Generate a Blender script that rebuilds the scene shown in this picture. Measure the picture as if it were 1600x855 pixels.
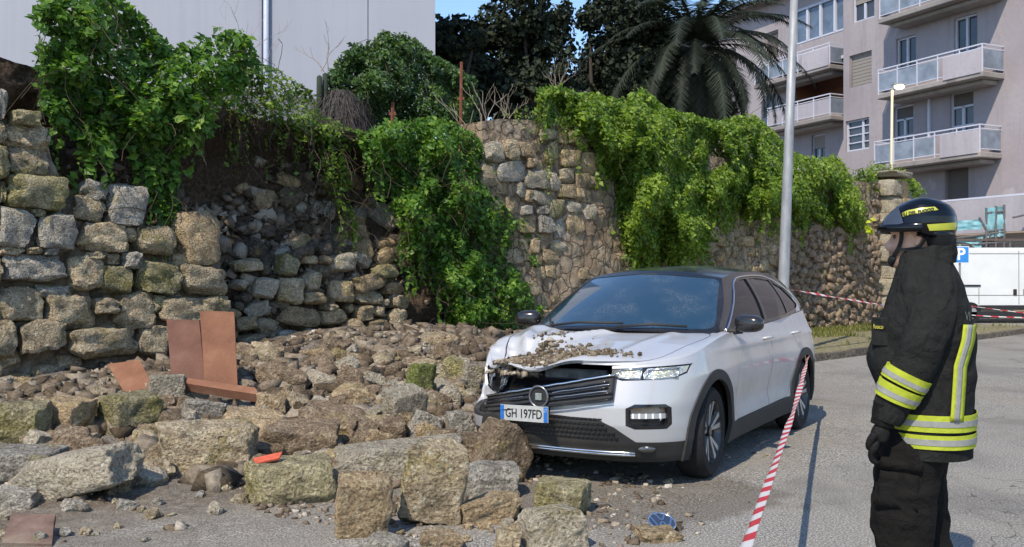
import bpy, bmesh, math, random
import numpy as np
from mathutils import Vector, Matrix, noise as mnoise
C = bpy.context.scene
for o in list(bpy.data.objects): bpy.data.objects.remove(o)
rnd = random.Random(7); rng = np.random.default_rng(7)
PI = math.pi; R = math.radians
# ---------------------------------------------------------------- camera
FPX, HC, PITCH = 1500.0, 1.45, 0.005
cam = bpy.data.cameras.new('camera'); cam_o = bpy.data.objects.new('camera', cam); C.collection.objects.link(cam_o)
cam.sensor_width = 36; cam.lens = 36*FPX/1600; cam.clip_start = 0.05; cam.clip_end = 3000
cam_o.location = (0, 0, HC); cam_o.rotation_euler = (PI/2+PITCH, 0, 0); C.camera = cam_o
# ---------------------------------------------------------------- sky and sun
SUN_AZ = math.atan2(-0.47, -0.88); SUN_EL = R(49)
w = bpy.data.worlds.new('World'); C.world = w; w.use_nodes = True
nt = w.node_tree; nt.nodes.clear()
sky = nt.nodes.new('ShaderNodeTexSky'); sky.sky_type = 'NISHITA'; sky.sun_disc = False
sky.sun_elevation = SUN_EL; sky.sun_rotation = SUN_AZ; sky.air_density = 1.0; sky.dust_density = .25; sky.ozone_density = 4.0; sky.altitude = 300
bg = nt.nodes.new('ShaderNodeBackground'); bg.inputs[1].default_value = 0.15
wo = nt.nodes.new('ShaderNodeOutputWorld'); nt.links.new(sky.outputs[0], bg.inputs[0]); nt.links.new(bg.outputs[0], wo.inputs[0])
sl = bpy.data.lights.new('sun', 'SUN'); sl.energy = 3.3; sl.angle = R(.55); sl.color = (1, .90, .76)
sun = bpy.data.objects.new('sun', sl); C.collection.objects.link(sun)
sdir = Vector((math.sin(SUN_AZ)*math.cos(SUN_EL), math.cos(SUN_AZ)*math.cos(SUN_EL), math.sin(SUN_EL)))
sun.rotation_euler = (-sdir).to_track_quat('-Z', 'Y').to_euler()
C.view_settings.view_transform = 'Standard'; C.view_settings.look = 'None'; C.view_settings.exposure = 0.70; C.view_settings.gamma = 1
C.render.engine = 'CYCLES'
# ---------------------------------------------------------------- pixel rays (photo pixels, 1600 x 855)
def ray(px, py):
    u = (px-800)/FPX; v = (427.5-py)/FPX
    return Vector((u, math.cos(PITCH)-v*math.sin(PITCH), math.sin(PITCH)+v*math.cos(PITCH)))
def at(px, py, Y):
    d = ray(px, py); return Vector((0, 0, HC))+d*(Y/d.y)
def gnd(px, py, z=0.0):
    d = ray(px, py); return Vector((0, 0, HC))+d*((z-HC)/d.z)
WN = Vector((.72, -.694, 0)); WD = Vector((.694, .72, 0)); W0 = Vector((0, 16.9, 0))   # the old wall: point, direction, normal to the road
def wallp(px, py, off=0.0):
    d = ray(px, py); t = ((W0+WN*off)-Vector((0, 0, HC))).dot(WN)/d.dot(WN)
    return Vector((0, 0, HC))+d*t
def w_sz(px, py, off=0.0):
    p = wallp(px, py, off); return (p-W0).dot(WD), p.z
def W(s, z, q=0.0): return W0+WD*s+WN*q+Vector((0, 0, z))
# ---------------------------------------------------------------- objects
def tag(o, label=None, cat=None, group=None, kind=None):
    if label: o['label'] = label
    if cat: o['category'] = cat
    if group: o['group'] = group
    if kind: o['kind'] = kind
    return o
def empty(name, loc=(0, 0, 0), rz=0.0, label=None, cat=None, group=None):
    o = bpy.data.objects.new(name, None); C.collection.objects.link(o); o.empty_display_size = .1
    o.location = loc; o.rotation_euler = (0, 0, rz); return tag(o, label, cat, group)
def link(name, me, parent=None, mats=None, loc=None):
    o = bpy.data.objects.new(name, me); C.collection.objects.link(o)
    if mats is not None and len(me.materials) == 0:
        for m in (mats if isinstance(mats, (list, tuple)) else [mats]): me.materials.append(m)
    if parent is not None: o.parent = parent
    if loc is not None: o.location = loc
    return o
def obj(name, bm, mats=None, parent=None, smooth=False, loc=None, auto=None):
    me = bpy.data.meshes.new(name); bm.normal_update(); bm.to_mesh(me); bm.free()
    if smooth or auto: me.polygons.foreach_set('use_smooth', [True]*len(me.polygons))
    if auto: me.set_sharp_from_angle(angle=R(auto))
    return link(name, me, parent, mats, loc)
def npmesh(name, V, Fc, mats=None, parent=None, smooth=False, colors=None):
    """V (n,3), Fc (m,k) constant face size"""
    me = bpy.data.meshes.new(name); V = np.asarray(V, dtype=np.float32); Fc = np.asarray(Fc, dtype=np.int32); k = Fc.shape[1]
    me.vertices.add(len(V)); me.vertices.foreach_set('co', V.ravel())
    me.loops.add(Fc.size); me.loops.foreach_set('vertex_index', Fc.ravel())
    me.polygons.add(len(Fc)); me.polygons.foreach_set('loop_start', np.arange(0, Fc.size, k, dtype=np.int32))
    me.polygons.foreach_set('loop_total', np.full(len(Fc), k, dtype=np.int32))
    if smooth: me.polygons.foreach_set('use_smooth', np.ones(len(Fc), dtype=bool))
    me.update(calc_edges=True)
    if colors is not None:
        a = me.attributes.new('tone', 'FLOAT', 'POINT'); a.data.foreach_set('value', np.asarray(colors, dtype=np.float32))
    return link(name, me, parent, mats)
def box(bm, c, s, M=None):
    """axis aligned box centre c size s, optionally transformed"""
    x, y, z = s[0]/2, s[1]/2, s[2]/2
    vs = [bm.verts.new(Vector((c[0]+a*x, c[1]+b*y, c[2]+d*z))) for a in (-1, 1) for b in (-1, 1) for d in (-1, 1)]
    if M is not None:
        for v in vs: v.co = M @ v.co
    for f in ((0, 1, 3, 2), (4, 6, 7, 5), (0, 4, 5, 1), (2, 3, 7, 6), (0, 2, 6, 4), (1, 5, 7, 3)): bm.faces.new([vs[i] for i in f])
    return vs
def tube(bm, pts, r, n=8, cap=True, r2=None):
    """tube along points; r scalar or list"""
    pts = [Vector(p) for p in pts]; rs = r if isinstance(r, (list, tuple)) else [r]*len(pts); rings = []
    up = Vector((0, 0, 1)); prev = None
    for i, p in enumerate(pts):
        t = (pts[min(i+1, len(pts)-1)]-pts[max(i-1, 0)]).normalized()
        a = (prev - t*prev.dot(t)) if prev is not None else t.cross(up if abs(t.z) < .9 else Vector((1, 0, 0)))
        if a.length < 1e-6: a = t.orthogonal()
        a.normalize(); b = t.cross(a); prev = a
        rings.append([bm.verts.new(p+a*rs[i]*math.cos(2*PI*k/n)+b*rs[i]*math.sin(2*PI*k/n)) for k in range(n)])
    for i in range(len(rings)-1):
        for k in range(n): bm.faces.new((rings[i][k], rings[i][(k+1) % n], rings[i+1][(k+1) % n], rings[i+1][k]))
    if cap:
        bm.faces.new(rings[0][::-1]); bm.faces.new(rings[-1])
    return rings
def loft(bm, rings, cap=True, closed=True):
    vr = [[bm.verts.new(Vector(p)) for p in r] for r in rings]; n = len(vr[0])
    for i in range(len(vr)-1):
        for k in range(n if closed else n-1): bm.faces.new((vr[i][k], vr[i][(k+1) % n], vr[i+1][(k+1) % n], vr[i+1][k]))
    if cap: bm.faces.new(vr[0][::-1]); bm.faces.new(vr[-1])
    return vr
# ---------------------------------------------------------------- vector noise
def _h(ix, iy, iz, seed):
    n = (ix.astype(np.int64)*374761393+iy.astype(np.int64)*668265263+iz.astype(np.int64)*2147483647+seed*974711) & 0xffffffff
    n = ((n ^ (n >> 13))*1274126177) & 0xffffffff; n = (n ^ (n >> 16)) & 0xffffffff
    return n/4294967295.0
def vnoise(P, seed=0):
    P = np.asarray(P, float); I = np.floor(P); f = P-I; f = f*f*(3-2*f); I = I.astype(np.int64); r = 0
    for a in (0, 1):
        for b in (0, 1):
            for c in (0, 1):
                wgt = (f[:, 0] if a else 1-f[:, 0])*(f[:, 1] if b else 1-f[:, 1])*(f[:, 2] if c else 1-f[:, 2])
                r = r+wgt*_h(I[:, 0]+a, I[:, 1]+b, I[:, 2]+c, seed)
    return r*2-1
def fbm(P, sc=1.0, octv=4, seed=0, gain=.5):
    P = np.asarray(P, float)*sc; a = 1.0; r = np.zeros(len(P)); t = 0
    for o in range(octv):
        r += a*vnoise(P, seed+o*17); t += a; a *= gain; P = P*2.03+11.3
    return r/t
# ---------------------------------------------------------------- materials
class NM:
    def __init__(s, name, rough=.8, spec=.4):
        s.m = bpy.data.materials.new(name); s.m.use_nodes = True; s.nt = s.m.node_tree; s.b = s.nt.nodes['Principled BSDF']
        s.b.inputs['Roughness'].default_value = rough; s.b.inputs['Specular IOR Level'].default_value = spec
    def n(s, t, **k):
        x = s.nt.nodes.new(t)
        for a, v in k.items(): setattr(x, a, v)
        return x
    def l(s, a, b): s.nt.links.new(a, b)
    def pos(s, scale=(1, 1, 1), obj=False):
        g = s.n('ShaderNodeTexCoord').outputs['Object'] if obj else s.n('ShaderNodeNewGeometry').outputs['Position']
        if scale == (1, 1, 1): return g
        m = s.n('ShaderNodeMapping'); m.inputs['Scale'].default_value = scale; s.l(g, m.inputs[0]); return m.outputs[0]
    def noise(s, sc, det=4, rg=.55, vec=None, dist=0):
        x = s.n('ShaderNodeTexNoise'); x.inputs['Scale'].default_value = sc; x.inputs['Detail'].default_value = det; x.inputs['Roughness'].default_value = rg
        x.inputs['Distortion'].default_value = dist; s.l(vec if vec is not None else s.pos(), x.inputs['Vector']); return x.outputs['Fac']
    def vor(s, sc, vec=None, feat='F1', out='Distance'):
        x = s.n('ShaderNodeTexVoronoi', feature=feat); x.inputs['Scale'].default_value = sc; s.l(vec if vec is not None else s.pos(), x.inputs['Vector']); return x.outputs[out]
    def ramp(s, fac, stops, interp='LINEAR'):
        x = s.n('ShaderNodeValToRGB'); x.color_ramp.interpolation = interp; e = x.color_ramp.elements
        while len(e) < len(stops): e.new(.5)
        for i, (p, c) in enumerate(stops):
            e[i].position = p; e[i].color = (c, c, c, 1) if isinstance(c, (int, float)) else (*c, 1)
        s.l(fac, x.inputs[0]); return x.outputs[0]
    def mix(s, fac, a, b, mode='MIX'):
        x = s.n('ShaderNodeMix', data_type='RGBA', blend_type=mode)
        for v, i in ((fac, 0), (a, 6), (b, 7)):
            if isinstance(v, (int, float)) and i == 0: x.inputs[0].default_value = v
            elif isinstance(v, (tuple, list)): x.inputs[i].default_value = (*v, 1)
            elif isinstance(v, (int, float)): x.inputs[i].default_value = (v, v, v, 1)
            else: s.l(v, x.inputs[i])
        return x.outputs[2]
    def math(s, op, a, b=None):
        x = s.n('ShaderNodeMath', operation=op)
        for v, i in ((a, 0), (b, 1)):
            if v is None: continue
            if isinstance(v, (int, float)): x.inputs[i].default_value = v
            else: s.l(v, x.inputs[i])
        return x.outputs[0]
    def rand(s): return s.n('ShaderNodeObjectInfo').outputs['Random']
    def col(s, c):
        if isinstance(c, (tuple, list)): s.b.inputs['Base Color'].default_value = (*c, 1)
        else: s.l(c, s.b.inputs['Base Color'])
        return s
    def rough(s, r): s.l(r, s.b.inputs['Roughness']); return s
    def bump(s, h, dist=.01, strength=1.0):
        x = s.n('ShaderNodeBump'); x.inputs['Strength'].default_value = strength; x.inputs['Distance'].default_value = dist
        s.l(h, x.inputs['Height']); s.l(x.outputs[0], s.b.inputs['Normal']); return s
def plain(name, c, rough=.6, spec=.4, metal=0.0, var=.12, sc=30, bump=0.0, coat=0.0):
    s = NM(name, rough, spec); s.b.inputs['Metallic'].default_value = metal; s.b.inputs['Coat Weight'].default_value = coat
    n = s.noise(sc, 4, vec=s.pos(obj=True)); d = tuple(v*(1-var) for v in c); u = tuple(min(1, v*(1+var)) for v in c)
    s.col(s.ramp(n, [(.3, d), (.7, u)]))
    if bump: s.bump(n, bump)
    return s.m
def stone_mat(name, lo, mid, hi, lich=(.36, .30, .12), lamt=.5, dark=.5, seed=0.0):
    s = NM(name, .92, .15); p = s.pos()
    big = s.noise(2.3+seed, 4, .6, p); med = s.noise(11, 9, .7, p); fine = s.noise(55, 4, .7, p)
    c = s.ramp(med, [(.28, lo), (.5, mid), (.72, hi)])
    c = s.mix(s.ramp(big, [(.62-lamt*.25, 0.0), (.72-lamt*.2, .75)]), c, s.ramp(fine, [(.3, tuple(v*.6 for v in lich)), (.7, lich)]))
    c = s.mix(s.ramp(s.noise(5.1, 6, .7, p), [(.36, dark), (.5, 0.0)]), c, (.05, .045, .04))          # weathered patches
    c = s.mix(s.ramp(fine, [(.34, .8), (.5, 0.0)]), c, (.07, .058, .045))
    c = s.mix(s.ramp(s.noise(24, 6, .75, p), [(.53, 0.0), (.66, .75)]), c, tuple(min(.68, v*1.35) for v in hi))
    c = s.mix(1.0, c, s.ramp(s.rand(), [(0, (1.0, .97, .9)), (1, (1.5, 1.43, 1.3))]), 'MULTIPLY')
    s.col(c)
    v = s.vor(38, s.pos(), 'F1')
    h = s.math('ADD', s.math('MULTIPLY', med, 1.6), s.math('ADD', s.math('MULTIPLY', fine, .8), s.math('MULTIPLY', v, .45)))
    s.bump(h, .06, 1.0); return s.m
M = {}
M['stone'] = stone_mat('limestone', (.18, .14, .095), (.42, .345, .24), (.62, .54, .41), lamt=.3)
M['stone_warm'] = stone_mat('warm limestone', (.21, .15, .095), (.42, .32, .205), (.56, .455, .32), lamt=.25, seed=.7)
M['stone_grey'] = stone_mat('grey limestone', (.17, .16, .145), (.38, .36, .325), (.56, .53, .475), lamt=.12, seed=1.1)
M['stone_moss'] = stone_mat('mossy limestone', (.16, .15, .09), (.33, .30, .19), (.46, .42, .3), (.27, .25, .075), lamt=.62, seed=.3)
M['stone_dark'] = stone_mat('sooty stone', (.035, .03, .025), (.10, .085, .07), (.24, .2, .16), lamt=.1, dark=.7, seed=.5)
M['stone_pale'] = stone_mat('pale cut stone', (.27, .24, .2), (.42, .38, .31), (.55, .5, .42), lamt=.18, dark=.3, seed=.9)
# rock meshes: chiselled or rounded boulders, shared between alike stones
def rock_mesh(name, seed, n=6, k=5.0, rough=.07, cuts=5, cutd=.82, mats=None, nsc=1.6):
    r = np.random.default_rng(seed); g = np.linspace(-1, 1, n+1); V = []; idx = {}; Fc = []
    def vid(p):
        key = tuple(np.round(p, 5))
        if key not in idx: idx[key] = len(V); V.append(p)
        return idx[key]
    for ax in range(3):
        for sg in (-1, 1):
            for i in range(n):
                for j in range(n):
                    q = []
                    for (a, b) in ((i, j), (i+1, j), (i+1, j+1), (i, j+1)):
                        p = np.zeros(3); p[ax] = sg; p[(ax+1) % 3] = g[a]; p[(ax+2) % 3] = g[b]; q.append(vid(p))
                    Fc.append(q if sg > 0 else q[::-1])
    V = np.array(V); nn = (np.abs(V)**k).sum(1)**(1/k); V = V/nn[:, None]
    for _ in range(cuts):
        d = r.normal(size=3); d /= np.linalg.norm(d); ext = np.abs(d).sum()*cutd*r.uniform(.82, 1.0)
        over = np.maximum(0, V@d-ext); V -= over[:, None]*d
    V = V*(1+fbm(V+seed*3.1, nsc, 3, seed)[:, None]*rough*2)
    D = np.stack([fbm(V+seed*1.7+9*i, nsc*2.4, 5, seed+i, .62) for i in range(3)], 1); V = V+D*rough*.7
    V = V/np.abs(V).max(0)*1.0
    me = bpy.data.meshes.new(name); me.from_pydata(V.tolist(), [], Fc); me.polygons.foreach_set('use_smooth', [True]*len(Fc)); me.update()
    me.set_sharp_from_angle(angle=R(30))
    if mats:
        me.materials.append(mats)
    return me
def with_mat(me, m):
    c = me.copy(); c.materials.clear(); c.materials.append(m); return c
# ================================================================ SETTING: ground, road, verge, kerb, rubble soil, bank
def smooth(a, b, x): t = np.clip((x-a)/(b-a), 0, 1); return t*t*(3-2*t)
def sq(X, Y):
    dx, dy = X, Y-16.9; return dx*WD.x+dy*WD.y, dx*WN.x+dy*WN.y
def H(X, Y, fine=True):
    """height of the rubble soil over the road"""
    X = np.atleast_1d(np.asarray(X, float)); Y = np.atleast_1d(np.asarray(Y, float)); s, q = sq(X, Y)
    edge = 7.3+1.0*fbm(np.stack([s*.5, q*0, q*0], 1), 1, 2, 5)
    fade = smooth(edge, edge-3.2, q)*smooth(2.6, .2, s+q*.28)
    mound = .40*np.exp(-((s+3.2)/2.6)**2)*smooth(5, .8, q)
    base = .10+.20*smooth(5.5, .5, q)
    h = fade*(base+mound)
    if fine:
        P = np.stack([X, Y, np.zeros_like(X)], 1); h = h+fade*(.07*fbm(P, 1.9, 4, 3)+.022*fbm(P, 9, 3, 8))
        h = h+smooth(8.3, 7.2, q)*smooth(3, 1, s+q*.3)*(.008*(fbm(P, 6, 3, 4)+.6))
    return h
def hit(px, py, lift=0.0):
    z = 0.0
    for _ in range(12):
        p = gnd(px, py, z+lift); z = float(H(p.x, p.y)[0])*.6+z*.4
    p = gnd(px, py, z+lift); p.z = z; return p
def asphalt_col(s, p):
    g1 = s.noise(75, 3, .8, p); g2 = s.noise(1.1, 6, .6, p); g3 = s.vor(95, p)
    c = s.ramp(g1, [(.34, (.05, .048, .045)), (.5, (.20, .19, .17)), (.62, (.50, .475, .42))])
    c = s.mix(s.ramp(g2, [(.4, 0.0), (.66, .45)]), c, (.27, .245, .20))
    c = s.mix(s.ramp(s.noise(.5, 5, .6, p), [(.52, 0.0), (.62, .35)]), c, (.10, .095, .085))
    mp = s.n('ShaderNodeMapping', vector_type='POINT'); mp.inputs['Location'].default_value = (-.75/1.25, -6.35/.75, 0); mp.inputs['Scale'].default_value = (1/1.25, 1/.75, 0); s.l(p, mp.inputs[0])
    ln = s.n('ShaderNodeVectorMath', operation='LENGTH'); s.l(mp.outputs[0], ln.inputs[0]); dark_patch = s.ramp(s.math('ADD', ln.outputs['Value'], s.math('MULTIPLY', s.math('SUBTRACT', s.noise(2.2, 5, .65, p), .5), 1.6)), [(.75, .62), (1.0, 0.0)])
    c = s.mix(dark_patch, c, s.ramp(g1, [(.34, (.025, .02, .015)), (.62, (.16, .13, .095))]))  # dark brown patch with a noisy edge in front of the car
    return c, g1, g3
# road
s = NM('asphalt', .88, .3); p = s.pos()
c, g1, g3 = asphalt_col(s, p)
cr = s.vor(1.3, s.n('ShaderNodeVectorMath', operation='ADD').outputs[0], 'DISTANCE_TO_EDGE')
vm = cr.node.inputs['Vector'].links[0].from_node; nz = s.n('ShaderNodeTexNoise'); nz.inputs['Scale'].default_value = 3; s.l(p, nz.inputs['Vector'])
s.l(p, vm.inputs[0]); s.l(nz.outputs['Color'], vm.inputs[1])
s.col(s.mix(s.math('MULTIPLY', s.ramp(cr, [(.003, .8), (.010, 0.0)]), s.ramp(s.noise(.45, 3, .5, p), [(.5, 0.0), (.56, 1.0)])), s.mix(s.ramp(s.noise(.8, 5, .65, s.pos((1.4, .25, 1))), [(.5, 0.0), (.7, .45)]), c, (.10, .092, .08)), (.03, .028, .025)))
s.bump(s.math('ADD', s.math('MULTIPLY', g1, .6), s.math('MULTIPLY', g3, .8)), .006); M['asphalt'] = s.m
xs = np.concatenate([[-1500, -400, -120, -40], np.linspace(-14, 30, 12), [60, 150, 500, 1500]]); ys = np.concatenate([[-400, -60, -10], np.linspace(0, 40, 9), [70, 150, 500, 2000]])
V = [(x, y, 0) for y in ys for x in xs]; nx = len(xs)
Fc = [(j*nx+i, j*nx+i+1, (j+1)*nx+i+1, (j+1)*nx+i) for j in range(len(ys)-1) for i in range(nx-1)]
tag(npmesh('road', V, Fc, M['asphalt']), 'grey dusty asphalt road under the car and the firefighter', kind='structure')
# flat ragged patch lying on the ground
def blob_sheet(name, cx, cy, rx, ry, z, rot, mat, seed, n=64, label=None):
    V = [(cx, cy, z)]; 
    for k in range(n):
        a = 2*PI*k/n; r = 1+.22*math.sin(3*a+seed)+.12*math.sin(7*a+seed*2)+.06*math.sin(17*a+seed)
        x, y = rx*r*math.cos(a), ry*r*math.sin(a); V.append((cx+x*math.cos(rot)-y*math.sin(rot), cy+x*math.sin(rot)+y*math.cos(rot), z))
    Fc = [(0, k+1, (k+1) % n+1) for k in range(n)]
    return tag(npmesh(name, V, Fc, mat), label, kind='structure')
s = NM('damp asphalt', .5, .5); g = s.noise(120, 3, .7)
s.col(s.ramp(g, [(.3, (.035, .03, .025)), (.6, (.10, .09, .075)), (.75, (.2, .18, .15))])); s.bump(g, .004); M['darkened'] = s.m
# rubble soil heightfield
s = NM('rubble soil', .97, .1); p = s.pos(); a = s.noise(1.7, 5, .6, p); b = s.noise(14, 8, .72, p); f = s.noise(70, 4, .7, p)
c = s.ramp(b, [(.3, (.055, .04, .028)), (.5, (.16, .125, .09)), (.7, (.33, .28, .21))])
c = s.mix(s.ramp(a, [(.42, 0.0), (.6, .8)]), c, s.ramp(f, [(.3, (.12, .11, .095)), (.62, (.40, .365, .31))]))
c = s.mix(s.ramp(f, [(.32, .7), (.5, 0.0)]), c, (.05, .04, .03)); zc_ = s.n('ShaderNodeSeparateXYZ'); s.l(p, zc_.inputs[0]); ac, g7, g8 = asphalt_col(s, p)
thin = s.math('ADD', zc_.outputs['Z'], s.math('MULTIPLY', s.math('SUBTRACT', a, .5), .12))
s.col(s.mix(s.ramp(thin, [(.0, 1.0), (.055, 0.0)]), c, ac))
thk = s.ramp(thin, [(.0, 0.0), (.11, 1.0)]); s.bump(s.math('ADD', s.math('MULTIPLY', s.math('ADD', s.math('MULTIPLY', b, 1.3), f), s.math('MULTIPLY', thk, 1.0)), s.math('MULTIPLY', s.math('ADD', s.math('MULTIPLY', g7, .6), s.math('MULTIPLY', g8, .8)), .2)), .03); M['soil'] = s.m
nS, nQ = 300, 200
S, Q = np.meshgrid(np.linspace(-12.5, 2.8, nS), np.linspace(-.3, 9.6, nQ), indexing='ij'); S = S.ravel(); Q = Q.ravel()
X = W0.x+S*WD.x+Q*WN.x; Y = W0.y+S*WD.y+Q*WN.y; Z = H(X, Y)+.004
th = fbm(np.stack([X, Y, X*0], 1), .9, 3, 21)
Z = np.where(Q > 8.2, Z-.010*smooth(8.2, 8.6, Q), Z)
Fc = []
I = np.arange((nS-1)*(nQ-1)); i = I//(nQ-1); j = I % (nQ-1); Fc = np.stack([i*nQ+j, i*nQ+j+1, (i+1)*nQ+j+1, (i+1)*nQ+j], 1)
ql = Q.reshape(nS, nQ); keep = (ql[i, j] < 8.6)
soil = npmesh('rubble_soil', np.stack([X, Y, Z], 1), Fc[keep][:, ::-1], M['soil'], smooth=True)
tag(soil, 'heap of brown earth, mortar and dust spilled from the collapsed wall', kind='structure')
# gravel and crumbs, nobody could count them
def scatter(name, pts, rmin, rmax, mats, label, seed, flat=.7, power=3.2):
    r = np.random.default_rng(seed); n = len(pts)
    base = np.array([(x, y, z) for x in (-.72, .72) for y in (-.72, .72) for z in (-.72, .72)], float)
    fac = np.array([(0, 1, 3), (0, 3, 2), (4, 6, 7), (4, 7, 5), (0, 4, 5), (0, 5, 1), (2, 3, 7), (2, 7, 6), (0, 2, 6), (0, 6, 4), (1, 5, 7), (1, 7, 3)])
    V = base[None]*(1+r.normal(size=(n, 8, 1))*.22)+r.normal(size=(n, 8, 3))*.22
    sz = rmin+(rmax-rmin)*r.random(n)**power; V = V*np.stack([sz*r.uniform(.7, 1.4, n), sz*r.uniform(.7, 1.2, n), sz*flat*r.uniform(.6, 1.1, n)], 1)[:, None]
    a = r.random(n)*2*PI; ca, sa = np.cos(a)[:, None], np.sin(a)[:, None]; t = r.normal(size=n)[:, None]*.8
    x, y, z = V[..., 0], V[..., 1], V[..., 2]; y, z = y*np.cos(t)-z*np.sin(t), y*np.sin(t)+z*np.cos(t)
    V = np.stack([x*ca-y*sa, x*sa+y*ca, z], -1)+np.asarray(pts)[:, None]; V[..., 2] += (sz*flat*.35)[:, None]
    Fc = (fac[None]+(np.arange(n)*8)[:, None, None]).reshape(-1, 3)
    return tag(npmesh(name, V.reshape(-1, 3), Fc, mats, colors=np.repeat(r.random(n), 8)), label, kind='stuff')
s = NM('crumbs', .95, .15); at_ = s.n('ShaderNodeAttribute', attribute_name='tone').outputs['Fac']; f = s.noise(60, 4)
c = s.ramp(at_, [(0, (.09, .065, .045)), (.45, (.20, .155, .11)), (.82, (.33, .275, .205)), (1, (.55, .50, .42))]); s.col(s.mix(1.0, c, s.ramp(f, [(.3, .6), (.65, 1.1)]), 'MULTIPLY')); s.bump(f, .01); M['crumbs'] = s.m
def sc_pts(n, s0, s1, q0, q1, seed, dens=None):
    r = np.random.default_rng(seed); S = r.uniform(s0, s1, n); Q = r.uniform(q0, q1, n)
    X = W0.x+S*WD.x+Q*WN.x; Y = W0.y+S*WD.y+Q*WN.y; h = H(X, Y)
    if dens is not None: k = r.random(n) < dens(S, Q, X, Y, h); S, Q, X, Y, h = S[k], Q[k], X[k], Y[k], h[k]
    return np.stack([X, Y, h], 1)
clump = lambda S, Q, X, Y, h: smooth(-.25, .35, fbm(np.stack([X, Y, X*0], 1), 1.4, 3, 31))*.9*(h > .03)*(X < .9)
scatter('rubble_crumbs', sc_pts(34000, -11, 1.5, 0, 8.2, 1, clump), .006, .055, M['crumbs'], 'crumbled mortar and stone chips between the fallen blocks', 1)
near = lambda S, Q, X, Y, h: (X < 1.0)*smooth(9.2, 7.0, Q)*smooth(-.35, .45, fbm(np.stack([X, Y, X*0], 1), 2.2, 3, 33))
scatter('road_grit', sc_pts(30000, -9, -.4, 5.2, 9.4, 2, near), .004, .034, M['crumbs'], 'grit and small chips strewn over the edge of the road', 2)
r = np.random.default_rng(5); n = 420; PX = r.uniform(880, 1290, n); PY = r.uniform(690, 850, n); P = np.array([tuple(gnd(a, b)) for a, b in zip(PX, PY)])
k = r.random(n) < smooth(1300, 900, PX); scatter('road_chips', P[k], .005, .032, M['crumbs'], 'small pale stone chips scattered on the road by the car', 6, power=4)
# pavement verge with grass in front of the right wall
s = NM('verge soil', .97, .1); p = s.pos(); b = s.noise(9, 7, .7, p); c = s.ramp(b, [(.3, (.08, .075, .04)), (.5, (.19, .17, .10)), (.7, (.33, .29, .2))]); s.col(c); s.bump(b, .02); M['verge'] = s.m
def strip(name, s0, s1, q0, q1, z, nS, nQ, mat, amp, label):
    S, Q = np.meshgrid(np.linspace(s0, s1, nS), np.linspace(q0, q1, nQ), indexing='ij'); S = S.ravel(); Q = Q.ravel()
    X = W0.x+S*WD.x+Q*WN.x; Y = W0.y+S*WD.y+Q*WN.y; Z = z+amp*fbm(np.stack([X, Y, X*0], 1), 3, 4, 9)
    I = np.arange((nS-1)*(nQ-1)); i = I//(nQ-1); j = I % (nQ-1)
    return tag(npmesh(name, np.stack([X, Y, Z], 1), np.stack([i*nQ+j, (i+1)*nQ+j, (i+1)*nQ+j+1, i*nQ+j+1], 1)[:, ::-1], mat, smooth=True), label, kind='structure')
strip('verge', 1.0, 17.5, -.2, 3.80, .11, 110, 30, M['verge'], .02, 'strip of thin grass and dust along the foot of the old wall')
# kerb stones
kerb = empty('kerb', W(0, 0, 0)); tag(kerb, 'low worn kerb of grey stones edging the grass verge', kind='structure')
kmat = stone_mat('kerb stone', (.07, .06, .05), (.17, .15, .13), (.33, .30, .26), lamt=0.0); ang = math.atan2(WD.y, WD.x)
kms = []
for v in range(4):
    bm = bmesh.new(); box(bm, (0, 0, 0), (.98, .16, .17)); bmesh.ops.bevel(bm, geom=bm.edges[:], offset=.015, segments=2, affect='EDGES')
    me = bpy.data.meshes.new('kerbstone'); bm.to_mesh(me); bm.free(); kms.append(me)
for k in range(16):
    o = link('kerbstone', kms[k % 4], kerb, kmat); o.location = Vector(WD*(1.5+k*1.0)+WN*(3.88+rnd.uniform(-.012, .012)))+Vector((0, 0, .04+rnd.uniform(-.01, .01))); o.rotation_euler = (0, rnd.uniform(-.01, .01), ang)
# grass tufts as stuff
def blades(name, P, hmin, hmax, wid, mat, seed, label, parent=None, droop=.5):
    r = np.random.default_rng(seed); n = len(P); h = r.uniform(hmin, hmax, n); a = r.random(n)*2*PI; d = np.stack([np.cos(a), np.sin(a), a*0], 1); sd = np.stack([-np.sin(a), np.cos(a), a*0], 1)
    ln = r.uniform(.1, droop, n)[:, None]; b = P; m = b+np.array([0, 0, 1])*h[:, None]*.6+d*h[:, None]*ln*.4; t = b+np.array([0, 0, 1])*h[:, None]*(1-ln*.3)+d*h[:, None]*ln
    V = np.stack([b-sd*wid, b+sd*wid, m-sd*wid*.7, m+sd*wid*.7, t], 1).reshape(-1, 3); i = (np.arange(n)*5)[:, None]
    F = np.concatenate([i+[[0, 1, 3]], i+[[0, 3, 2]], i+[[2, 3, 4]]])
    return tag(npmesh(name, V, F, mat, parent=parent, colors=np.repeat(r.random(n), 5)), label, kind='stuff')
def leafmat(name, c0, c1, c2, trans=.35, rough=.45):
    s = NM(name, rough, .35); t = s.n('ShaderNodeAttribute', attribute_name='tone').outputs['Fac']
    c = s.ramp(t, [(0, c0), (.5, c1), (1, c2)]); f = s.noise(30, 2); c = s.mix(1.0, c, s.ramp(f, [(.3, .75), (.7, 1.15)]), 'MULTIPLY'); s.col(c)
    tr = s.n('ShaderNodeBsdfTranslucent'); s.l(s.mix(1.0, c, (1.25, 1.3, .55), 'MULTIPLY'), tr.inputs[0]); mx = s.n('ShaderNodeMixShader'); mx.inputs[0].default_value = trans
    s.l(s.b.outputs[0], mx.inputs[1]); s.l(tr.outputs[0], mx.inputs[2]); s.l(mx.outputs[0], s.nt.nodes['Material Output'].inputs[0]); return s.m
M['grass'] = leafmat('verge grass', (.08, .10, .02), (.17, .18, .04), (.27, .25, .08))
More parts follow.
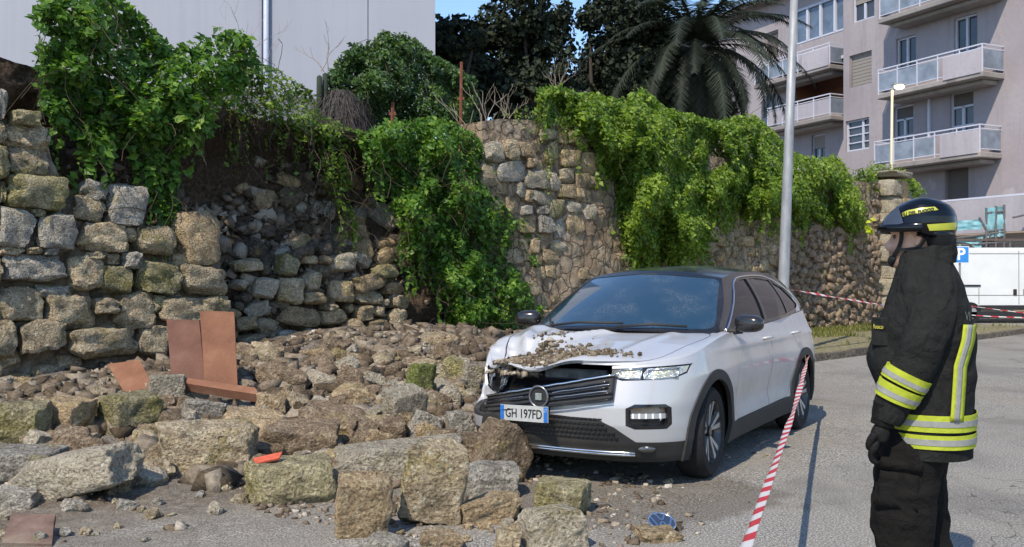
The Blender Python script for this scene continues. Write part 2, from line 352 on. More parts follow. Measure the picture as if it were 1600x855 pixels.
r = np.random.default_rng(3); n = 15000; S = r.uniform(2, 17, n); Q = r.beta(1.1, 2.0, n)*3.4+.1; X = W0.x+S*WD.x+Q*WN.x; Y = W0.y+S*WD.y+Q*WN.y
k = fbm(np.stack([X, Y, X*0], 1), 1.3, 3, 12) > -.08+.1*(Q-1.2); P = np.stack([X, Y, X*0+.10], 1)[k]
blades('verge_grass', P, .04, .16, .008, M['grass'], 4, 'short yellow green grass on the verge below the wall')
# ================================================================ OLD STONE WALL (left part, broken middle, right part)
s = NM('old mortar', .97, .1); p = s.pos(); a = s.noise(4, 6, .65, p); f = s.noise(45, 5, .7, p)
c = s.ramp(a, [(.3, (.09, .065, .045)), (.5, (.24, .185, .13)), (.68, (.42, .355, .27))]); s.col(s.mix(s.ramp(f, [(.3, .7), (.5, 0.0)]), c, (.05, .04, .03)))
s.bump(s.math('ADD', a, f), .03); M['mortar'] = s.m
s = NM('lime render', .95, .1); p = s.pos(); a = s.noise(2.2, 7, .65, p); f = s.noise(38, 5, .7, p)
c = s.ramp(a, [(.25, (.22, .155, .10)), (.45, (.40, .30, .205)), (.7, (.52, .43, .32))]); c = s.mix(s.ramp(s.noise(6, 6, .7, s.pos((1, 1, .35))), [(.48, 0.0), (.62, .55)]), c, (.13, .10, .075))
s.col(s.mix(s.ramp(f, [(.3, .5), (.5, 0.0)]), c, (.09, .07, .05))); dn = s.n('ShaderNodeTexNoise'); dn.inputs['Scale'].default_value = 3.5; dn.inputs['Detail'].default_value = 4; s.l(p, dn.inputs['Vector']); dv = s.n('ShaderNodeVectorMath', operation='SCALE'); s.l(dn.outputs['Color'], dv.inputs[0]); dv.inputs['Scale'].default_value = .35; da = s.n('ShaderNodeVectorMath', operation='ADD'); s.l(p, da.inputs[0]); s.l(dv.outputs[0], da.inputs[1])
ve = s.vor(3.6, da.outputs[0], 'DISTANCE_TO_EDGE'); vj = s.math('MULTIPLY', s.ramp(ve, [(0.0, 0.0), (.09, 1.0)]), 1.0); old = s.b.inputs['Base Color'].links[0].from_socket
s.col(s.mix(s.math('MULTIPLY', s.math('SUBTRACT', 1.0, vj), .55), old, (.10, .075, .055)))
s.bump(s.math('ADD', s.math('MULTIPLY', vj, .9), s.math('ADD', s.math('MULTIPLY', a, 1.5), f)), .05); M['render'] = s.m
s = NM('dark earth bank', .98, .08); p = s.pos(); a = s.noise(1.6, 6, .65, p); f = s.noise(16, 8, .75, p); g = s.noise(60, 4, .7, p)
c = s.ramp(f, [(.3, (.025, .017, .012)), (.5, (.105, .075, .052)), (.68, (.27, .205, .15))]); c = s.mix(s.ramp(a, [(.48, 0.0), (.6, .7)]), c, s.ramp(g, [(.35, (.06, .042, .03)), (.65, (.27, .2, .14))]))
s.col(c); s.bump(s.math('ADD', s.math('MULTIPLY', f, 1.5), g), .05); M['bank'] = s.m
def wall_grid(name, s0, s1, nS, nZ, ztop, qf, mat, parent=None, zb=-.3, thick=.7, label=None, kind=None):
    """front face of a wall as a relief grid with a top and back"""
    S = np.linspace(s0, s1, nS); V = []; zt = np.array([ztop(x) for x in S])
    for jj in range(nZ+2):
        v = min(jj, nZ-1)/(nZ-1); Zc = zb+(zt-zb)*v
        if jj < nZ: q = qf(S, Zc)
        else: q = qf(S, zt)-thick
        if jj == nZ+1: Zc = zb+0*S; 
        V.append(np.stack([W0.x+S*WD.x+q*WN.x, W0.y+S*WD.y+q*WN.y, Zc], 1))
    V = np.array(V); nr = V.shape[0]; V = V.reshape(-1, 3); I = np.arange((nr-1)*(nS-1)); j = I//(nS-1); i = I % (nS-1)
    Fc = [tuple(x) for x in np.stack([j*nS+i, j*nS+i+1, (j+1)*nS+i+1, (j+1)*nS+i], 1)]
    Fc.append(tuple(range(0, nr*nS, nS))); Fc.append(tuple(range(nS-1, nr*nS, nS))[::-1])
    me = bpy.data.meshes.new(name); me.from_pydata(V.tolist(), [], Fc); me.update(); me.set_sharp_from_angle(angle=R(70)); me.polygons.foreach_set('use_smooth', [True]*len(me.polygons))
    return tag(link(name, me, parent, mat), label, kind=kind)
def pfbm(S, Z, sc, oc, seed): return fbm(np.stack([S, Z, S*0+seed*3.3], 1), sc, oc, seed)
VAR = {}
def variants(kind, mat, cnt, **k):
    if (kind, mat) not in VAR:
        base = [rock_mesh('stone', 100*len(VAR)+i+3, **k) for i in range(cnt)]
        VAR[(kind, mat)] = [with_mat(b, M[mat]) for b in base]
        for b in base: bpy.data.meshes.remove(b)
    return VAR[(kind, mat)]
WROT = math.atan2(WD.y, WD.x)
SROOT = {}
def put_stone(parent, sc, zc, w_, h_, q, d, meshes, tilt=0.0, name='stone', inset=.35):
    o = link(name, rnd.choice(meshes), parent)
    loc = Vector(WD*sc+WN*(q-d*inset)); loc.z = zc; o.location = loc - (parent_off.get(parent.name, Vector((0, 0, 0))))
    o.rotation_euler = (rnd.uniform(-.08, .08), tilt+rnd.uniform(-.05, .05), WROT+rnd.uniform(-.08, .08)+(PI if rnd.random() < .5 else 0)); o.scale = (w_/2*1.03, d/2, h_/2*1.03); return o
parent_off = {}
def conv(lst, ox, oy, k, q=0.0):
    out = []
    for (a, b, c, d, *m) in lst:
        x0, y0, x1, y1 = ox+a/k, oy+b/k, ox+c/k, oy+d/k
        s0, zt = w_sz(x0, (y0+y1)/2, q); s1, _ = w_sz(x1, (y0+y1)/2, q); _, z1 = w_sz((x0+x1)/2, y0, q); _, z0 = w_sz((x0+x1)/2, y1, q)
        out.append((s0, s1, z0, z1, m[0] if m else None))
    return out
def fill_small(occ, s0, s1, z0, z1, cell, ztop, rr, nmax, zb=lambda s: 0, jit=.45, kmin=.55, kmax=1.1):
    """stones where none of the listed ones sits"""
    out = []; 
    def ok(a, b, c, d, lst, t=.35):
        for (e, f, g, h, *_x) in lst:
            ox = min(b, f)-max(a, e); oz = min(d, h)-max(c, g)
            if ox > 0 and oz > 0 and ox*oz > t*min((b-a)*(d-c), (f-e)*(h-g)): return False
        return True
    z = z0
    while z < z1:
        hh = cell*rr.uniform(.75, 1.15); sx = s0+rr.uniform(0, .2)
        while sx < s1:
            ww = cell*rr.uniform(.6, 2.0); cc = sx+ww/2; zc = z+hh/2+rr.uniform(-.25, .25)*cell*jit*2
            h2 = hh*rr.uniform(.85, 1.12); w2 = ww*rr.uniform(.9, 1.05)
            if zb(cc) < zc < ztop(cc)-h2*.2 and ok(cc-w2/2, cc+w2/2, zc-h2/2, zc+h2/2, occ+out, .22): out.append((cc-w2/2, cc+w2/2, zc-h2/2, zc+h2/2, None))
            sx += ww*1.0
        z += hh*.98
    return out[:nmax]
# ---- left standing part
def interp(tab):
    a = np.array([t[0] for t in tab]); b = np.array([t[1] for t in tab]); return lambda x: float(np.interp(x, a, b))
tab = [(-60, 170), (0, 172), (72, 180), (85, 235), (105, 290), (150, 283), (228, 292), (240, 345), (290, 345), (338, 400), (352, 430), (365, 500), (378, 560)]
ztopL = interp([w_sz(x, y)[0:2] for x, y in tab])
lw = empty('stone_wall', W0, 0, 'standing broken left part of the old rubble stone wall, big pale blocks beside the terracotta slabs', 'wall'); parent_off[lw.name] = Vector((0, 0, 0))
sE = w_sz(378, 560)[0]; sL = w_sz(-140, 300)[0]
o = wall_grid('mortar_core', sL, sE, 130, 70, lambda x: ztopL(x)-.06, lambda S, Z: -.15+.10*pfbm(S, Z, 2.5, 4, 2)+.08*pfbm(S, Z, 9, 4, 4), M['mortar'], thick=.5)
o.parent = lw; o.matrix_parent_inverse = Matrix.Translation(-W0)
L5 = [(30, 0, 215, 80), (0, 90, 35, 190), (0, 195, 160, 385, 'g'), (165, 235, 330, 400, 'g'), (145, 215, 200, 250), (35, 75, 285, 235), (365, 90, 485, 180), (330, 165, 475, 275), (485, 110, 655, 305), (340, 280, 570, 410), (560, 300, 615, 365),
 (605, 295, 775, 420), (790, 230, 965, 470, 'w'), (0, 382, 110, 428), (10, 425, 290, 555), (305, 430, 455, 580), (120, 390, 185, 420), (195, 388, 262, 422), (385, 412, 470, 450), (465, 415, 530, 465), (535, 410, 620, 485, 'g'), (455, 470, 600, 595), (610, 455, 790, 595),
 (800, 475, 1005, 600), (770, 410, 860, 475), (0, 560, 200, 715), (165, 555, 340, 612), (215, 600, 425, 755), (420, 615, 520, 685), (510, 590, 690, 750), (675, 600, 735, 670), (700, 610, 900, 720), (90, 715, 295, 855), (305, 750, 600, 880), (615, 740, 745, 880), (-40, 715, 75, 880), (880, 605, 1010, 675),
 (-90, 430, 0, 555), (-120, 240, 0, 380), (-100, 60, 0, 230)]
L1 = [(50, 500, 165, 570), (20, 550, 230, 665), (30, 660, 215, 780), (-20, 380, 30, 530), (-40, 650, 25, 790), (-40, 540, 22, 640), (-90, 500, -20, 700)]
occ = conv(L5, 0, 250, 2.85)+conv(L1, 0, 0, 2.85); rr = random.Random(3)
small = fill_small(occ, sL, sE, .0, 3.3, .2, ztopL, rr, 200, jit=.5)
KW = dict(n=10, k=9, rough=.11, cuts=9, cutd=.82, nsc=1.9)
for (a, b, c, d, m) in occ:
    kind = {'g': 'stone_grey', 'w': 'stone_warm', None: rnd.choice(['stone', 'stone', 'stone', 'stone_moss', 'stone_grey'])}[m]
    put_stone(lw, (a+b)/2, (c+d)/2, (b-a)*1.06, (d-c)*1.08, .03+rnd.uniform(-.06, .08), min(.6, .3+(b-a)*.35), variants('big', kind, 9, **KW), tilt=rnd.uniform(-.09, .09))
for (a, b, c, d, m) in small:
    put_stone(lw, (a+b)/2, (c+d)/2, (b-a), (d-c)*1.02, -.06+rnd.uniform(-.07, .05), .3, variants('small', rnd.choice(['stone', 'stone_warm', 'stone', 'stone_dark']), 6, n=4, k=4, rough=.09, cuts=6, cutd=.8), tilt=rnd.uniform(-.2, .2))
# ---- broken middle: the inner stones still standing in the breach
tabB = [(352, 470), (372, 470), (395, 440), (430, 405), (470, 380), (520, 375), (560, 395), (600, 410), (640, 440), (652, 500), (660, 545)]
ztopB = interp([w_sz(x, y, -.35)[0:2] for x, y in tabB]); sB0, sB1 = w_sz(352, 470, -.35)[0], w_sz(660, 540, -.35)[0]
bw = empty('stone_wall', W0, 0, 'low inner courses of dark grey stones left in the breach of the collapsed wall', 'wall'); parent_off[bw.name] = Vector((0, 0, 0))
o = wall_grid('mortar_core', sB0, sB1, 100, 60, lambda x: ztopB(x)-.1, lambda S, Z: -.55+.12*pfbm(S, Z, 2.2, 4, 12)+.06*pfbm(S, Z, 8, 3, 14)-.08*Z, M['bank'], thick=.4)
o.parent = bw; o.matrix_parent_inverse = Matrix.Translation(-W0)
L6 = [(630, 415, 760, 500, 'p'), (735, 510, 865, 590), (870, 540, 970, 605), (632, 535, 740, 650), (390, 520, 510, 650), (505, 500, 600, 590), (505, 585, 600, 645), (250, 630, 385, 700, 'p'), (290, 520, 400, 620, 'p'), (410, 650, 595, 755), (590, 665, 710, 745), (750, 640, 830, 715), (825, 650, 880, 700), (900, 595, 990, 665), (885, 665, 965, 780), (795, 705, 885, 765),
 (290, 700, 390, 785), (385, 755, 510, 860, 'g'), (510, 755, 600, 860, 'g'), (620, 750, 690, 795), (690, 710, 780, 810), (780, 765, 915, 860), (630, 790, 745, 860), (750, 580, 870, 650), (830, 465, 920, 530, 'm'), (195, 535, 250, 580, 'p'), (190, 700, 285, 770), (205, 775, 330, 860), (400, 420, 490, 520, 'm'), (915, 780, 1000, 850), (440, 405, 500, 450), (600, 640, 650, 670), (205, 440, 330, 500)]
occB = conv(L6, 300, 250, 2.85, -.35); smallB = fill_small(occB, sB0, sB1, .1, 2.2, .17, lambda x: ztopB(x)-.05, rr, 220, jit=.6)
for (a, b, c, d, m) in occB:
    kind = {'p': 'stone_pale', 'g': 'stone_grey', 'm': 'stone_moss', None: rnd.choice(['stone', 'stone_warm', 'stone', 'stone_dark'])}[m]
    put_stone(bw, (a+b)/2, (c+d)/2, (b-a)*1.02, (d-c)*1.04, -.33+rnd.uniform(-.05, .08)-.05*c, .42, variants('round', kind, 6, n=8, k=5.0, rough=.13, cuts=11, cutd=.76), tilt=rnd.uniform(-.2, .2))
for (a, b, c, d, m) in smallB:
    put_stone(bw, (a+b)/2, (c+d)/2, (b-a), (d-c), -.42+rnd.uniform(-.08, .05), .22, variants('small', rnd.choice(['stone_dark', 'stone_warm', 'stone_dark', 'stone']), 6, n=4, k=4, rough=.09, cuts=6, cutd=.8), tilt=rnd.uniform(-.5, .5))
# ---- earth bank behind the breach
ztb = interp([(-13, 4.5), (-9.3, 4.3), (-8, 4.05), (-6.6, 3.95), (-4.6, 3.75), (-2.5, 3.75), (0, 3.9), (2, 4.1)])
def qbank(S, Z):
    z = Z/3.8; lean = -.62-.5*smooth(.35, .75, z)+.55*smooth(.86, 1.0, z)
    lumps = .22*pfbm(S, Z, .9, 3, 41)+.12*pfbm(S, Z, 3, 4, 43)+.05*pfbm(S, Z, 9, 3, 45)
    end = .5*smooth(-1.2, -.4, S)
    return lean+lumps-end
o = wall_grid('earth_bank', -12.5, .3, 330, 130, ztb, qbank, M['bank'], zb=-.3, thick=3.0, label='dark earth bank with roots laid bare behind the collapsed stretch of wall', kind='structure')
# terrace behind the wall
strip('terrace_ground', -30, 17, -40, -.9, 3.55, 60, 40, M['verge'], .12, 'overgrown higher ground behind the old wall')
s = NM('dark crumbs', .95, .15); at_ = s.n('ShaderNodeAttribute', attribute_name='tone').outputs['Fac']; f = s.noise(60, 4); c = s.ramp(at_, [(0, (.035, .026, .018)), (.5, (.13, .10, .075)), (.85, (.26, .21, .16)), (1, (.42, .37, .3))]); s.col(s.mix(1.0, c, s.ramp(f, [(.3, .6), (.65, 1.1)]), 'MULTIPLY')); s.bump(f, .01); M['crumbs_d'] = s.m
# stones stuck in the bank, single ones larger, crumbs as stuff
r = np.random.default_rng(15); n = 3400; S = r.uniform(-7.2, -.5, n); Z = .5+2.7*r.random(n)**.9
clus = pfbm(S, Z, 1.3, 3, 51); k = (clus > -.12) & (r.random(n) < np.where(Z > 2.6, .35, 1)); S, Z = S[k], Z[k]; q = qbank(S, Z)+.02
P = np.stack([W0.x+S*WD.x+q*WN.x, W0.y+S*WD.y+q*WN.y, Z], 1)
scatter('bank_stones', P, .015, .12, M['crumbs_d'], 'small stones and broken mortar stuck in the dark earth of the bank', 17, flat=.9, power=2.2)
rb = random.Random(8)
for i in range(80):
    x, y = rb.uniform(385, 650), rb.uniform(275, 420); s_, z_ = w_sz(x, y, -.9)
    qq = float(qbank(np.array([s_]), np.array([z_]))[0]); sz = rb.uniform(.12, .34)
    p = W(s_, z_, qq+.02); o = link('bank_stone', rb.choice(variants('small', rb.choice(['stone_dark', 'stone_dark', 'stone_warm', 'stone_grey']), 6, n=4, k=4, rough=.09, cuts=6, cutd=.8)))
    o.location = p; o.scale = (sz*rb.uniform(.6, 1), sz*.5, sz*rb.uniform(.35, .6)); o.rotation_euler = (rb.uniform(-.4, .4), rb.uniform(-.6, .6), WROT+rb.uniform(-.4, .4))
    tag(o, 'stone lodged in the dark earth above the inner courses of the breach', 'stone', 'stones lodged in the earth bank')
# roots hanging from the bank
bm = bmesh.new()
for i in range(150):
    x = rb.uniform(230, 700); s_, _ = w_sz(x, 250, -.6); z_ = ztb(s_)-rb.uniform(-.05, .5); qq = float(qbank(np.array([s_]), np.array([z_]))[0])+.05
    p = W(s_, z_, qq); pts = [p]; d = Vector((rb.uniform(-.4, .4), rb.uniform(-.2, .1), -1)); L = rb.uniform(.25, 1.0)
    for _ in range(5):
        d = d+Vector((rb.uniform(-.5, .5), rb.uniform(-.25, .2), rb.uniform(-.3, .1))); d.normalize(); pts.append(pts[-1]+d*L/5)
    tube(bm, pts, [.007*(1-.15*k)*rb.uniform(.4, 1.4) for k in range(6)], 4, cap=False)
M['root'] = plain('dry roots', (.055, .038, .026), .95, .1, var=.4); tag(obj('hanging_roots', bm, M['root'], smooth=True), 'thin dry roots hanging from the top of the earth bank', 'roots', kind='stuff')
# ---- right standing part
rw = empty('stone_wall', W0, 0, 'long standing right part of the old stone wall running behind the car, smeared with render', 'wall'); parent_off[rw.name] = Vector((0, 0, 0))
ztopR = interp([(-.65, 4.15), (-.2, 4.25), (.6, 4.32), (3, 4.25), (8, 4.2), (14, 4.2), (15.2, 4.2), (18, 4.2)])
qcore = lambda S, Z: -.10+.06*pfbm(S, Z, 1.4, 4, 60)+.035*pfbm(S, Z, 6, 4, 62)+.10*smooth(.9, 1.8, S)*smooth(3.6, 2.4, S+.6*pfbm(S, Z, 1.2, 3, 66))*smooth(3.2, 2.5, Z)+.06*smooth(4.5, 8, S)
o = wall_grid('render_core', -.62, 15.9, 520, 150, ztopR, qcore, M['render'], thick=.6)
o.parent = rw; o.matrix_parent_inverse = Matrix.Translation(-W0)
L7 = [(370, 150, 500, 240, 'g'), (505, 130, 545, 180, 'w'), (495, 185, 600, 270), (455, 240, 500, 310, 'p'), (490, 275, 530, 330), (520, 285, 620, 345, 'p'), (600, 320, 665, 395, 'm'), (645, 180, 715, 250), (715, 195, 780, 275), (775, 210, 825, 270), (640, 250, 730, 320), (720, 265, 755, 325), (665, 330, 745, 380, 'p'), (745, 275, 800, 340), (745, 340, 815, 410),
 (550, 345, 600, 385), (485, 340, 530, 390, 'g'), (630, 400, 685, 500, 'g'), (560, 390, 625, 470, 'g'), (675, 380, 760, 470), (620, 500, 680, 555, 'p'), (590, 60, 650, 160, 'm'), (655, 85, 745, 170), (745, 105, 820, 205), (725, 620, 790, 680, 'w'), (600, 200, 645, 280), (320, 60, 400, 150), (405, 50, 470, 150), (475, 60, 540, 130), (300, 160, 370, 260), (690, 10, 760, 80, 'm'), (560, 0, 640, 55, 'm'), (640, 20, 690, 75)]
occR = conv(L7, 650, 200, 2.85, .02)
def place_R(lst, par, kset, q0, pr, mk):
    for (a, b, c, d, m) in lst:
        kind = {'p': 'stone_pale', 'g': 'stone_grey', 'm': 'stone_moss', 'w': 'stone_warm', None: rnd.choice(kset)}[m]
        put_stone(par, (a+b)/2, (c+d)/2, (b-a)*1.03, (d-c)*1.05, q0+rnd.uniform(-.03, pr), .3, variants(mk, kind, 6, **MK[mk]), tilt=rnd.uniform(-.1, .1), inset=.36)
MK = {'big': KW, 'flat': dict(n=6, k=7.5, rough=.10, cuts=9, cutd=.80), 'tiny': dict(n=4, k=3.6, rough=.11, cuts=6, cutd=.76)}
place_R(occR, rw, ['stone_warm', 'stone_warm', 'stone', 'stone_pale'], -.01, .04, 'flat')
r7 = random.Random(12); ztv = interp([(-.6, 4.1), (1.2, 4.1), (2.4, 3.2), (5, 2.6), (9, 2.7), (15, 3.0), (15.1, 4.2), (16, 4.2)])
f1 = fill_small(occR, -.55, 5.2, .3, 4.2, .30, ztv, r7, 170); place_R(f1, rw, ['stone_warm', 'stone_warm', 'stone', 'stone_warm'], -.085, .02, 'flat')
f2 = fill_small([], 5.2, 9.5, .4, 3.0, .27, ztv, r7, 130, jit=.9); place_R(f2, rw, ['stone_warm', 'stone_warm', 'stone'], -.0, .05, 'tiny')
# the rest of the stones in one part
f3 = fill_small([], 9.3, 15.8, .15, 4.2, .21, ztv, r7, 900, jit=.8)
bm = bmesh.new(); vs = variants('tiny', 'stone_warm', 6, **MK['tiny'])
for (a, b, c, d, m) in f3:
    me = rnd.choice(vs); MM = Matrix.Translation(W((a+b)/2, (c+d)/2, -.06+rnd.uniform(-.03, .05)))@Matrix.Rotation(WROT, 4, 'Z')@Matrix.Rotation(rnd.uniform(-.6, .6), 4, 'Y')@Matrix.Diagonal(((b-a)/2*1.05, .15, (d-c)/2*1.08, 1))
    n0 = len(bm.verts); bm.from_mesh(me); bm.verts.ensure_lookup_table()
    for v in bm.verts[n0:]: v.co = MM@v.co
s3 = stone_mat('mottled rubble', (.15, .10, .075), (.36, .265, .2), (.55, .44, .32), lamt=.2, seed=.4)
o = obj('stone_field', bm, s3, rw, smooth=True); tag(o, kind='stuff'); o.matrix_parent_inverse = Matrix.Translation(-W0)
# squared end pillar
pil = empty('wall_pillar', W(15.9, 0, 0), 0, 'tall squared end pier of yellow blocks where the old wall stops', 'wall pillar')
pw = [('stone_moss' if (i+k) % 2 else 'stone_warm') for i in range(9) for k in range(2)]
for i in range(9):
    zc = .24+i*.48
    for k in range(2):
        sx = 15.75+(k*.62 if i % 2 else k*.62-.12)
        o = link('block', rnd.choice(variants('blk', 'stone_pale' if k == 0 else 'stone_warm', 5, n=7, k=18, rough=.05, cuts=5, cutd=.9)), pil)
        o.location = W(sx, zc, .1)-W(15.9, 0, 0); o.rotation_euler = (0, 0, WROT); o.scale = (.318, .40, .249)
o = link('cap', rnd.choice(variants('blk', 'stone_pale', 5)), pil); o.location = W(16.0, 4.5, .1)-W(15.9, 0, 0); o.rotation_euler = (0, 0, WROT); o.scale = (.66, .46, .09)
# ================================================================ FALLEN BLOCKS AND RUBBLE
FB = [  # px box, material, yaw, roll, pitch, depth ratio, label
 (0, 622, 76, 697, 'moss', 8, 0, 0, .8, 'dark mossy squared block lying at the left edge of the heap'),
 (62, 616, 150, 690, 'warm', -25, 6, 0, .8, 'pale topped block with a blue shadow on its front, right of the mossy edge block'),
 (150, 608, 256, 682, 'moss', 42, -3, 0, .9, 'block with a bright yellow green lichen face beside a dark grey face'),
 (232, 583, 290, 640, 'pale', 20, 0, 0, .7, 'small pale rounded boulder in front of the leaning terracotta slabs'),
 (-30, 692, 92, 762, 'grey', 5, 3, 0, .9, 'low grey slab half buried behind the long tilted block'),
 (28, 684, 220, 790, 'pale', -14, -13, 0, .55, 'long pale slab tilted up to the right, near the left corner of the road'),
 (240, 652, 400, 748, 'stone', 10, 2, 0, .6, 'large squared block with a dark undercut hollow beneath it'),
 (283, 620, 356, 668, 'grey', 30, 8, 0, .8, 'grey broken block just right of the pale rounded boulder'),
 (288, 603, 322, 632, 'pale', 0, 10, 0, .8, 'little pale stone under the fallen terracotta strip'),
 (352, 635, 446, 702, 'warm', -20, 10, 8, .8, 'brownish block leaning behind the mossy block with the red shard'),
 (378, 706, 526, 796, 'moss', 18, 0, 0, .75, 'squared block with yellow moss on its front and a red shard on top'),
 (408, 655, 532, 722, 'brown', 12, 4, 6, .8, 'brown earthy block behind the squared block with the red shard'),
 (468, 628, 578, 692, 'brown', -15, 12, 4, .8, 'earth covered block in the middle of the heap left of the pale pointed rock'),
 (592, 601, 668, 676, 'pale', 35, -8, 10, .9, 'pale pointed rock standing up in the middle of the heap'),
 (640, 640, 690, 690, 'grey', 15, 25, 0, .8, 'grey sloping rock leaning on the right of the pale pointed rock'),
 (522, 684, 722, 762, 'pale', 6, -3, 0, .5, 'broad whitish block lying behind two upright blocks'),
 (524, 735, 612, 846, 'warm', 14, 4, 10, .6, 'upright block with a white top and brown front at the edge of the road'),
 (628, 680, 728, 828, 'stone', 12, 9, 8, .55, 'tallest upright block with rounded top and green stains'),
 (632, 564, 682, 630, 'green', 38, 8, 0, .8, 'green mossy squared block behind the pale pointed rock'),
 (738, 652, 832, 762, 'brown', 40, 27, 0, .55, 'angular brown rock standing tilted against the car number plate'),
 (722, 718, 812, 782, 'grey', 12, 3, 0, .8, 'grey block in shade at the foot of the tilted brown rock'),
 (716, 764, 814, 824, 'warm', 16, -10, 0, .6, 'yellow brown block lying in front of the shaded grey block'),
 (834, 744, 924, 812, 'moss', -24, 2, 0, .9, 'mossy topped block nearest to the car bumper'),
 (810, 782, 920, 866, 'pale', 20, 0, 0, .9, 'cream block with a broken stepped top at the bottom edge'),
 (655, 824, 722, 872, 'warm', 10, 4, 0, .8, 'low tan stone at the bottom edge between the tall block and the cream block'),
 (574, 832, 640, 880, 'grey', -16, 6, 0, .8, 'low grey stone at the bottom edge below the upright brown block'),
 (686, 556, 742, 610, 'moss', -20, 28, 0, .8, 'rounded stone leaning beside the crushed corner of the car'),
 (720, 566, 752, 614, 'pale', 10, 12, 0, .8, 'pale upright stone touching the crushed corner of the car'),
 (686, 676, 762, 728, 'brown', 8, 4, 6, .9, 'brown flat stone behind the tallest upright block'),
 (-10, 756, 58, 800, 'grey', 10, 8, 0, .8, 'grey broken stone above the square brown tile'),
 (182, 776, 216, 800, 'grey', 30, 18, 0, .7, 'small wedge of grey stone below the long tilted slab'),
 (692, 640, 742, 690, 'grey', 22, 5, 0, .8, 'stone in deep shade left of the tilted brown rock'),
 (556, 645, 604, 690, 'stone', -10, 5, 0, .8, 'stone wedged left of the pale pointed rock'),
 (206, 668, 246, 704, 'stone', 12, 10, 0, .8, 'small stone squeezed behind the long tilted slab'),
 (398, 612, 450, 652, 'warm', 30, 14, 0, .8, 'tan stone beside the end of the fallen terracotta strip'),
 (100, 676, 156, 704, 'stone', 10, -4, 0, .8, 'flat stone lying on the back of the long tilted slab'),
 (774, 820, 812, 862, 'stone', 10, 8, 0, .8, 'little stone at the bottom edge left of the cream block'),
 (994, 818, 1064, 850, 'warm', 12, 2, 0, .8, 'flat tan stone on the road carrying the round badge'),
]
M['stone_brown'] = stone_mat('earthy stone', (.11, .08, .055), (.25, .19, .135), (.40, .33, .25), lamt=.12, dark=.4, seed=.25)
M['stone_green'] = stone_mat('green mossy stone', (.08, .10, .035), (.17, .19, .08), (.30, .29, .17), (.15, .20, .04), lamt=1.3, dark=.3, seed=.6)
MM_ = {'moss': 'stone_moss', 'warm': 'stone_warm', 'pale': 'stone_pale', 'grey': 'stone_grey', 'stone': 'stone', 'brown': 'stone_brown', 'green': 'stone_green'}
BLK = []
for i, (x0, y0, x1, y1, mk, yaw, roll, pit, dr, lab) in enumerate(FB):
    me = rock_mesh('fallen_block', 900+i*7, n=22, k=16, rough=.075, cuts=9, cutd=.885, mats=M[MM_[mk]], nsc=1.5)
    p = hit((x0+x1)/2, y1); d = p.y; ap = (x1-x0)/FPX*d; th = R(abs(yaw))
    a = ap/(math.cos(th)+dr*math.sin(th)); b = a*dr; hpx = (y1-y0)/FPX*d; slope = (HC-p.z)/d
    extra = (a*math.sin(th)+b*math.cos(th))*slope; h = max(.5*hpx, hpx-extra*.65)
    h2 = h/(math.cos(R(roll)))-a*abs(math.sin(R(roll)))*.55 if abs(roll) > 7 else h; h2 = max(h2, h*.5)
    o = link('fallen_block', me); o.scale = (a/2*1.16, b/2*1.15, h2/2*1.12)
    o.rotation_euler = (R(pit), R(-roll if False else roll), R(yaw)); dep = (a*math.sin(th)+b*math.cos(th))/2
    o.location = (p.x*(1+dep/d), p.y+dep, p.z+h/2-.015)
    tag(o, lab, 'stone block', 'blocks fallen from the old wall'); BLK.append(o)
# smaller rubble, each piece a thing
RUB = []
r = random.Random(77); RV = {k: variants('rub', k, 7, n=7, k=5.5, rough=.14, cuts=13, cutd=.73) for k in ('stone', 'stone_brown', 'stone_warm', 'stone_pale', 'stone_grey')}
def rubble(n, xa, xb, ya, yb, smin, smax, lab, grp, pw=1.8, kinds=('stone_brown', 'stone_warm', 'stone', 'stone_brown', 'stone_pale')):
    for _ in range(n):
        _x, _y = r.uniform(xa, xb), r.uniform(ya, yb)
        if 255 < _x < 425 and 575 < _y < 640: continue
        p = hit(_x, _y); sz = smin+(smax-smin)*r.random()**pw
        o = link('rubble_stone', r.choice(RV[r.choice(kinds)])); o.scale = (sz*r.uniform(.8, 1.2)/2, sz*r.uniform(.6, 1)/2, sz*r.uniform(.5, .85)/2)
        o.rotation_euler = (r.uniform(-.5, .5), r.uniform(-.5, .5), r.uniform(0, 6.28)); o.location = (p.x, p.y, p.z+sz*.18); tag(o, lab, 'stone', grp); RUB.append((o, sz))
rubble(135, 350, 735, 548, 640, .12, .42, 'rough brown stone in the heap of rubble below the breach', 'rubble stones heaped below the breach', pw=1.15)
rubble(45, 0, 330, 600, 690, .08, .28, 'rough stone at the foot of the standing left wall', 'rubble stones along the foot of the left wall')
rubble(150, 20, 810, 635, 770, .10, .38, 'broken stone wedged between the big fallen blocks', 'rubble stones between the fallen blocks')
rubble(40, 0, 380, 760, 850, .035, .13, 'small grey stone in the dust on the near side of the heap', 'small stones in front of the fallen blocks', kinds=('stone_grey', 'stone', 'stone_pale'))
rubble(26, 600, 820, 770, 850, .04, .15, 'small stone wedged between the near upright blocks', 'small stones among the near blocks', kinds=('stone_pale', 'stone_warm', 'stone'))
rubble(7, 880, 1090, 735, 800, .02, .07, 'little stone lying on the road in front of the car', 'little stones on the road', kinds=('stone_pale', 'stone'))
rubble(8, 1130, 1210, 660, 720, .03, .07, 'little stone in the shadow beside the car', 'little stones beside the car', kinds=('stone_pale', 'stone'))
s = NM('rubble lumps', .96, .12); at_ = s.n('ShaderNodeAttribute', attribute_name='tone').outputs['Fac']; f = s.noise(22, 8, .75); c = s.ramp(at_, [(0, (.10, .075, .05)), (.5, (.22, .17, .12)), (1, (.37, .31, .235))]); s.col(s.mix(1.0, c, s.ramp(f, [(.3, .45), (.65, 1.25)]), 'MULTIPLY')); s.bump(f, .03); M['lumps'] = s.m
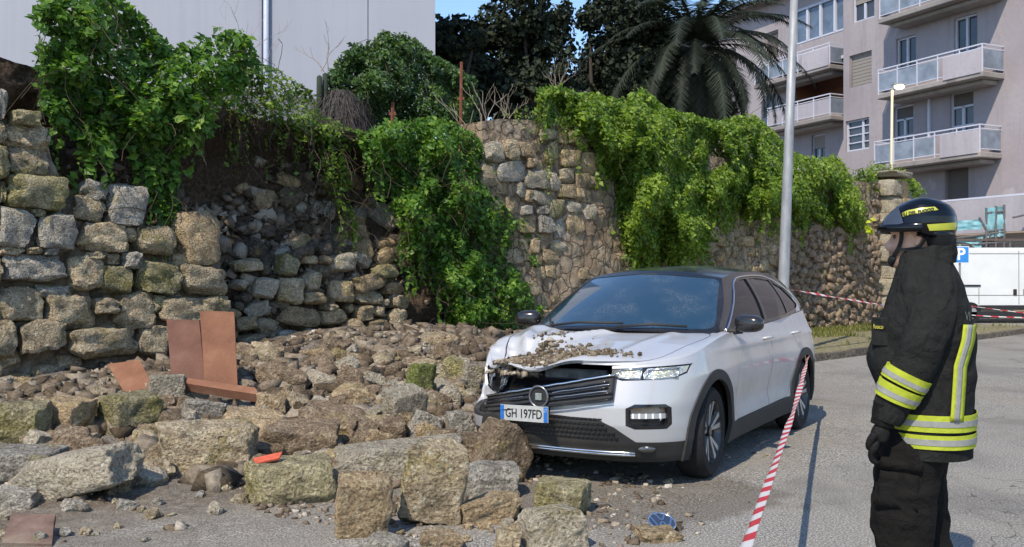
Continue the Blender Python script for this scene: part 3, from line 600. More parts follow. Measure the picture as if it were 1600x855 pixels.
pp = sc_pts(8200, -9, .4, .3, 7.6, 41, lambda S, Q, X, Y, h: (h > .06)*(.25+.75*smooth(-.1, .3, fbm(np.stack([X, Y, X*0], 1), 1.1, 3, 44))))
scatter('rubble_lumps', pp, .025, .115, M['lumps'], 'lumps of brown mortar and broken stone filling the heap', 45, flat=.8, power=2.0)
# terracotta slabs
s = NM('terracotta', .85, .2); p = s.pos(obj=True); a = s.noise(3, 5, .6, p); f = s.noise(60, 3, .6, p)
c = s.ramp(a, [(.3, (.15, .068, .04)), (.55, (.215, .10, .058)), (.75, (.28, .16, .10))]); s.col(s.mix(s.ramp(f, [(.3, .4), (.45, 0.0)]), c, (.24, .14, .10))); s.bump(f, .004); M['terra'] = s.m
s = NM('pinkish terracotta', .85, .2); p = s.pos(obj=True); a = s.noise(4, 5, .6, p); f = s.noise(50, 3, .6, p); c = s.ramp(a, [(.3, (.12, .058, .042)), (.55, (.165, .082, .058)), (.75, (.22, .13, .095))]); s.col(s.mix(s.ramp(f, [(.3, .4), (.45, 0.0)]), c, (.16, .10, .08))); s.bump(f, .004); M['terra_b'] = s.m
s = NM('dusty terracotta', .9, .15); a = s.noise(4, 6, .65); s.col(s.ramp(a, [(.3, (.09, .055, .045)), (.5, (.17, .115, .09)), (.7, (.24, .19, .14))])); s.bump(a, .01); M['terra2'] = s.m
def slab(c4, th, mat, label, nb=True):
    """quad slab from four world corners (tl, tr, br, bl)"""
    P = [Vector(c) for c in c4]; o0 = sum(P, Vector())/4; n = (P[1]-P[0]).cross(P[3]-P[0]).normalized()
    if n.y < 0: n = -n
    bm = bmesh.new(); f = [bm.verts.new(q-o0) for q in P]; g = [bm.verts.new(q-o0+n*th) for q in P]
    bm.faces.new(f); bm.faces.new(g[::-1])
    for k in range(4): bm.faces.new((f[k], g[k], g[(k+1) % 4], f[(k+1) % 4]))
    bmesh.ops.recalc_face_normals(bm, faces=bm.faces[:]); bmesh.ops.subdivide_edges(bm, edges=bm.edges[:], cuts=5, use_grid_fill=True)
    for v in bm.verts: v.co += Vector([mnoise.noise(v.co*9+Vector((k*7, 0, 0)))*.004 for k in range(3)])
    ob = obj('terracotta_slab', bm, mat, loc=o0, auto=30); return tag(ob, label, 'terracotta slab', 'terracotta slabs fallen with the wall')
q = hit(268, 600).y+.05; yb = hit(340, 598).y-.25
slab([at(260, 499, yb+.28), at(311, 500, yb+.30), at(321, 598, yb+.02), at(268, 597, yb)], .035, M['terra_b'], 'left of two terracotta slabs leaning upright on the wall, shorter and pinker')
slab([at(312, 486, yb+.12), at(366, 487, yb+.16), at(371, 603, yb-.20), at(320, 600, yb-.19)], .035, M['terra'], 'right of two terracotta slabs leaning upright on the wall, taller and orange')
q = hit(215, 612).y-.1
slab([at(168, 569, q+.35), at(218, 562, q+.35), at(242, 608, q-.05), at(196, 616, q-.05)], .03, M['terra'], 'terracotta slab lying tilted at the left of the upright pair')
q = hit(340, 605).y-1.0
slab([at(275, 588, q+.10), at(398, 606, q-.1), at(404, 617, q-.17), at(270, 596, q+.02)], .09, M['terra'], 'long narrow terracotta strip fallen flat below the upright slabs')
q = hit(45, 850, .02).y
slab([at(18, 802, q+.32), at(86, 803, q+.3), at(81, 850, q), at(3, 848, q)], .03, M['terra2'], 'square dusty brown tile lying flat in the lower left corner')
bm = bmesh.new(); P = [at(398, 712, 6.35), at(440, 706, 6.4), at(436, 718, 6.3), at(404, 722, 6.3)]
q = hit(420, 795).y+.12; P = [at(396, 716, q+.02), at(441, 706, q+.1), at(436, 716, q+.0), at(400, 724, q-.05)]
M['red'] = plain('red plastic', (.5, .10, .05), .6, .3, var=.25); sh = slab(P, .012, M['red'], 'red broken shard resting on the mossy squared block'); sh.name = 'red_shard'; sh['category'] = 'shard'; del sh['group']

# labels that single out the larger rubble stones by their colour, size and the landmark beside them
LM = [(i, n) for i, n in ((0, 'dark mossy block at the left edge'), (2, 'block with the yellow lichen face'), (3, 'pale rounded boulder'), (5, 'long tilted pale slab'), (6, 'large undercut block'), (10, 'mossy block with the red shard'), (13, 'pale pointed rock'), (15, 'broad whitish block'), (16, 'upright brown fronted block'), (17, 'tallest upright block'), (18, 'green mossy squared block'), (19, 'tilted brown rock'), (22, 'mossy block by the bumper'), (23, 'cream stepped block'))]
def pxof(v): return 800+FPX*v.x/v.y, 435-FPX*(v.z-HC)/v.y
LMP = [(pxof(BLK[i].location), n) for i, n in LM]+[((315, 545), 'upright terracotta slabs'), ((205, 590), 'tilted terracotta slab'), ((770, 590), 'crushed car corner'), ((60, 520), 'foot of the left wall'), ((520, 545), 'foot of the inner wall courses')]
cand = {}
for o, sz in RUB:
    x, y = pxof(o.location); (q, n) = min(LMP, key=lambda l: (l[0][0]-x)**2+1.6*(l[0][1]-y)**2); dx, dy = x-q[0], y-q[1]
    rel = ('right of' if dx > 0 else 'left of') if abs(dx) > abs(dy)*1.3 else ('in front of' if dy > 0 else 'behind'); mn = o.data.materials[0].name
    colr = {'limestone': 'beige', 'warm limestone': 'tan', 'grey limestone': 'grey', 'pale cut stone': 'pale', 'earthy stone': 'brown'}.get(mn.split('.')[0], 'grey'); cand.setdefault((colr, rel, n), []).append((sz, o))
for (colr, rel, n), L in cand.items():
    L.sort(key=lambda t: -t[0])
    if L[0][0] > .10: L[0][1]['label'] = 'largest %s rubble stone %s the %s' % (colr, rel, n)
    if len(L) > 2 and L[-1][0] < L[-2][0]*.85: L[-1][1]['label'] = 'smallest %s rubble stone %s the %s' % (colr, rel, n)
# ================================================================ CLIMBERS ON THE WALL, TREES BEHIND
def in_poly(P, poly):
    x, y = P[:, 0], P[:, 1]; c = np.zeros(len(P), bool); n = len(poly)
    for i in range(n):
        (x0, y0), (x1, y1) = poly[i], poly[(i+1) % n]
        if y0 == y1: continue
        k = ((y0 > y) != (y1 > y)) & (x < (x1-x0)*(y-y0)/(y1-y0)+x0); c ^= k
    return c
def edge_d(P, poly):
    d = np.full(len(P), 1e9); n = len(poly)
    for i in range(n):
        a = np.array(poly[i], float); b = np.array(poly[(i+1) % n], float); ab = b-a; t = np.clip(((P-a)@ab)/(ab@ab+1e-9), 0, 1)
        d = np.minimum(d, np.linalg.norm(P-(a+t[:, None]*ab), axis=1))
    return d
def rays(PX, PY):
    u = (PX-800)/FPX; v = (427.5-PY)/FPX
    return np.stack([u, math.cos(PITCH)-v*math.sin(PITCH), math.sin(PITCH)+v*math.cos(PITCH)], 1)
def leaves(name, P, N, size, mat, parent, r, label=None, wide=.62, kind=None, tone=None, spread=.75, droop=.25):
    n = len(P); N = N+r.normal(size=(n, 3))*spread; N /= np.linalg.norm(N, axis=1)[:, None]
    A = r.normal(size=(n, 3)); A[:, 2] -= droop*2; A -= N*(A*N).sum(1)[:, None]; A /= np.linalg.norm(A, axis=1)[:, None]; B = np.cross(N, A)
    L = size[:, None]; fold = r.uniform(.05, .3, n)[:, None]*L
    V = np.stack([P-A*L*.5, P+B*L*wide*.5+N*fold*.6-A*L*.08, P+A*L*.5-N*fold*.4, P-B*L*wide*.5+N*fold*.6-A*L*.08], 1).reshape(-1, 3)
    i = (np.arange(n)*4)[:, None]; F = np.concatenate([i+[[0, 1, 2]], i+[[0, 2, 3]]])
    if tone is None: tone = np.clip(r.normal(.45, .24, n), 0, 1)
    o = npmesh(name, V, F, mat, parent, colors=np.repeat(tone, 4)); return tag(o, label, kind=kind)
M['ivy'] = leafmat('climber leaves', (.04, .095, .018), (.105, .225, .03), (.25, .38, .06), .42)
M['ivy_y'] = leafmat('yellow green climber leaves', (.06, .115, .02), (.16, .265, .035), (.36, .46, .075), .45)
M['ivy_d'] = leafmat('small dark climber leaves', (.022, .05, .018), (.06, .12, .035), (.15, .24, .06), .35)
M['twig'] = plain('twigs', (.065, .05, .036), .95, .1, var=.35)
M['rust'] = plain('rusty iron', (.16, .06, .035), .9, .2, var=.4)
def climber(label, poly, n, size, off, bulge, mat, seed, feather=60, cat='climbing plant', gap=-.3, lump=.22, lsc=1.6, yel=0.0, name='climber', up=.9, stems=60, strands=.035):
    r = np.random.default_rng(seed); p = np.array(poly, float); lo, hi = p.min(0), p.max(0)
    P = r.uniform(lo-6, hi+6, (int(n*2.2), 2)); wob = 9*fbm(np.c_[P, P[:, :1]*0], .035, 3, seed)[:, None]+r.normal(size=(len(P), 1))*3
    Pw = P+np.concatenate([wob, wob*.8], 1); P = P[in_poly(Pw, poly)][:n]; e = edge_d(P, poly); D = rays(P[:, 0], P[:, 1])
    B = bulge*np.sqrt(np.clip(e/feather, 0, 1)); base = np.array(W0); wn = np.array(WN)
    def hitq(q): t = ((base[None]+wn[None]*q[:, None]-np.array([0, 0, HC]))@wn)/(D@wn); return np.array([0, 0, HC])+D*t[:, None]
    Q0 = hitq(np.full(len(P), off)); lm = fbm(Q0, lsc, 3, seed+3); lm2 = fbm(Q0, lsc*3, 2, seed+5)
    q = off+B*(.55+.45*lm)+lump*1.25*lm*np.clip(e/20, .3, 1)+.10*lm2; dep = r.beta(1.2, 3.0, len(P))*(.25+.35*B); q = q-dep
    X = hitq(q); keep = (lm2+lm*.6+np.clip(e/25, 0, 1)*.9 > gap)|(r.random(len(P)) < .25); X, dep, lm = X[keep], dep[keep], lm[keep]
    g = .06; gx = (fbm(Q0+[g, 0, 0], lsc, 3, seed+3)-fbm(Q0, lsc, 3, seed+3))[keep]/g; gz = (fbm(Q0+[0, 0, g], lsc, 3, seed+3)-fbm(Q0, lsc, 3, seed+3))[keep]/g
    N = wn[None]*1.0+np.stack([-gx*.3, 0*gx, up-gz*.45], 1); tone = np.clip(r.normal(.42+yel, .27, len(X))+.35*lm, 0, 1)
    below = ~in_poly(P+np.array([0, 26.0]), poly); below = below[keep]; idx = np.where(below)[0]; ns = int(len(idx)*strands)
    if ns > 0:
        SX, SN, ST = [], [], []
        for k in r.choice(idx, ns):
            L_ = r.uniform(.15, .75); m = int(L_/.045)+2; tt = np.linspace(0, 1, m); dx = np.cumsum(r.normal(size=(m, 3))*.016, axis=0); ps = X[k]+np.stack([0*tt, 0*tt, -tt*L_], 1)+dx; SX.append(ps); SN.append(np.tile(N[k]*[1, 1, .2], (m, 1))); ST.append(np.clip(r.normal(.5+yel, .2, m), 0, 1))
        X = np.concatenate([X]+SX); N = np.concatenate([N]+SN); tone = np.concatenate([tone]+ST)
    c = X.mean(0); root = empty(name, (c[0], c[1], 0), 0, label, cat); root['group'] = 'climbing plants over the old wall'
    sz = size*(.4+1.15*r.random(len(X))**1.6); o = leaves('foliage', X-np.array([c[0], c[1], 0]), N, sz, mat, root, r, tone=tone, kind='stuff')
    bm = bmesh.new(); rs = random.Random(seed)
    for _ in range(stems):
        k = r.integers(len(X)); a = Vector(X[k]-np.array([c[0], c[1], 0])); pts = [a]; d = Vector((rs.uniform(-.6, .6), rs.uniform(-.4, .2), rs.uniform(-1, .2)))
        for _ in range(6): d += Vector((rs.uniform(-.5, .5), rs.uniform(-.3, .3), rs.uniform(-.5, .3))); pts.append(pts[-1]+d.normalized()*rs.uniform(.06, .16))
        tube(bm, pts, .005, 3, cap=False)
    so = obj('stems', bm, M['twig'], root); tag(so, kind='stuff'); return root
V1 = [(58, -8), (190, -8), (198, 8), (222, 22), (238, 48), (262, 66), (300, 68), (330, 50), (352, 42), (385, 50), (400, 96), (392, 130), (350, 150), (335, 208), (300, 240), (262, 246), (258, 285), (270, 345), (240, 342), (232, 300), (205, 250), (190, 232), (160, 243), (130, 228), (92, 205), (66, 172), (62, 130), (54, 100), (72, 60), (50, 30)]
climber('bushy green climber with broad leaves hanging over the left wall at the top left corner', V1, 9000, .115, -.15, .75, M['ivy'], 11, lump=.4, gap=.02, lsc=1.7, stems=90)
climber('short hanging tail of broad leaves falling between the pale wall blocks on the left', [(228, 240), (270, 238), (274, 300), (282, 345), (262, 352), (244, 330), (232, 290)], 600, .09, -.1, .25, M['ivy'], 12, feather=20, lump=.12, stems=25)
climber('low tangle of grass and leaves along the top of the bare earth bank', [(345, 100), (400, 96), (440, 112), (485, 140), (505, 180), (560, 205), (600, 215), (585, 250), (540, 232), (470, 218), (400, 205), (350, 195), (325, 160)], 4200, .075, -.75, .35, M['ivy_y'], 13, feather=30, lump=.2, yel=-.1, stems=160)
climber('dense dark bush rising above the bank in front of the white building', [(512, 120), (532, 88), (545, 70), (575, 72), (600, 50), (628, 58), (650, 60), (668, 78), (690, 92), (720, 110), (742, 122), (748, 160), (735, 200), (690, 205), (640, 195), (600, 200), (545, 192), (508, 176)], 15000, .09, -1.6, .7, M['ivy_d'], 14, lump=.4, yel=.05, cat='bush', name='bush', gap=-.7, stems=40)
V3 = [(560, 208), (620, 190), (690, 185), (742, 205), (765, 238), (790, 272), (812, 300), (828, 345), (842, 395), (856, 440), (866, 470), (850, 500), (822, 515), (800, 540), (752, 552), (715, 545), (698, 500), (690, 450), (672, 420), (640, 405), (622, 350), (600, 292), (572, 250)]
climber('thick mass of bright green climber pouring down the wall to the crushed car corner', V3, 21000, .095, -.25, 1.0, M['ivy'], 15, lump=.45, gap=-.25, yel=.03, stems=220)
climber('thin trailing vine hanging over the middle of the bare bank', [(496, 232), (520, 205), (548, 232), (552, 262), (548, 310), (562, 374), (548, 378), (530, 340), (508, 300)], 800, .085, -.55, .25, M['ivy_y'], 16, feather=25, gap=.1, stems=60)
V4 = [(838, 142), (880, 136), (905, 148), (940, 150), (975, 160), (1005, 138), (1035, 165), (1075, 178), (1120, 190), (1150, 188), (1182, 182), (1215, 210), (1240, 238), (1275, 250), (1312, 246), (1338, 285), (1352, 320), (1356, 355), (1330, 382), (1300, 386), (1262, 372), (1232, 345), (1190, 340), (1150, 352), (1118, 348), (1108, 395), (1080, 405), (1058, 418), (1022, 412), (1000, 420), (980, 395), (972, 340), (955, 290), (930, 240), (905, 212), (870, 190), (842, 170)]
climber('long curtain of climber draped over the right wall behind the car and the lamp post', V4, 62000, .105, -.15, .95, M['ivy_y'], 17, feather=38, lump=.55, gap=-.55, yel=.05, stems=120, lsc=.9)
climber('low clump of climber on top of the wall end pier', [(1335, 268), (1372, 258), (1410, 262), (1432, 282), (1446, 300), (1438, 310), (1400, 298), (1372, 284), (1345, 300)], 1800, .11, -.2, .5, M['ivy_y'], 18, feather=20, lump=.3, stems=20)
climber('thin yellow green weeds hanging from the broken top of the right wall', [(778, 178), (800, 168), (850, 172), (900, 200), (930, 225), (905, 225), (880, 215), (868, 262), (858, 300), (850, 240), (820, 200)], 1100, .055, .0, .12, M['ivy_y'], 19, feather=15, gap=.1, yel=.2, stems=40)
# bright single leaf sprig next to the helmet
r = np.random.default_rng(77); c = np.array(wallp(1362, 354, .5)); sp = empty('leaf_sprig', (c[0], c[1], c[2]), 0, 'single bright lime yellow leaf sprig sticking out of the climber by the helmet', 'leaf sprig')
M['lime'] = leafmat('lime leaves', (.42, .5, .03), (.55, .62, .04), (.62, .68, .06), .4)
leaves('leaf', r.normal(size=(9, 3))*.07, np.tile([0.3, -1, .3], (9, 1)).astype(float), np.full(9, .2), M['lime'], sp, r, wide=.9)
# bare twigs and rusty posts on the wall top
def twiggy(name, label, cat, x, y, q, hgt, n, seed, mat, rad=.012):
    rs = random.Random(seed); bm = bmesh.new(); p0 = wallp(x, y, q)
    for k in range(n):
        pts = [Vector((rs.uniform(-.15, .15), rs.uniform(-.1, .1), 0))]; d = Vector((rs.uniform(-.5, .5), rs.uniform(-.3, .3), 1))
        for i in range(7):
            d += Vector((rs.uniform(-.45, .45), rs.uniform(-.3, .3), rs.uniform(-.25, .2))); pts.append(pts[-1]+d.normalized()*hgt/7*rs.uniform(.8, 1.3))
            if rs.random() < .5:
                e = d+Vector((rs.uniform(-1, 1), rs.uniform(-.5, .5), rs.uniform(0, .6))); b = pts[-1]; tube(bm, [b, b+e.normalized()*hgt*.12, b+e.normalized()*hgt*.22+Vector((0, 0, .05))], rad*.4, 3, cap=False)
        tube(bm, pts, [rad*(1-.12*i) for i in range(8)], 5, cap=False)
    o = obj(name, bm, mat, smooth=True, loc=p0); return tag(o, label, cat)
M['greytwig'] = plain('grey bare twigs', (.30, .25, .2), .95, .1, var=.3)
twiggy('bare_shrub', 'leafless pale shrub on the wall top left of the right wall edge', 'shrub', 752, 245, -.6, 1.3, 7, 3, M['greytwig'])
twiggy('bare_shrub', 'leafless twigs rising above the ivy where the wall top is broken', 'shrub', 800, 185, -.5, .5, 6, 4, M['greytwig'], .008)
twiggy('dry_stalks', 'tall dry grass stalks standing before the white building', 'dry stalks', 385, 112, -1.2, 1.0, 5, 5, M['greytwig'], .006)
twiggy('dry_stalks', 'arching dry stalks above the start of the long climber curtain', 'dry stalks', 875, 150, -.6, .6, 8, 6, M['greytwig'], .007)
twiggy('dry_stalks', 'curled dry stem rising left of the dark bush', 'dry stalks', 512, 110, -1.6, .7, 3, 8, M['greytwig'], .009)
for i, (x, y0, y1, lab) in enumerate([(719, 97, 240, 'rusty iron fence post leaning beside the bare shrub'), (612, 160, 205, 'short rusty iron post half hidden in the dark bush'), (117, -20, 60, 'rusty iron post at the top left corner among the climber')]):
    bm = bmesh.new(); a = wallp(x, y1, -1.0); b = wallp(x+2, y0, -1.0); tube(bm, [Vector((0, 0, 0)), b-a], .03, 6); box(bm, (b-a)*.6, (.12, .02, .05)); o = obj('rusty_post', bm, M['rust'], loc=a); tag(o, lab, 'fence post', 'rusty fence posts')
# thatch of dead palm or cane: grey brown drooping mass left of the dark bush
r = np.random.default_rng(8); n = 2600; a = r.random(n)*2*PI; hh = r.random(n)**.8; rad = .42*np.sqrt(1-.93*hh**2)*r.uniform(.55, 1.25, n); c = np.array(wallp(532, 190, -1.5)); c[2] -= .3
P = np.stack([np.cos(a)*rad*1.2, np.sin(a)*rad, hh*.78+.05], 1); sd = np.stack([-np.sin(a), np.cos(a), a*0], 1); ln = r.uniform(.25, .55, n)[:, None]; dn = np.stack([np.cos(a)*.25, np.sin(a)*.25, -np.ones(n)], 1)+r.normal(size=(n, 3))*.35
V = np.stack([P-sd*.006, P+sd*.006, P+dn*ln], 1).reshape(-1, 3); o = npmesh('dead_thatch', V, np.arange(n*3).reshape(-1, 3), plain('dead thatch', (.075, .065, .06), .95, .1, var=.4)); o.location = c
tag(o, 'shaggy grey heap of dead stems left of the dark bush', 'dead stems')
# cactus-like dark stumps
for x, y0, y1, lab in ((499, 118, 180, 'dark thin cactus column left of the dead stems'), (508, 114, 178, 'second dark cactus column touching the dead stems')):
    bm = bmesh.new(); a = wallp(x, y1, -1.6); b = wallp(x, y0, -1.6); tube(bm, [Vector((0, 0, 0)), (b-a)*.5, (b-a)*.96, (b-a)], [.045, .05, .045, .02], 8); tag(obj('cactus', bm, plain('cactus', (.03, .04, .025), .9), smooth=True, loc=a), lab, 'cactus', 'cactus columns')
# ---- trees
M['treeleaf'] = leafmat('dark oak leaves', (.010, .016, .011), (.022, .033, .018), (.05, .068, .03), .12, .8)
M['bark'] = plain('bark', (.05, .042, .036), .95, .1, var=.3)
def tree(label, x, Y, ybase, blobs, n, seed, size=.24):
    """blobs: px circles (x, y, r) at distance Y that make the crown"""
    r = np.random.default_rng(seed); rs = random.Random(seed); X0 = at(x, ybase, Y); root = empty('tree', (X0.x, Y, 0), 0, label, 'tree', 'dark trees behind the wall')
    tot = sum(b[2]**2 for b in blobs); PP, NN = [], []; bm = bmesh.new(); top = Vector((0, 0, 3.2)); tube(bm, [Vector((0, 0, -.5)), Vector((.1, 0, 1.8)), top], [.35, .28, .22], 8)
    for (bx, by, br) in blobs:
        c = at(bx, by, Y+rs.uniform(-1.2, 1.2)); R_ = br/FPX*Y; m = int(n*br**2/tot); d = r.normal(size=(m, 3)); d /= np.linalg.norm(d, axis=1)[:, None]
        rad = R_*(1-.55*r.random(m)**1.6)*(1+.35*fbm(d*1.0+seed+bx, 2.3, 3, seed)); p = d*rad[:, None]; k = fbm(p+np.array(c)*1.3, 1.2, 3, seed+1) > -.16
        cc = np.array([c.x-X0.x, c.y-Y, c.z]); PP.append(p[k]+cc); NN.append(d[k]+[0, 0, .4])
        e = Vector(cc); mid = top.lerp(e, .5)+Vector((rs.uniform(-.5, .5), rs.uniform(-.5, .5), rs.uniform(-.2, .5))); tube(bm, [top, mid, e], [.15, .09, .04], 6)
        for _ in range(5):
            q = e+Vector(r.normal(size=3)*R_*.5); tube(bm, [e, e.lerp(q, .5)+Vector((0, 0, .15)), q], [.04, .025, .01], 4)
    obj('trunk', bm, M['bark'], root, smooth=True); P = np.concatenate(PP); leaves('crown', P, np.concatenate(NN), size*r.uniform(.5, 1.3, len(P)), M['treeleaf'], root, r, spread=1.0, wide=.8); return root
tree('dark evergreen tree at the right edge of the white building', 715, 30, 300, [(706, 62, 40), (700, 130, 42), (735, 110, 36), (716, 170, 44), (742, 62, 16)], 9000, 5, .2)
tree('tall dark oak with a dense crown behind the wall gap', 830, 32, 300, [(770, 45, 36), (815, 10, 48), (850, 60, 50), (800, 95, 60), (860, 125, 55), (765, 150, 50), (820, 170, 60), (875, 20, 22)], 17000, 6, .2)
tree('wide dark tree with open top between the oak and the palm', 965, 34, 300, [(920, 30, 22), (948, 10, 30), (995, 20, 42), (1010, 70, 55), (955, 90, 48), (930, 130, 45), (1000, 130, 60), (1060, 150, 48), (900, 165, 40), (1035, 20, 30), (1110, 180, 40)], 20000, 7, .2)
# ---- date palm
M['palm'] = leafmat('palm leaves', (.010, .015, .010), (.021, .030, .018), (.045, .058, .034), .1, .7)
def palm(label, px, py, Y, seed):
    r = np.random.default_rng(seed); rs = random.Random(seed); c = at(px, py, Y); root = empty('palm_tree', (c.x, c.y, 0), 0, label, 'palm tree')
    bm = bmesh.new(); rings = tube(bm, [Vector((0, 0, z)) for z in np.linspace(-.5, c.z, 14)], [.42+.04*(i % 2) for i in range(14)], 12); obj('trunk', bm, M['bark'], root, smooth=True)
    for i in range(104):
        az = i*2.39996; el = R(78-i*1.38+rs.uniform(-9, 9)); L = rs.uniform(3.6, 4.8) if i < 66 else rs.uniform(2.8, 3.6); n = 54
        h = Vector((math.cos(az), math.sin(az), 0)); pts = []; p = Vector((0, 0, c.z)); e = el; st = L/12
        for k in range(13): pts.append(p.copy()); p += (h*math.cos(e)+Vector((0, 0, math.sin(e))))*st; e -= R(rs.uniform(6, 9.5)) if e > R(-88) else 0
        A = np.array([tuple(q) for q in pts]); t = np.linspace(.1, .995, 92); idx = t*12; i0 = np.minimum(idx.astype(int), 11); f = (idx-i0)[:, None]; Q = A[i0]*(1-f)+A[i0+1]*f; T = A[i0+1]-A[i0]; T /= np.linalg.norm(T, axis=1)[:, None]
        sd = np.cross(T, np.array([0, 0, 1.0])+1e-3); sd /= np.linalg.norm(sd, axis=1)[:, None]; up = np.cross(sd, T); VV = []; FF = []; q0 = 0
        for sg in (-1, 1):
            ln = (.52*np.sin(np.clip(t, .05, 1)*PI*.86+.25)+.08)[:, None]; tip = Q+(sd*sg*.75+T*.55-up*.05+r.normal(size=Q.shape)*.09+np.array([0, 0, -.28]))*ln; wv = T*.024
            v = np.stack([Q-wv, Q+wv, tip], 1).reshape(-1, 3); VV.append(v); FF.append(np.arange(len(v)).reshape(-1, 3)+q0); q0 += len(v)
        rib = []; bmv = []
        for k in range(13):
            wq = .03*(1-k/14); bmv += [A[k]+sd[min(k*7, 91)]*wq, A[k]-sd[min(k*7, 91)]*wq]
        VV.append(np.array(bmv)); ff = [(q0+2*k, q0+2*k+1, q0+2*k+3) for k in range(12)]+[(q0+2*k, q0+2*k+3, q0+2*k+2) for k in range(12)]; FF.append(np.array(ff))
        V = np.concatenate(VV); npmesh('frond', V, np.concatenate(FF), M['palm'], root, colors=np.clip(r.normal(.5, .2)+np.zeros(len(V)), 0, 1))
    return root
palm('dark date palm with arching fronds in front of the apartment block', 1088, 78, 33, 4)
# ================================================================ APARTMENT BLOCK, WHITE BUILDING, BACKGROUND THINGS
FD = Vector((-.42, .9075, 0)).normalized(); FN = Vector((-FD.y, FD.x, 0)); FA = Vector((18.5, 37.0, 0)); FB0 = Vector((15.8, 47.5, 0))
def plaster(name, lo, hi, patch=(.5, .47, .46), pa=.35, warm=None):
    s = NM(name, .93, .15); p = s.pos(); a = s.noise(.35, 5, .6, p); f = s.noise(6, 5, .6, p); c = s.ramp(a, [(.3, lo), (.7, hi)])
    k = s.noise(.55, 3, .5, s.pos((1, 1, .8)), .4); c = s.mix(s.ramp(k, [(.66, 0.0), (.68, pa)]), c, patch)
    st = s.noise(1.2, 4, .6, s.pos((2.2, 2.2, .22))); c = s.mix(s.ramp(st, [(.5, 0.0), (.75, .35)]), c, tuple(v*.62 for v in lo)); c = s.mix(s.ramp(f, [(.3, .25), (.5, 0.0)]), c, tuple(v*.8 for v in lo))
    if warm:
        z = s.n('ShaderNodeSeparateXYZ'); s.l(p, z.inputs[0]); zz = s.math('ADD', z.outputs['Z'], s.math('MULTIPLY', a, 1.2)); c = s.mix(s.ramp(s.math('MULTIPLY', zz, .1), [(warm[0]*.1, 1.0), (warm[0]*.1+.03, 0.0)]), c, warm[1])
    s.col(c); s.bump(f, .01); return s.m
M['plaster'] = plaster('worn lilac grey plaster', (.285, .25, .26), (.35, .315, .325), warm=(4.4, (.44, .36, .29)))
M['plaster_p'] = plaster('pale balcony plaster', (.34, .315, .345), (.43, .40, .42), pa=.1)
M['concrete'] = plaster('balcony concrete', (.2, .18, .17), (.34, .31, .29), (.12, .1, .09), .6)
M['whitewood'] = plain('white window frames', (.46, .48, .55), .6, .3, var=.08)
M['railpaint'] = plain('white railing paint', (.5, .51, .58), .5, .4, var=.1)
M['shutter'] = plain('brown roller shutter', (.12, .105, .095), .8, .2, var=.12); M['shutter_b'] = plain('beige roller shutter', (.25, .225, .20), .8, .2, var=.1)
M['orange'] = plain('orange loggia wall', (.30, .14, .09), .9, .2, var=.15)
def glassmat(name, c, rough=.08, spec=.7):
    s = NM(name, rough, spec); n = s.noise(1.7, 3); s.col(s.ramp(n, [(.35, tuple(v*.6 for v in c)), (.65, c)])); return s.m
M['winglass'] = glassmat('dark window glass', (.05, .055, .07)); M['frost'] = glassmat('frosted balcony panel', (.24, .28, .34), .35, .5); M['skyglass'] = glassmat('loggia glass', (.12, .16, .22), .15, .7)
def facade(root, O, rects, s0, s1, z0, z1, name='facade_wall', mat=None, depth=.22):
    """wall with rectangular openings: rects (sa, sb, za, zb)"""
    bm = bmesh.new(); SS = sorted(set([s0, s1]+[v for r_ in rects for v in r_[:2]])); ZZ = sorted(set([z0, z1]+[v for r_ in rects for v in r_[2:4]])); vs = {}
    def vt(s, z, q=0.0):
        k = (round(s, 4), round(z, 4), q)
        if k not in vs: vs[k] = bm.verts.new(O+FD*s+FN*q+Vector((0, 0, z))-root.location)
        return vs[k]
    for i in range(len(SS)-1):
        for j in range(len(ZZ)-1):
            cs, cz = (SS[i]+SS[i+1])/2, (ZZ[j]+ZZ[j+1])/2
            if any(a < cs < b and c < cz < d for a, b, c, d in rects): continue
            bm.faces.new((vt(SS[i], ZZ[j]), vt(SS[i+1], ZZ[j]), vt(SS[i+1], ZZ[j+1]), vt(SS[i], ZZ[j+1])))
    for a, b, c, d in rects:
        P = [(a, c), (b, c), (b, d), (a, d)]
        for k in range(4):
            p, q = P[k], P[(k+1) % 4]; v = [bm.verts.new(O+FD*x+FN*y+Vector((0, 0, z))-root.location) for x, z, y in ((p[0], p[1], 0), (q[0], q[1], 0), (q[0], q[1], -depth), (p[0], p[1], -depth))]; bm.faces.new(v)
    return obj(name, bm, mat or M['plaster'], root)
FROT = math.atan2(FD.y, FD.x)
def fbox(root, name, O, s0, s1, q0, q1, z0, z1, mat, parent=None, bevel=0):
    """box in facade coordinates, child of parent or root"""
    bm = bmesh.new(); MX = Matrix.Translation(O+FD*(s0+s1)/2+FN*(q0+q1)/2+Vector((0, 0, (z0+z1)/2))-root.location)@Matrix.Rotation(FROT, 4, 'Z')
    box(bm, (0, 0, 0), (abs(s1-s0), abs(q1-q0), z1-z0), MX)
    if bevel: bmesh.ops.bevel(bm, geom=bm.edges[:], offset=bevel, segments=1, affect='EDGES')
    return obj(name, bm, mat, parent or root)
def frames(root, name, O, boxes, mat, parent=None):
    bm = bmesh.new()
    for (s0, s1, q0, q1, z0, z1) in boxes:
        MX = Matrix.Translation(O+FD*(s0+s1)/2+FN*(q0+q1)/2+Vector((0, 0, (z0+z1)/2))-root.location)@Matrix.Rotation(FROT, 4, 'Z'); box(bm, (0, 0, 0), (abs(s1-s0), abs(q1-q0), z1-z0), MX)
    return obj(name, bm, mat, parent or root)
def fp(O, px, py, off=0.0):
    d = ray(px, py); P0 = O+FN*off; t = (P0-Vector((0, 0, HC))).dot(FN)/d.dot(FN); p = Vector((0, 0, HC))+d*t; return (p-O).dot(FD), p.z
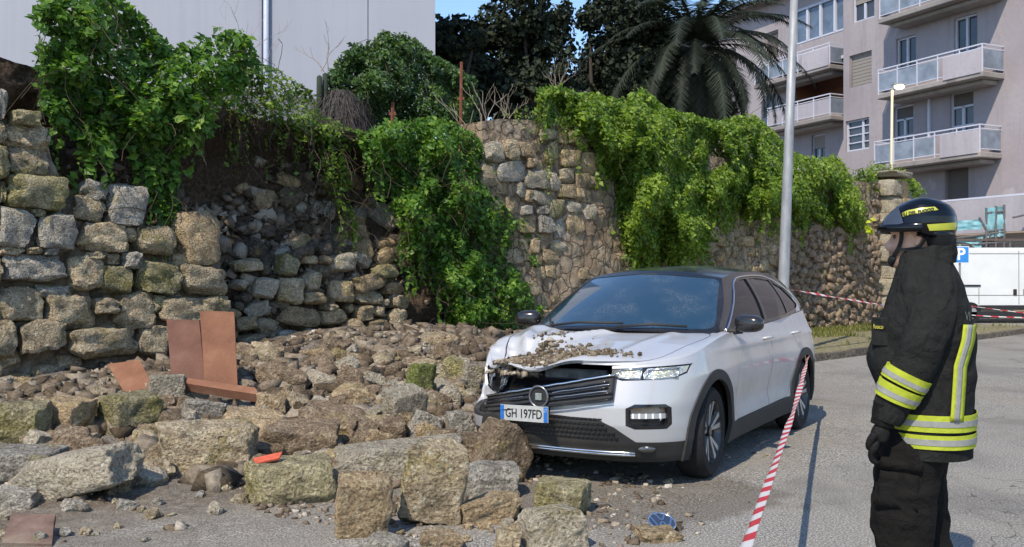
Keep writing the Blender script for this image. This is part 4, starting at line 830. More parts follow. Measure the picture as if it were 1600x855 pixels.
def opening(O, pxa, pxb, yt, yb):
    sa, za = fp(O, pxa, yt); sb, _ = fp(O, pxb, yt); _, zb = fp(O, pxa, yb); a, b = min(sa, sb), max(sa, sb); return (a, b, zb, za)
def window(root, O, rc, kind):
    a, b, c, d = rc; w_, h_ = b-a, d-c; q = -.20
    if kind in ('shutter', 'shutter_b'):
        f = frames(root, 'window', O, [(a, a+.06, q, q+.1, c, d), (b-.06, b, q, q+.1, c, d), (a+.06, b-.06, q, q+.1, d-.08, d)], M['concrete'])
        sl = frames(root, 'shutter', O, [(a+.06, b-.06, q+.02+(.012 if k % 2 else 0), q+.05+(.012 if k % 2 else 0), c+(h_-.08)*k/18, c+(h_-.08)*(k+1)/18) for k in range(18)], M[kind], f)
        return f
    t = .075; B = [(a, a+t, q, q+.09, c, d), (b-t, b, q, q+.09, c, d), (a+t, b-t, q, q+.09, d-t, d), (a+t, b-t, q, q+.09, c, c+t)]
    top = d-.0
    if kind == 'door': B += [((a+b)/2-.06, (a+b)/2+.06, q, q+.1, c+t, d-h_*.26), (a+t, b-t, q, q+.1, d-h_*.3, d-h_*.26), (a+t, (a+b)/2-.06, q, q+.08, c+h_*.36, c+h_*.40), ((a+b)/2+.06, b-t, q, q+.08, c+h_*.36, c+h_*.40)]
    if kind == 'bars': B += [(a+t+(w_-2*t)*.27, a+t+(w_-2*t)*.27+.09, q, q+.1, c+t, d-t)]+[(a+t+(w_-2*t)*.0, b-t-(w_-2*t)*.0, q+.01, q+.08, c+h_*k/4, c+h_*k/4+.05) for k in (1, 2, 3)]
    if kind == 'two': B += [((a+b)/2-.05, (a+b)/2+.05, q, q+.1, c+t, d-t)]
    if kind == 'half': B += [((a+b)/2-.05, (a+b)/2+.05, q, q+.1, c+t, c+h_*.42)]
    f = frames(root, 'window', O, B, M['whitewood']); fbox(root, 'pane', O, a+.03, b-.03, q-.03, q+.02, c+.03, d-.03, M['winglass'], f)
    if kind == 'half': frames(root, 'shutter', O, [(a+t, b-t, q+.03+(.012 if k % 2 else 0), q+.08+(.012 if k % 2 else 0), d-h_*.56*(k+1)/10, d-h_*.56*k/10) for k in range(10)], M['shutter_b'], f)
    if kind == 'door': fbox(root, 'transom_blind', O, a+t, b-t, q+.02, q+.04, d-h_*.26, d-t, M['shutter'], f)
    return f
apt = empty('apartment_building', (FA.x, FA.y, 0), 0, 'tall lilac grey apartment block with crumbling balconies on the right', 'apartment building')
RA = [(opening(FA, 1332, 1366, -26, 37), 'half'), (opening(FA, 1327, 1362, 88, 138), 'shutter_b'), (opening(FA, 1321, 1358, 190, 238), 'bars'), (opening(FA, 1400, 1431, 62, 132), 'two'), (opening(FA, 1490, 1527, 30, 118), 'two'),
      (opening(FA, 1396, 1427, 168, 244), 'door'), (opening(FA, 1484, 1521, 146, 232), 'door'), (opening(FA, 1476, 1513, 256, 345), 'shutter'), (opening(FA, 1411, 1422, 270, 292), 'shutter'), (opening(FA, 1412, 1440, -60, 2), 'two')]
sE_, _ = fp(FA, 1318, 200); facade(apt, FA, [r_ for r_, k in RA], -14, sE_, -.2, 17.5)
for r_, k in RA: window(apt, FA, r_, k)
# step back between the two fronts, then the further front
sBs = (FA+FD*sE_-FB0).dot(FD); qB = (FA-FB0).dot(FN)
RB = [(opening(FB0, 1195, 1216, 53, 95), 'shutter'), (opening(FB0, 1193, 1213, 137, 185), 'two'), (opening(FB0, 1268, 1289, 212, 250), 'half'), (opening(FB0, 1122, 1150, 82, 118), 'shutter')]
lg = opening(FB0, 1236, 1303, 118, 175); lg = (sBs+.12, lg[1], lg[2], lg[3]); lt = opening(FB0, 1240, 1306, 18, 72); lt = (sBs+.05, lt[1], lt[2], lt[3])
facade(apt, FB0, [r_ for r_, k in RB]+[lg, lt], sBs, 34, -.2, 16.2)
for r_, k in RB: window(apt, FB0, r_, k)
bm = bmesh.new(); P = [FB0+FD*sBs, FA+FD*sE_]; v = [bm.verts.new(p-apt.location+Vector((0, 0, z))) for p, z in ((P[0], -.2), (P[1], -.2), (P[1], 17.5), (P[0], 17.5))]; bm.faces.new(v); obj('return_wall', bm, M['plaster'], apt)
# body behind (so that it has depth from any side) and roof
fbox(apt, 'rear_body', FA, -14, sE_, -12, -1.2, -.2, 17.4, M['plaster']); fbox(apt, 'rear_body', FB0, sBs+.01, 34, -10, -2.6, -.2, 16.1, M['plaster'])
# deep loggia with orange inside, glazed loggia
bm = bmesh.new(); a, b, c, d = lg
def qd(bm, O, L): bm.faces.new([bm.verts.new(O+FD*x+FN*y+Vector((0, 0, z))-apt.location) for x, y, z in L])
qd(bm, FB0, [(a, -1.8, c), (b, -1.8, c), (b, -1.8, d), (a, -1.8, d)]); qd(bm, FB0, [(a, -.2, c), (a, -1.8, c), (a, -1.8, d), (a, -.2, d)]); qd(bm, FB0, [(b, -.2, c), (b, -1.8, c), (b, -1.8, d), (b, -.2, d)]); qd(bm, FB0, [(a, -.2, d), (b, -.2, d), (b, -1.8, d), (a, -1.8, d)]); obj('loggia', bm, M['orange'], apt)
frames(apt, 'awning', FB0, [(a, b+.6, .0, .5, d-.02, d+.12)], M['whitewood'])
a, b, c, d = lt; W_ = b-a; g = frames(apt, 'loggia_window', FB0, [(a, b, -.1, .02, d-.12, d), (a, b, -.1, .02, c, c+.08)]+[(a+W_*k, a+W_*k+.14, -.1, .03, c+.08, d-.12) for k in (.45, .63, .80, .965)], M['whitewood']); fbox(apt, 'pane', FB0, a, b, -.14, -.08, c, d, M['skyglass'], g)
# eaves and tiles
zr = 16.2; fbox(apt, 'eaves', FB0, sBs, 34.5, 0, .75, zr, zr+.18, M['concrete']); bm = bmesh.new()
for k in range(150):
    x = sBs+k*.23; MX = Matrix.Translation(FB0+FD*x+FN*(.1)+Vector((0, 0, zr+.28))-apt.location)@Matrix.Rotation(FROT, 4, 'Z')@Matrix.Rotation(R(-12), 4, 'X'); tube(bm, [MX@Vector((0, .75-.02, 0)), MX@Vector((0, -4, 0))], .09, 6)
M['rooftile'] = plain('dark roof tiles', (.10, .085, .085), .9, .2, var=.4); o = obj('roof_tiles', bm, M['rooftile'], apt); tag(o, kind='stuff')
def balcony(O, pxl, pxr, yrail_l, floor_drop, proj, solid, extra_px=None, slab=.22, sfrac=.34, ends=True):
    sL, zL = fp(O, pxl, yrail_l, proj); sR, zR = fp(O, pxr, yrail_l, proj); a, b = min(sL, sR), max(sL, sR); zt = zL; zf = zt-floor_drop; L = b-a
    root = apt; B = bmesh.new()
    sl = fbox(apt, 'balcony', O, a-.02, b+.02, 0, proj+.06, zf-slab, zf, M['concrete'], bevel=.03)
    fbox(apt, 'underside', O, a+.25, b-.25, 0, proj*.7, zf-slab-.17, zf-slab+.01, M['concrete'], sl, bevel=.05)
    R_ = []; n = max(3, int(L/.95)); xs = [a+.03+(L-.06)*k/n for k in range(n+1)]
    for x in xs:
        R_.append((x-.022, x+.022, proj-.02, proj+.02, zf, zt))
    R_ += [(a, b, proj-.025, proj+.025, zt-.03, zt+.02), (a, b, proj-.015, proj+.015, zt-.17, zt-.135), (a, b, proj-.015, proj+.015, zf+.10, zf+.13)]
    for x in (a+.02, b-.02): R_ += [(x-.02, x+.02, 0, proj-.02, zt-.03, zt+.02), (x-.015, x+.015, 0, proj-.02, zt-.17, zt-.135), (x-.015, x+.015, 0, proj-.02, zf+.1, zf+.13)]
    frames(apt, 'railing', O, R_, M['railpaint'], sl)
    for k in range(n):
        x0, x1 = xs[k]+.03, xs[k+1]-.03
        if (k+.5)/n < sfrac: continue
        fbox(apt, 'railing_panel', O, x0, x1, proj-.012, proj-.002, zf+.13, zt-.2, M['frost'] if not solid else M['plaster_p'], sl)
    if sfrac > 0: fbox(apt, 'parapet_panel', O, a+.06, a+(L)*sfrac, proj+.0, proj+.1, zf-.06, zt-.2, M['plaster_p'], sl, bevel=.01)
    for x in (a+.02, b-.02): fbox(apt, 'railing_panel', O, x-.01, x-.004, .05, proj-.04, zf+.13, zt-.2, M['frost'], sl)
    return sl
balcony(FA, 1372, 1536, 110, 1.03, 1.15, False); balcony(FA, 1366, 1532, 222, 1.03, 1.15, False); balcony(FA, 1374, 1545, -8, 1.03, 1.15, False)
sr, zr_ = fp(FA, 1500, 309, 1.1); b4 = fbox(apt, 'parapet', FA, -3.3, 3.2, .9, 1.1, zr_-1.4, zr_-.12, M['plaster_p']); fbox(apt, 'coping_rail', FA, -3.4, 3.3, .95, 1.02, zr_-.1, zr_-.03, M['railpaint'], b4)
balcony(FB0, 1179, 1297, 103, 1.03, 1.2, False, sfrac=.33); balcony(FB0, 1199, 1298, 170, 1.03, 1.2, True, sfrac=0)
fbox(apt, 'downpipe', FA, fp(FA, 1453, 200)[0]-.05, fp(FA, 1453, 200)[0]+.05, 0.005, .09, 7.0, 9.0, M['railpaint'])
# blurred blue-black emblem on the white sheet hung on the lower balcony
# ground floor beige masonry blocks
bm = bmesh.new()
for i in range(4):
    for k in range(11): 
        x = -8+k*1.15+(.55 if i % 2 else 0); MX = Matrix.Translation(FA+FD*x+FN*.03+Vector((0, 0, .35+i*.62))-apt.location)@Matrix.Rotation(FROT, 4, 'Z'); box(bm, (0, 0, 0), (1.11, .06, .585), MX)
o = obj('base_blocks', bm, plaster('beige base blocks', (.25, .19, .13), (.34, .27, .19), pa=.1), apt); tag(o, kind='stuff')
# ---- white building top left
wb = empty('white_building', (-8, 26, 0), 0, 'plain pale windowless building behind the left wall with a downpipe', 'building')
s = NM('smooth pale grey render', .9, .2); a_ = s.noise(.25, 4, .5); st = s.noise(1.5, 4, .6, s.pos((3, 3, .12))); c = s.ramp(a_, [(.3, (.29, .30, .345)), (.7, (.33, .34, .385))]); s.col(s.mix(s.ramp(st, [(.45, 0.0), (.8, .25)]), c, (.21, .22, .265))); M['white_wall'] = s.m
xr = at(680, 0, 26).x; x5 = at(575, 0, 26).x
bm = bmesh.new(); box(bm, ((-24+x5-.012)/2+8, 5, 6.5), ((x5-.012)+24, 10, 13)); obj('wall', bm, M['white_wall'], wb)
bm = bmesh.new(); box(bm, ((x5+.012+xr)/2+8, 5.0, 6.5), (xr-x5-.012, 10, 13)); [setattr(v.co, 'x', (xr*1.42)+8) for v in bm.verts if v.co.x > xr+8-.01 and v.co.y > 1]; obj('wall', bm, M['white_wall'], wb)
bm = bmesh.new(); box(bm, (x5+8, 5.06, 6.5), (.04, 10, 13)); obj('expansion_joint', bm, plain('joint filler', (.14, .15, .18)), wb)
xp = at(416, 0, 25.9).x+8; bm = bmesh.new(); tube(bm, [(xp, -.1, .0), (xp, -.1, 13)], .075, 12)
for z in (4.5, 7.0, 9.5): tube(bm, [(xp, -.1, z), (xp, -.1, z+.06)], .09, 12)
obj('downpipe', bm, plain('grey painted downpipe', (.40, .44, .52), .5), wb, smooth=True)
bm = bmesh.new(); box(bm, (xp-.17, -.03, 6.5), (.07, .05, 13)); obj('conduit', bm, plain('conduit', (.24, .25, .30)), wb)
# low ridge roof under the white building
bm = bmesh.new(); a = at(450, 132, 22); b = at(494, 152, 22); vs = [Vector((a.x-3, 22, a.z+.05)), Vector((b.x+.2, 22, b.z-.05)), Vector((b.x+.2, 22, 3)), Vector((a.x-3, 22, 3))]; f1 = [bm.verts.new(v) for v in vs]; f2 = [bm.verts.new(v+Vector((0, 1.5, 0))) for v in vs]
bm.faces.new(f1); bm.faces.new(f2[::-1])
for k in range(4): bm.faces.new((f1[k], f2[k], f2[(k+1) % 4], f1[(k+1) % 4]))
tag(obj('garden_wall', bm, plain('grey coping wall', (.12, .12, .13), .9, var=.2)), 'low dark sloping wall top seen against the foot of the white building', 'wall')
# ---- lamp posts
s = NM('galvanised steel', .55, .5); n_ = s.noise(9, 4, .6, s.pos((1, 1, .3))); s.col(s.ramp(n_, [(.3, (.22, .225, .235)), (.7, (.36, .365, .37))])); s.b.inputs['Metallic'].default_value = .25; M['galv'] = s.m
lp = empty('lamp_post', (4.76, 17.0, .1), 0, 'tall tapering grey steel lamp post standing on the verge behind the car', 'lamp post'); bm = bmesh.new(); top = at(1243, -60, 17.0)-lp.location
tube(bm, [Vector((0, 0, 0)), Vector((top.x*.1, 0, top.z*.1)), top*.5, top], [.105, .10, .085, .062], 16); obj('pole', bm, M['galv'], lp, smooth=True)
bm = bmesh.new(); tube(bm, [(0, 0, -.02), (0, 0, .12)], .15, 16); tube(bm, [(0, 0, .12), (0, 0, .3)], [.13, .11], 16); obj('base_collar', bm, M['galv'], lp)
bm = bmesh.new(); tube(bm, [top, top+Vector((0.02, -.5, .25)), top+Vector((0, -1.3, .4))], .035, 8); obj('arm', bm, M['galv'], lp, smooth=True); bm = bmesh.new(); box(bm, top+Vector((0, -1.6, .4)), (.26, .7, .12)); bmesh.ops.bevel(bm, geom=bm.edges[:], offset=.04, segments=2, affect='EDGES'); obj('lamp_head', bm, M['galv'], lp, smooth=True)
Yl = 33.0; q = at(1390, 250, Yl); lq = empty('lamp_post', (q.x, Yl, 0), 0, 'thin far lamp post with a glowing yellow lantern in front of the balconies', 'lamp post'); t2 = at(1394, 141, Yl)-lq.location
bm = bmesh.new(); tube(bm, [Vector((0, 0, 0)), t2*.6, t2], [.07, .055, .04], 10); obj('pole', bm, plain('pale lamp pole', (.55, .50, .36), .5), lq, smooth=True)
bm = bmesh.new(); tube(bm, [t2, t2+Vector((.1, -.04, .1)), t2+Vector((.3, -.1, .13))], .03, 8); obj('arm', bm, M['galv'], lq, smooth=True)
bm = bmesh.new(); box(bm, t2+Vector((.2, -.1, .17)), (.44, .26, .08)); bmesh.ops.bevel(bm, geom=bm.edges[:], offset=.02, segments=2, affect='EDGES'); obj('lamp_head', bm, M['galv'], lq)
s = NM('lit lamp', .5); s.b.inputs['Emission Color'].default_value = (1, .80, .38, 1); s.b.inputs['Emission Strength'].default_value = 9; s.col((1, .85, .5)); M['lit'] = s.m
bm = bmesh.new(); bmesh.ops.create_uvsphere(bm, u_segments=12, v_segments=8, radius=.13, matrix=Matrix.Translation(t2+Vector((.2, -.12, .1)))@Matrix.Diagonal((1.35, .9, .75, 1))); obj('lantern', bm, M['lit'], lq, smooth=True)
# ---- parking sign
ps = empty('parking_sign', (at(1501, 398, 27).x, 27, 0), 0, 'blue square parking sign with a white letter P right of the firefighter', 'road sign'); z = at(1501, 398, 27).z
bm = bmesh.new(); tube(bm, [(0, .05, 0), (0, .05, z+.3)], .03, 8); obj('post', bm, M['galv'], ps)
bm = bmesh.new(); box(bm, (0, 0, z), (.47, .025, .47)); obj('plate', bm, plain('sign white border', (.7, .72, .75), .4), ps)
bm = bmesh.new(); box(bm, (0, -.016, z), (.43, .008, .43)); obj('face', bm, plain('sign blue', (.03, .22, .58), .4), ps)
def text(body, size, mat, loc, rot, parent=None, name='lettering', ext=.002, sx=1.0, align='CENTER', bold=0.0, space=1.0):
    cu = bpy.data.curves.new(name, 'FONT'); cu.body = body; cu.size = size; cu.extrude = ext; cu.align_x = align; cu.align_y = 'CENTER'; cu.offset = bold; cu.space_character = space
    tmp = bpy.data.objects.new('tmp', cu); C.collection.objects.link(tmp); dg = bpy.context.evaluated_depsgraph_get(); me = bpy.data.meshes.new_from_object(tmp.evaluated_get(dg)); bpy.data.objects.remove(tmp); me.name = name
    me.materials.clear(); me.materials.append(mat); o = link(name, me, parent); o.location = loc; o.rotation_euler = rot; o.scale = (sx, 1, 1); return o
M['signwhite'] = plain('sign white', (.8, .82, .85), .4); text('P', .46, M['signwhite'], (0, -.022, z), (PI/2, 0, 0), ps, 'letter', bold=.012)
# ---- scaffold with netting
sc = empty('scaffold', (15.5, 33, 0), 0, 'small scaffold with torn teal netting against the building at the right edge', 'scaffold'); bm = bmesh.new(); L0 = sc.location
def PP(px, py, Y=33): return at(px, py, Y)-L0
for (a, b) in (((1541, 325), (1541, 400)), ((1556, 322), (1556, 400)), ((1569, 320), (1569, 400)), ((1541, 333), (1570, 330)), ((1541, 362), (1570, 358)), ((1495, 372), (1572, 362)), ((1530, 340), (1548, 372)), ((1480, 385), (1600, 376)), ((1555, 400), (1552, 440)), ((1583, 340), (1600, 336)), ((1578, 375), (1578, 420))):
    tube(bm, [PP(*a), PP(*b)], .04, 6); tube(bm, [PP(*a, 34.2), PP(*b, 34.2)], .04, 6)
obj('tubes', bm, plain('scaffold tube', (.10, .10, .10), .7, var=.4), sc)
bm = bmesh.new(); p = PP(1478, 378); q = PP(1600, 372); box(bm, (p+q)/2+Vector((0, .6, 0)), ((q-p).x, 1.3, .08)); obj('deck', bm, plain('deck boards', (.09, .07, .06), .9, var=.4), sc)
s = NM('teal netting', .9, .2); n_ = s.noise(3, 5, .6); s.col(s.ramp(n_, [(.35, (.12, .30, .34)), (.65, (.26, .44, .46))])); M['net'] = s.m
def sheet(name, quad, mat, parent, n=14, amp=.06, seed=0):
    V = []
    for i in range(n+1):
        for j in range(n+1):
            u, v = i/n, j/n; p = (quad[0]*(1-u)+quad[1]*u)*(1-v)+(quad[3]*(1-u)+quad[2]*u)*v; k = mnoise.noise(Vector((u*5+seed, v*3, 0)))*amp; V.append((p.x, p.y+k, p.z+k*.4))
    F = [(i*(n+1)+j, (i+1)*(n+1)+j, (i+1)*(n+1)+j+1, i*(n+1)+j+1) for i in range(n) for j in range(n)]; return npmesh(name, V, F, mat, parent, smooth=True)
sheet('netting', [PP(1487, 346), PP(1533, 343), PP(1534, 358), PP(1487, 361)], M['net'], sc, seed=1); sheet('netting', [PP(1538, 326), PP(1571, 322), PP(1570, 368), PP(1540, 372)], M['net'], sc, seed=2, amp=.1)
sheet('netting', [PP(1480, 376), PP(1536, 370), PP(1532, 392), PP(1512, 380)], M['net'], sc, seed=3, amp=.1)
# dark shed openings behind the van
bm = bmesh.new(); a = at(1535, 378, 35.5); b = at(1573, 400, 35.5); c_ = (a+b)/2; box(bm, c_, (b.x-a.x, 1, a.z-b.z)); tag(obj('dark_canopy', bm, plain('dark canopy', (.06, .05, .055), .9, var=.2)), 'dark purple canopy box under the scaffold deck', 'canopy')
# ---- white van
van = empty('van', (at(1530, 497, 31).x, 31, 0), 0, 'white panel van parked side on in the background right of the firefighter', 'van')
vw = NM('van white paint', .35, .5); n_ = vw.noise(1.5, 3); vw.col(vw.ramp(n_, [(.3, (.60, .61, .60)), (.7, (.68, .69, .68))])); M['vanwhite'] = vw.m
M['blackpl'] = plain('black plastic', (.018, .018, .02), .55, .4, var=.2); M['rubber'] = plain('tyre rubber', (.016, .016, .017), .85, .3, var=.25)
z0, z1 = .42, at(1530, 387, 31).z; x0v, x1v = at(1470, 400, 31).x-van.location.x, at(1470, 400, 31).x-van.location.x+5.6
prof = [(x0v, z0), (x1v, z0), (x1v+.15, .75), (x1v, 1.15), (x1v-1.0, 1.35), (x1v-1.75, z1-.15), (x1v-2.1, z1), (x0v+.1, z1), (x0v, z1-.12)]
bm = bmesh.new(); f = [bm.verts.new((x, 0, z)) for x, z in prof]; g = [bm.verts.new((x, 1.9, z)) for x, z in prof]; bm.faces.new(f); bm.faces.new(g[::-1])
for k in range(len(prof)): bm.faces.new((f[k], g[k], g[(k+1) % len(prof)], f[(k+1) % len(prof)]))
bmesh.ops.bevel(bm, geom=[e for e in bm.edges if abs((e.verts[0].co-e.verts[1].co).y) < .01], offset=.09, segments=4, affect='EDGES'); bmesh.ops.recalc_face_normals(bm, faces=bm.faces[:]); obj('body', bm, M['vanwhite'], van, auto=35)
X = lambda px: at(px, 450, 31).x-van.location.x
def Zp(py): return at(1530, py, 31).z
def vb(name, xa, xb, ya, yb, mat, pr=.02, parent=van):
    bm = bmesh.new(); box(bm, ((X(xa)+X(xb))/2, -pr/2, (Zp(ya)+Zp(yb))/2), (abs(X(xb)-X(xa)), pr, abs(Zp(ya)-Zp(yb)))); bmesh.ops.bevel(bm, geom=bm.edges[:], offset=.006, segments=1, affect='EDGES'); return obj(name, bm, mat, parent)
vb('door_rail', 1480, 1532, 445, 448, M['blackpl'], .03); vb('rubbing_strip', 1529, 1640, 477, 484, M['blackpl'], .04); vb('rubbing_strip', 1470, 1527, 480, 482, M['blackpl'], .03)
for x in (1583, 1599): vb('door_handle', x, x+5, 452, 461, M['blackpl'], .04)
M['seam'] = plain('panel gap', (.20, .20, .20), .8); vb('panel_seam', 1591.5, 1592.5, 392, 476, M['seam'], .006); vb('panel_seam', 1470, 1640, 461, 462, M['seam'], .006); vb('panel_seam', 1470, 1640, 396, 397, M['seam'], .006); vb('panel_seam', 1529, 1530, 450, 476, M['seam'], .006)
vb('skirt', 1470, 1640, 487, 497, M['blackpl'], .03)
for xx in (x0v+.95, x1v-.9):
    bm = bmesh.new(); tube(bm, [(xx, -.02, .34), (xx, .22, .34)], .34, 24); w1 = obj('wheel', bm, M['rubber'], van, auto=40); bm = bmesh.new(); tube(bm, [(xx, -.03, .34), (xx, .0, .34)], .2, 16); obj('rim', bm, M['galv'], w1)
# ================================================================ THE CRUSHED CAR
CARLOC = Vector((.69, 7.4212, 0)); CARYAW = -2.10466
car = empty('car', CARLOC, CARYAW, 'silver white compact crossover with a black roof and a crushed front against the fallen rocks', 'car')
def paint(name, c, rough=.28, metal=.0, coat=.6, dirt=.25, dc=(.25, .21, .16)):
    s = NM(name, rough, .5); p = s.pos(obj=True); n1 = s.noise(2.2, 6, .65, p); f = s.noise(70, 4, .7, p); z = s.n('ShaderNodeSeparateXYZ'); s.l(p, z.inputs[0])
    k = s.math('MULTIPLY', s.ramp(n1, [(.42, 0.0), (.75, 1.0)]), s.ramp(f, [(.35, .4), (.6, 1.0)])); low = s.ramp(z.outputs['Z'], [(.2, .5), (.55, .0)])
    fac = s.math('MULTIPLY', s.math('ADD', k, low), dirt); s.col(s.mix(fac, c, dc)); s.b.inputs['Metallic'].default_value = metal; s.b.inputs['Coat Weight'].default_value = coat; s.b.inputs['Coat Roughness'].default_value = .06
    s.rough(s.math('ADD', s.math('MULTIPLY', fac, .9), rough)); return s.m
M['silver'] = paint('silver white car paint', (.44, .445, .455), .3, .1, .8, .4)
M['roofblack'] = paint('gloss black roof paint', (.014, .015, .017), .22, 0, .7, .7, (.20, .20, .19))
M['clad'] = paint('black plastic cladding', (.013, .013, .014), .6, 0, 0, .35, (.10, .09, .07)); M['gloss'] = paint('gloss black trim', (.008, .008, .010), .2, 0, .3, .12)
M['chrome'] = plain('satin chrome', (.72, .73, .75), .18, .6, 1.0, var=.04); M['dark'] = plain('dark engine bay', (.012, .012, .013), .9, .1)
s = NM('windscreen glass', .06, .8); n1 = s.noise(3.5, 7, .7, s.pos(obj=True)); f = s.noise(60, 3, .7, s.pos(obj=True)); dd = s.math('MULTIPLY', s.ramp(n1, [(.46, 0.0), (.7, .6)]), s.ramp(f, [(.4, .1), (.58, 1)])); s.col(s.mix(s.math('MULTIPLY', dd, .22), (.012, .036, .062), (.34, .34, .30)))
s.b.inputs['Coat Weight'].default_value = 1; s.b.inputs['Coat Roughness'].default_value = .02; s.rough(s.math('ADD', s.math('MULTIPLY', dd, .8), .05)); M['windscreen'] = s.m
s = NM('side window glass', .04, .9); s.col((.008, .009, .011)); s.b.inputs['Specular IOR Level'].default_value = .4; M['sideglass'] = s.m
def lerp_tab(tab):
    a = [t[0] for t in tab]; b = [t[1] for t in tab]; return lambda x: np.interp(x, a, b)
fW = lerp_tab([(.15, .84), (.25, .872), (.35, .89), (.5, .893), (.62, .902), (.78, .905), (.88, .893), (.95, .875), (1.02, .85), (1.1, .82), (1.2, .80)])
fXf = lerp_tab([(.15, .66), (.22, .74), (.32, .80), (.45, .835), (.58, .835), (.68, .80), (.78, .765), (.85, .735), (.9, .70)])
fXr = lerp_tab([(.15, -3.25), (.3, -3.38), (.55, -3.41), (.85, -3.36), (1.1, -3.26), (1.2, -3.2)])
fZt = lerp_tab([(-3.4, 1.12), (-2.9, 1.13), (-2.0, 1.075), (-1.0, 1.035), (-.45, 1.025), (-.2, 1.0), (.2, .95), (.5, .90), (.65, .868), (.74, .845)])
fZb = lerp_tab([(-3.4, .27), (-2.6, .22), (0, .2), (.83, .19)])
def plan(t, z):
    """t 0..1 front centre -> side -> rear centre; arrays"""
    n = .64; X0 = .02; X1 = -2.85; Wd = fW(z); Xf, Xr = fXf(z), fXr(z); out = np.zeros((len(t), 2))
    a = t < .3; th = (t/.3)*PI/2; c_, s_ = np.clip(np.cos(th), 0, 1), np.clip(np.sin(th), 0, 1)
    out[a, 0] = (X0+(Xf-X0)*c_**n)[a]; out[a, 1] = (Wd*s_**n)[a]
    b = (t >= .3) & (t < .82); k = (t-.3)/.52; out[b, 0] = (X0+(X1-X0)*k)[b]; out[b, 1] = (Wd*np.ones_like(t))[b]
    c = t >= .82; th = (1-(t-.82)/.18)*PI/2; c_, s_ = np.clip(np.cos(th), 0, 1), np.clip(np.sin(th), 0, 1)
    out[c, 0] = (X1+(Xr-X1)*c_**n)[c]; out[c, 1] = (Wd*s_**n)[c]
    x = out[:, 0]; fl = .020*np.exp(-((x)/.52)**4)+.022*np.exp(-((x+2.59)/.52)**4); out[:, 1] += np.where(out[:, 1] > .5, fl*smooth(1.0, .7, z), 0)
    out[:, 1] -= np.where(out[:, 1] > .5, .030*np.exp(-((z-.50)/.13)**2)*smooth(-.35, -.7, x)*smooth(-2.3, -1.95, x), 0)   # scooped lower doors
    out[:, 1] += np.where(out[:, 1] > .5, .012*np.exp(-((z-.93)/.03)**2)*smooth(.3, -.2, x), 0)
    return out
def crush(P):
    """the fallen blocks pushed the front right corner in"""
    P = P.copy(); x, y, z = P[:, 0].copy(), P[:, 1].copy(), P[:, 2].copy()
    w1 = smooth(-.05, .75, x)*smooth(.35, -.45, y)*smooth(.5, .82, z); P[:, 2] -= w1*(.045+.03*np.sin(y*9+x*4)); P[:, 0] -= w1*.05
    w2 = smooth(.0, .5, x)*smooth(-.35, -.75, y)*smooth(.45, .6, z); P[:, 0] -= w2*.10; P[:, 2] -= w2*.035; P[:, 1] += w2*.02
    n = fbm(np.stack([x, y, z], 1), 4.5, 3, 5); P[:, 0] += w2*n*.09; P[:, 2] += w2*n*.06
    return P
nT, nZ = 190, 44; T = np.concatenate([np.linspace(0, .3, 72)[:-1], np.linspace(.3, .82, 90)[:-1], np.linspace(.82, 1, 30)]); nT = len(T)
def shell_pts(T, inset=0.0):
    rows = []
    x0 = plan(T, np.full(len(T), .8))[:, 0]; zt, zb_ = fZt(x0), fZb(x0)
    for j in range(nZ):
        v = j/(nZ-1); z = zb_+(zt-zb_)*v; pl = plan(T, z); rows.append(np.stack([pl[:, 0], pl[:, 1], z], 1))
    return np.array(rows)
G = shell_pts(T)
def grid_bm(G, mirror, closed=False):
    bm = bmesh.new(); r, c = G.shape[:2]; Q = G.reshape(-1, 3).copy()
    if mirror: Q[:, 1] *= -1
    V = [bm.verts.new(p) for p in Q]
    for j in range(r-1):
        for i in range(c-1):
            f = (V[j*c+i], V[j*c+i+1], V[(j+1)*c+i+1], V[(j+1)*c+i]); bm.faces.new(f if mirror else f[::-1])
    bm.normal_update(); ctr = Vector((-1.3, 0, .45)); sc_ = sum((f.calc_center_median()-ctr).normalized().dot(f.normal)*f.calc_area() for f in bm.faces)
    if sc_ < 0: bmesh.ops.reverse_faces(bm, faces=bm.faces[:])
    return bm
def inside(p, poly):
    x, y = p; c = False; n = len(poly)
    for i in range(n):
        x0, y0 = poly[i]; x1, y1 = poly[(i+1) % n]
        if (y0 > y) != (y1 > y) and x < (x1-x0)*(y-y0)/(y1-y0)+x0: c = not c
    return c
def carve(bm, poly, ax, cond):
    """cut the surface along a polygon (projected on axes ax) and return the faces inside it"""
    a, b = ax; us = [p[0] for p in poly]; vs = [p[1] for p in poly]; m = .03; lo = (min(us)-m, min(vs)-m); hi = (max(us)+m, max(vs)+m)
    for i in range(len(poly)):
        p, q = poly[i], poly[(i+1) % len(poly)]; n = Vector((0, 0, 0)); n[a] = q[1]-p[1]; n[b] = -(q[0]-p[0])
        if n.length < 1e-7: continue
        e0 = (min(p[0], q[0])-m, min(p[1], q[1])-m); e1 = (max(p[0], q[0])+m, max(p[1], q[1])+m)
        fs = [f for f in bm.faces if cond(f.calc_center_median()) and e0[0]-.03 < f.calc_center_median()[a] < e1[0]+.03 and e0[1]-.03 < f.calc_center_median()[b] < e1[1]+.03]
        ge = set(); gv = set()
        for f in fs: ge.update(f.edges); gv.update(f.verts)
        co = Vector((0, 0, 0)); co[a], co[b] = p
        bmesh.ops.bisect_plane(bm, geom=list(gv)+list(ge)+fs, dist=1e-5, plane_co=co, plane_no=n.normalized())
    return [f for f in bm.faces if cond(f.calc_center_median()) and lo[0] < f.calc_center_median()[a] < hi[0] and lo[1] < f.calc_center_median()[b] < hi[1] and inside((f.calc_center_median()[a], f.calc_center_median()[b]), poly)]
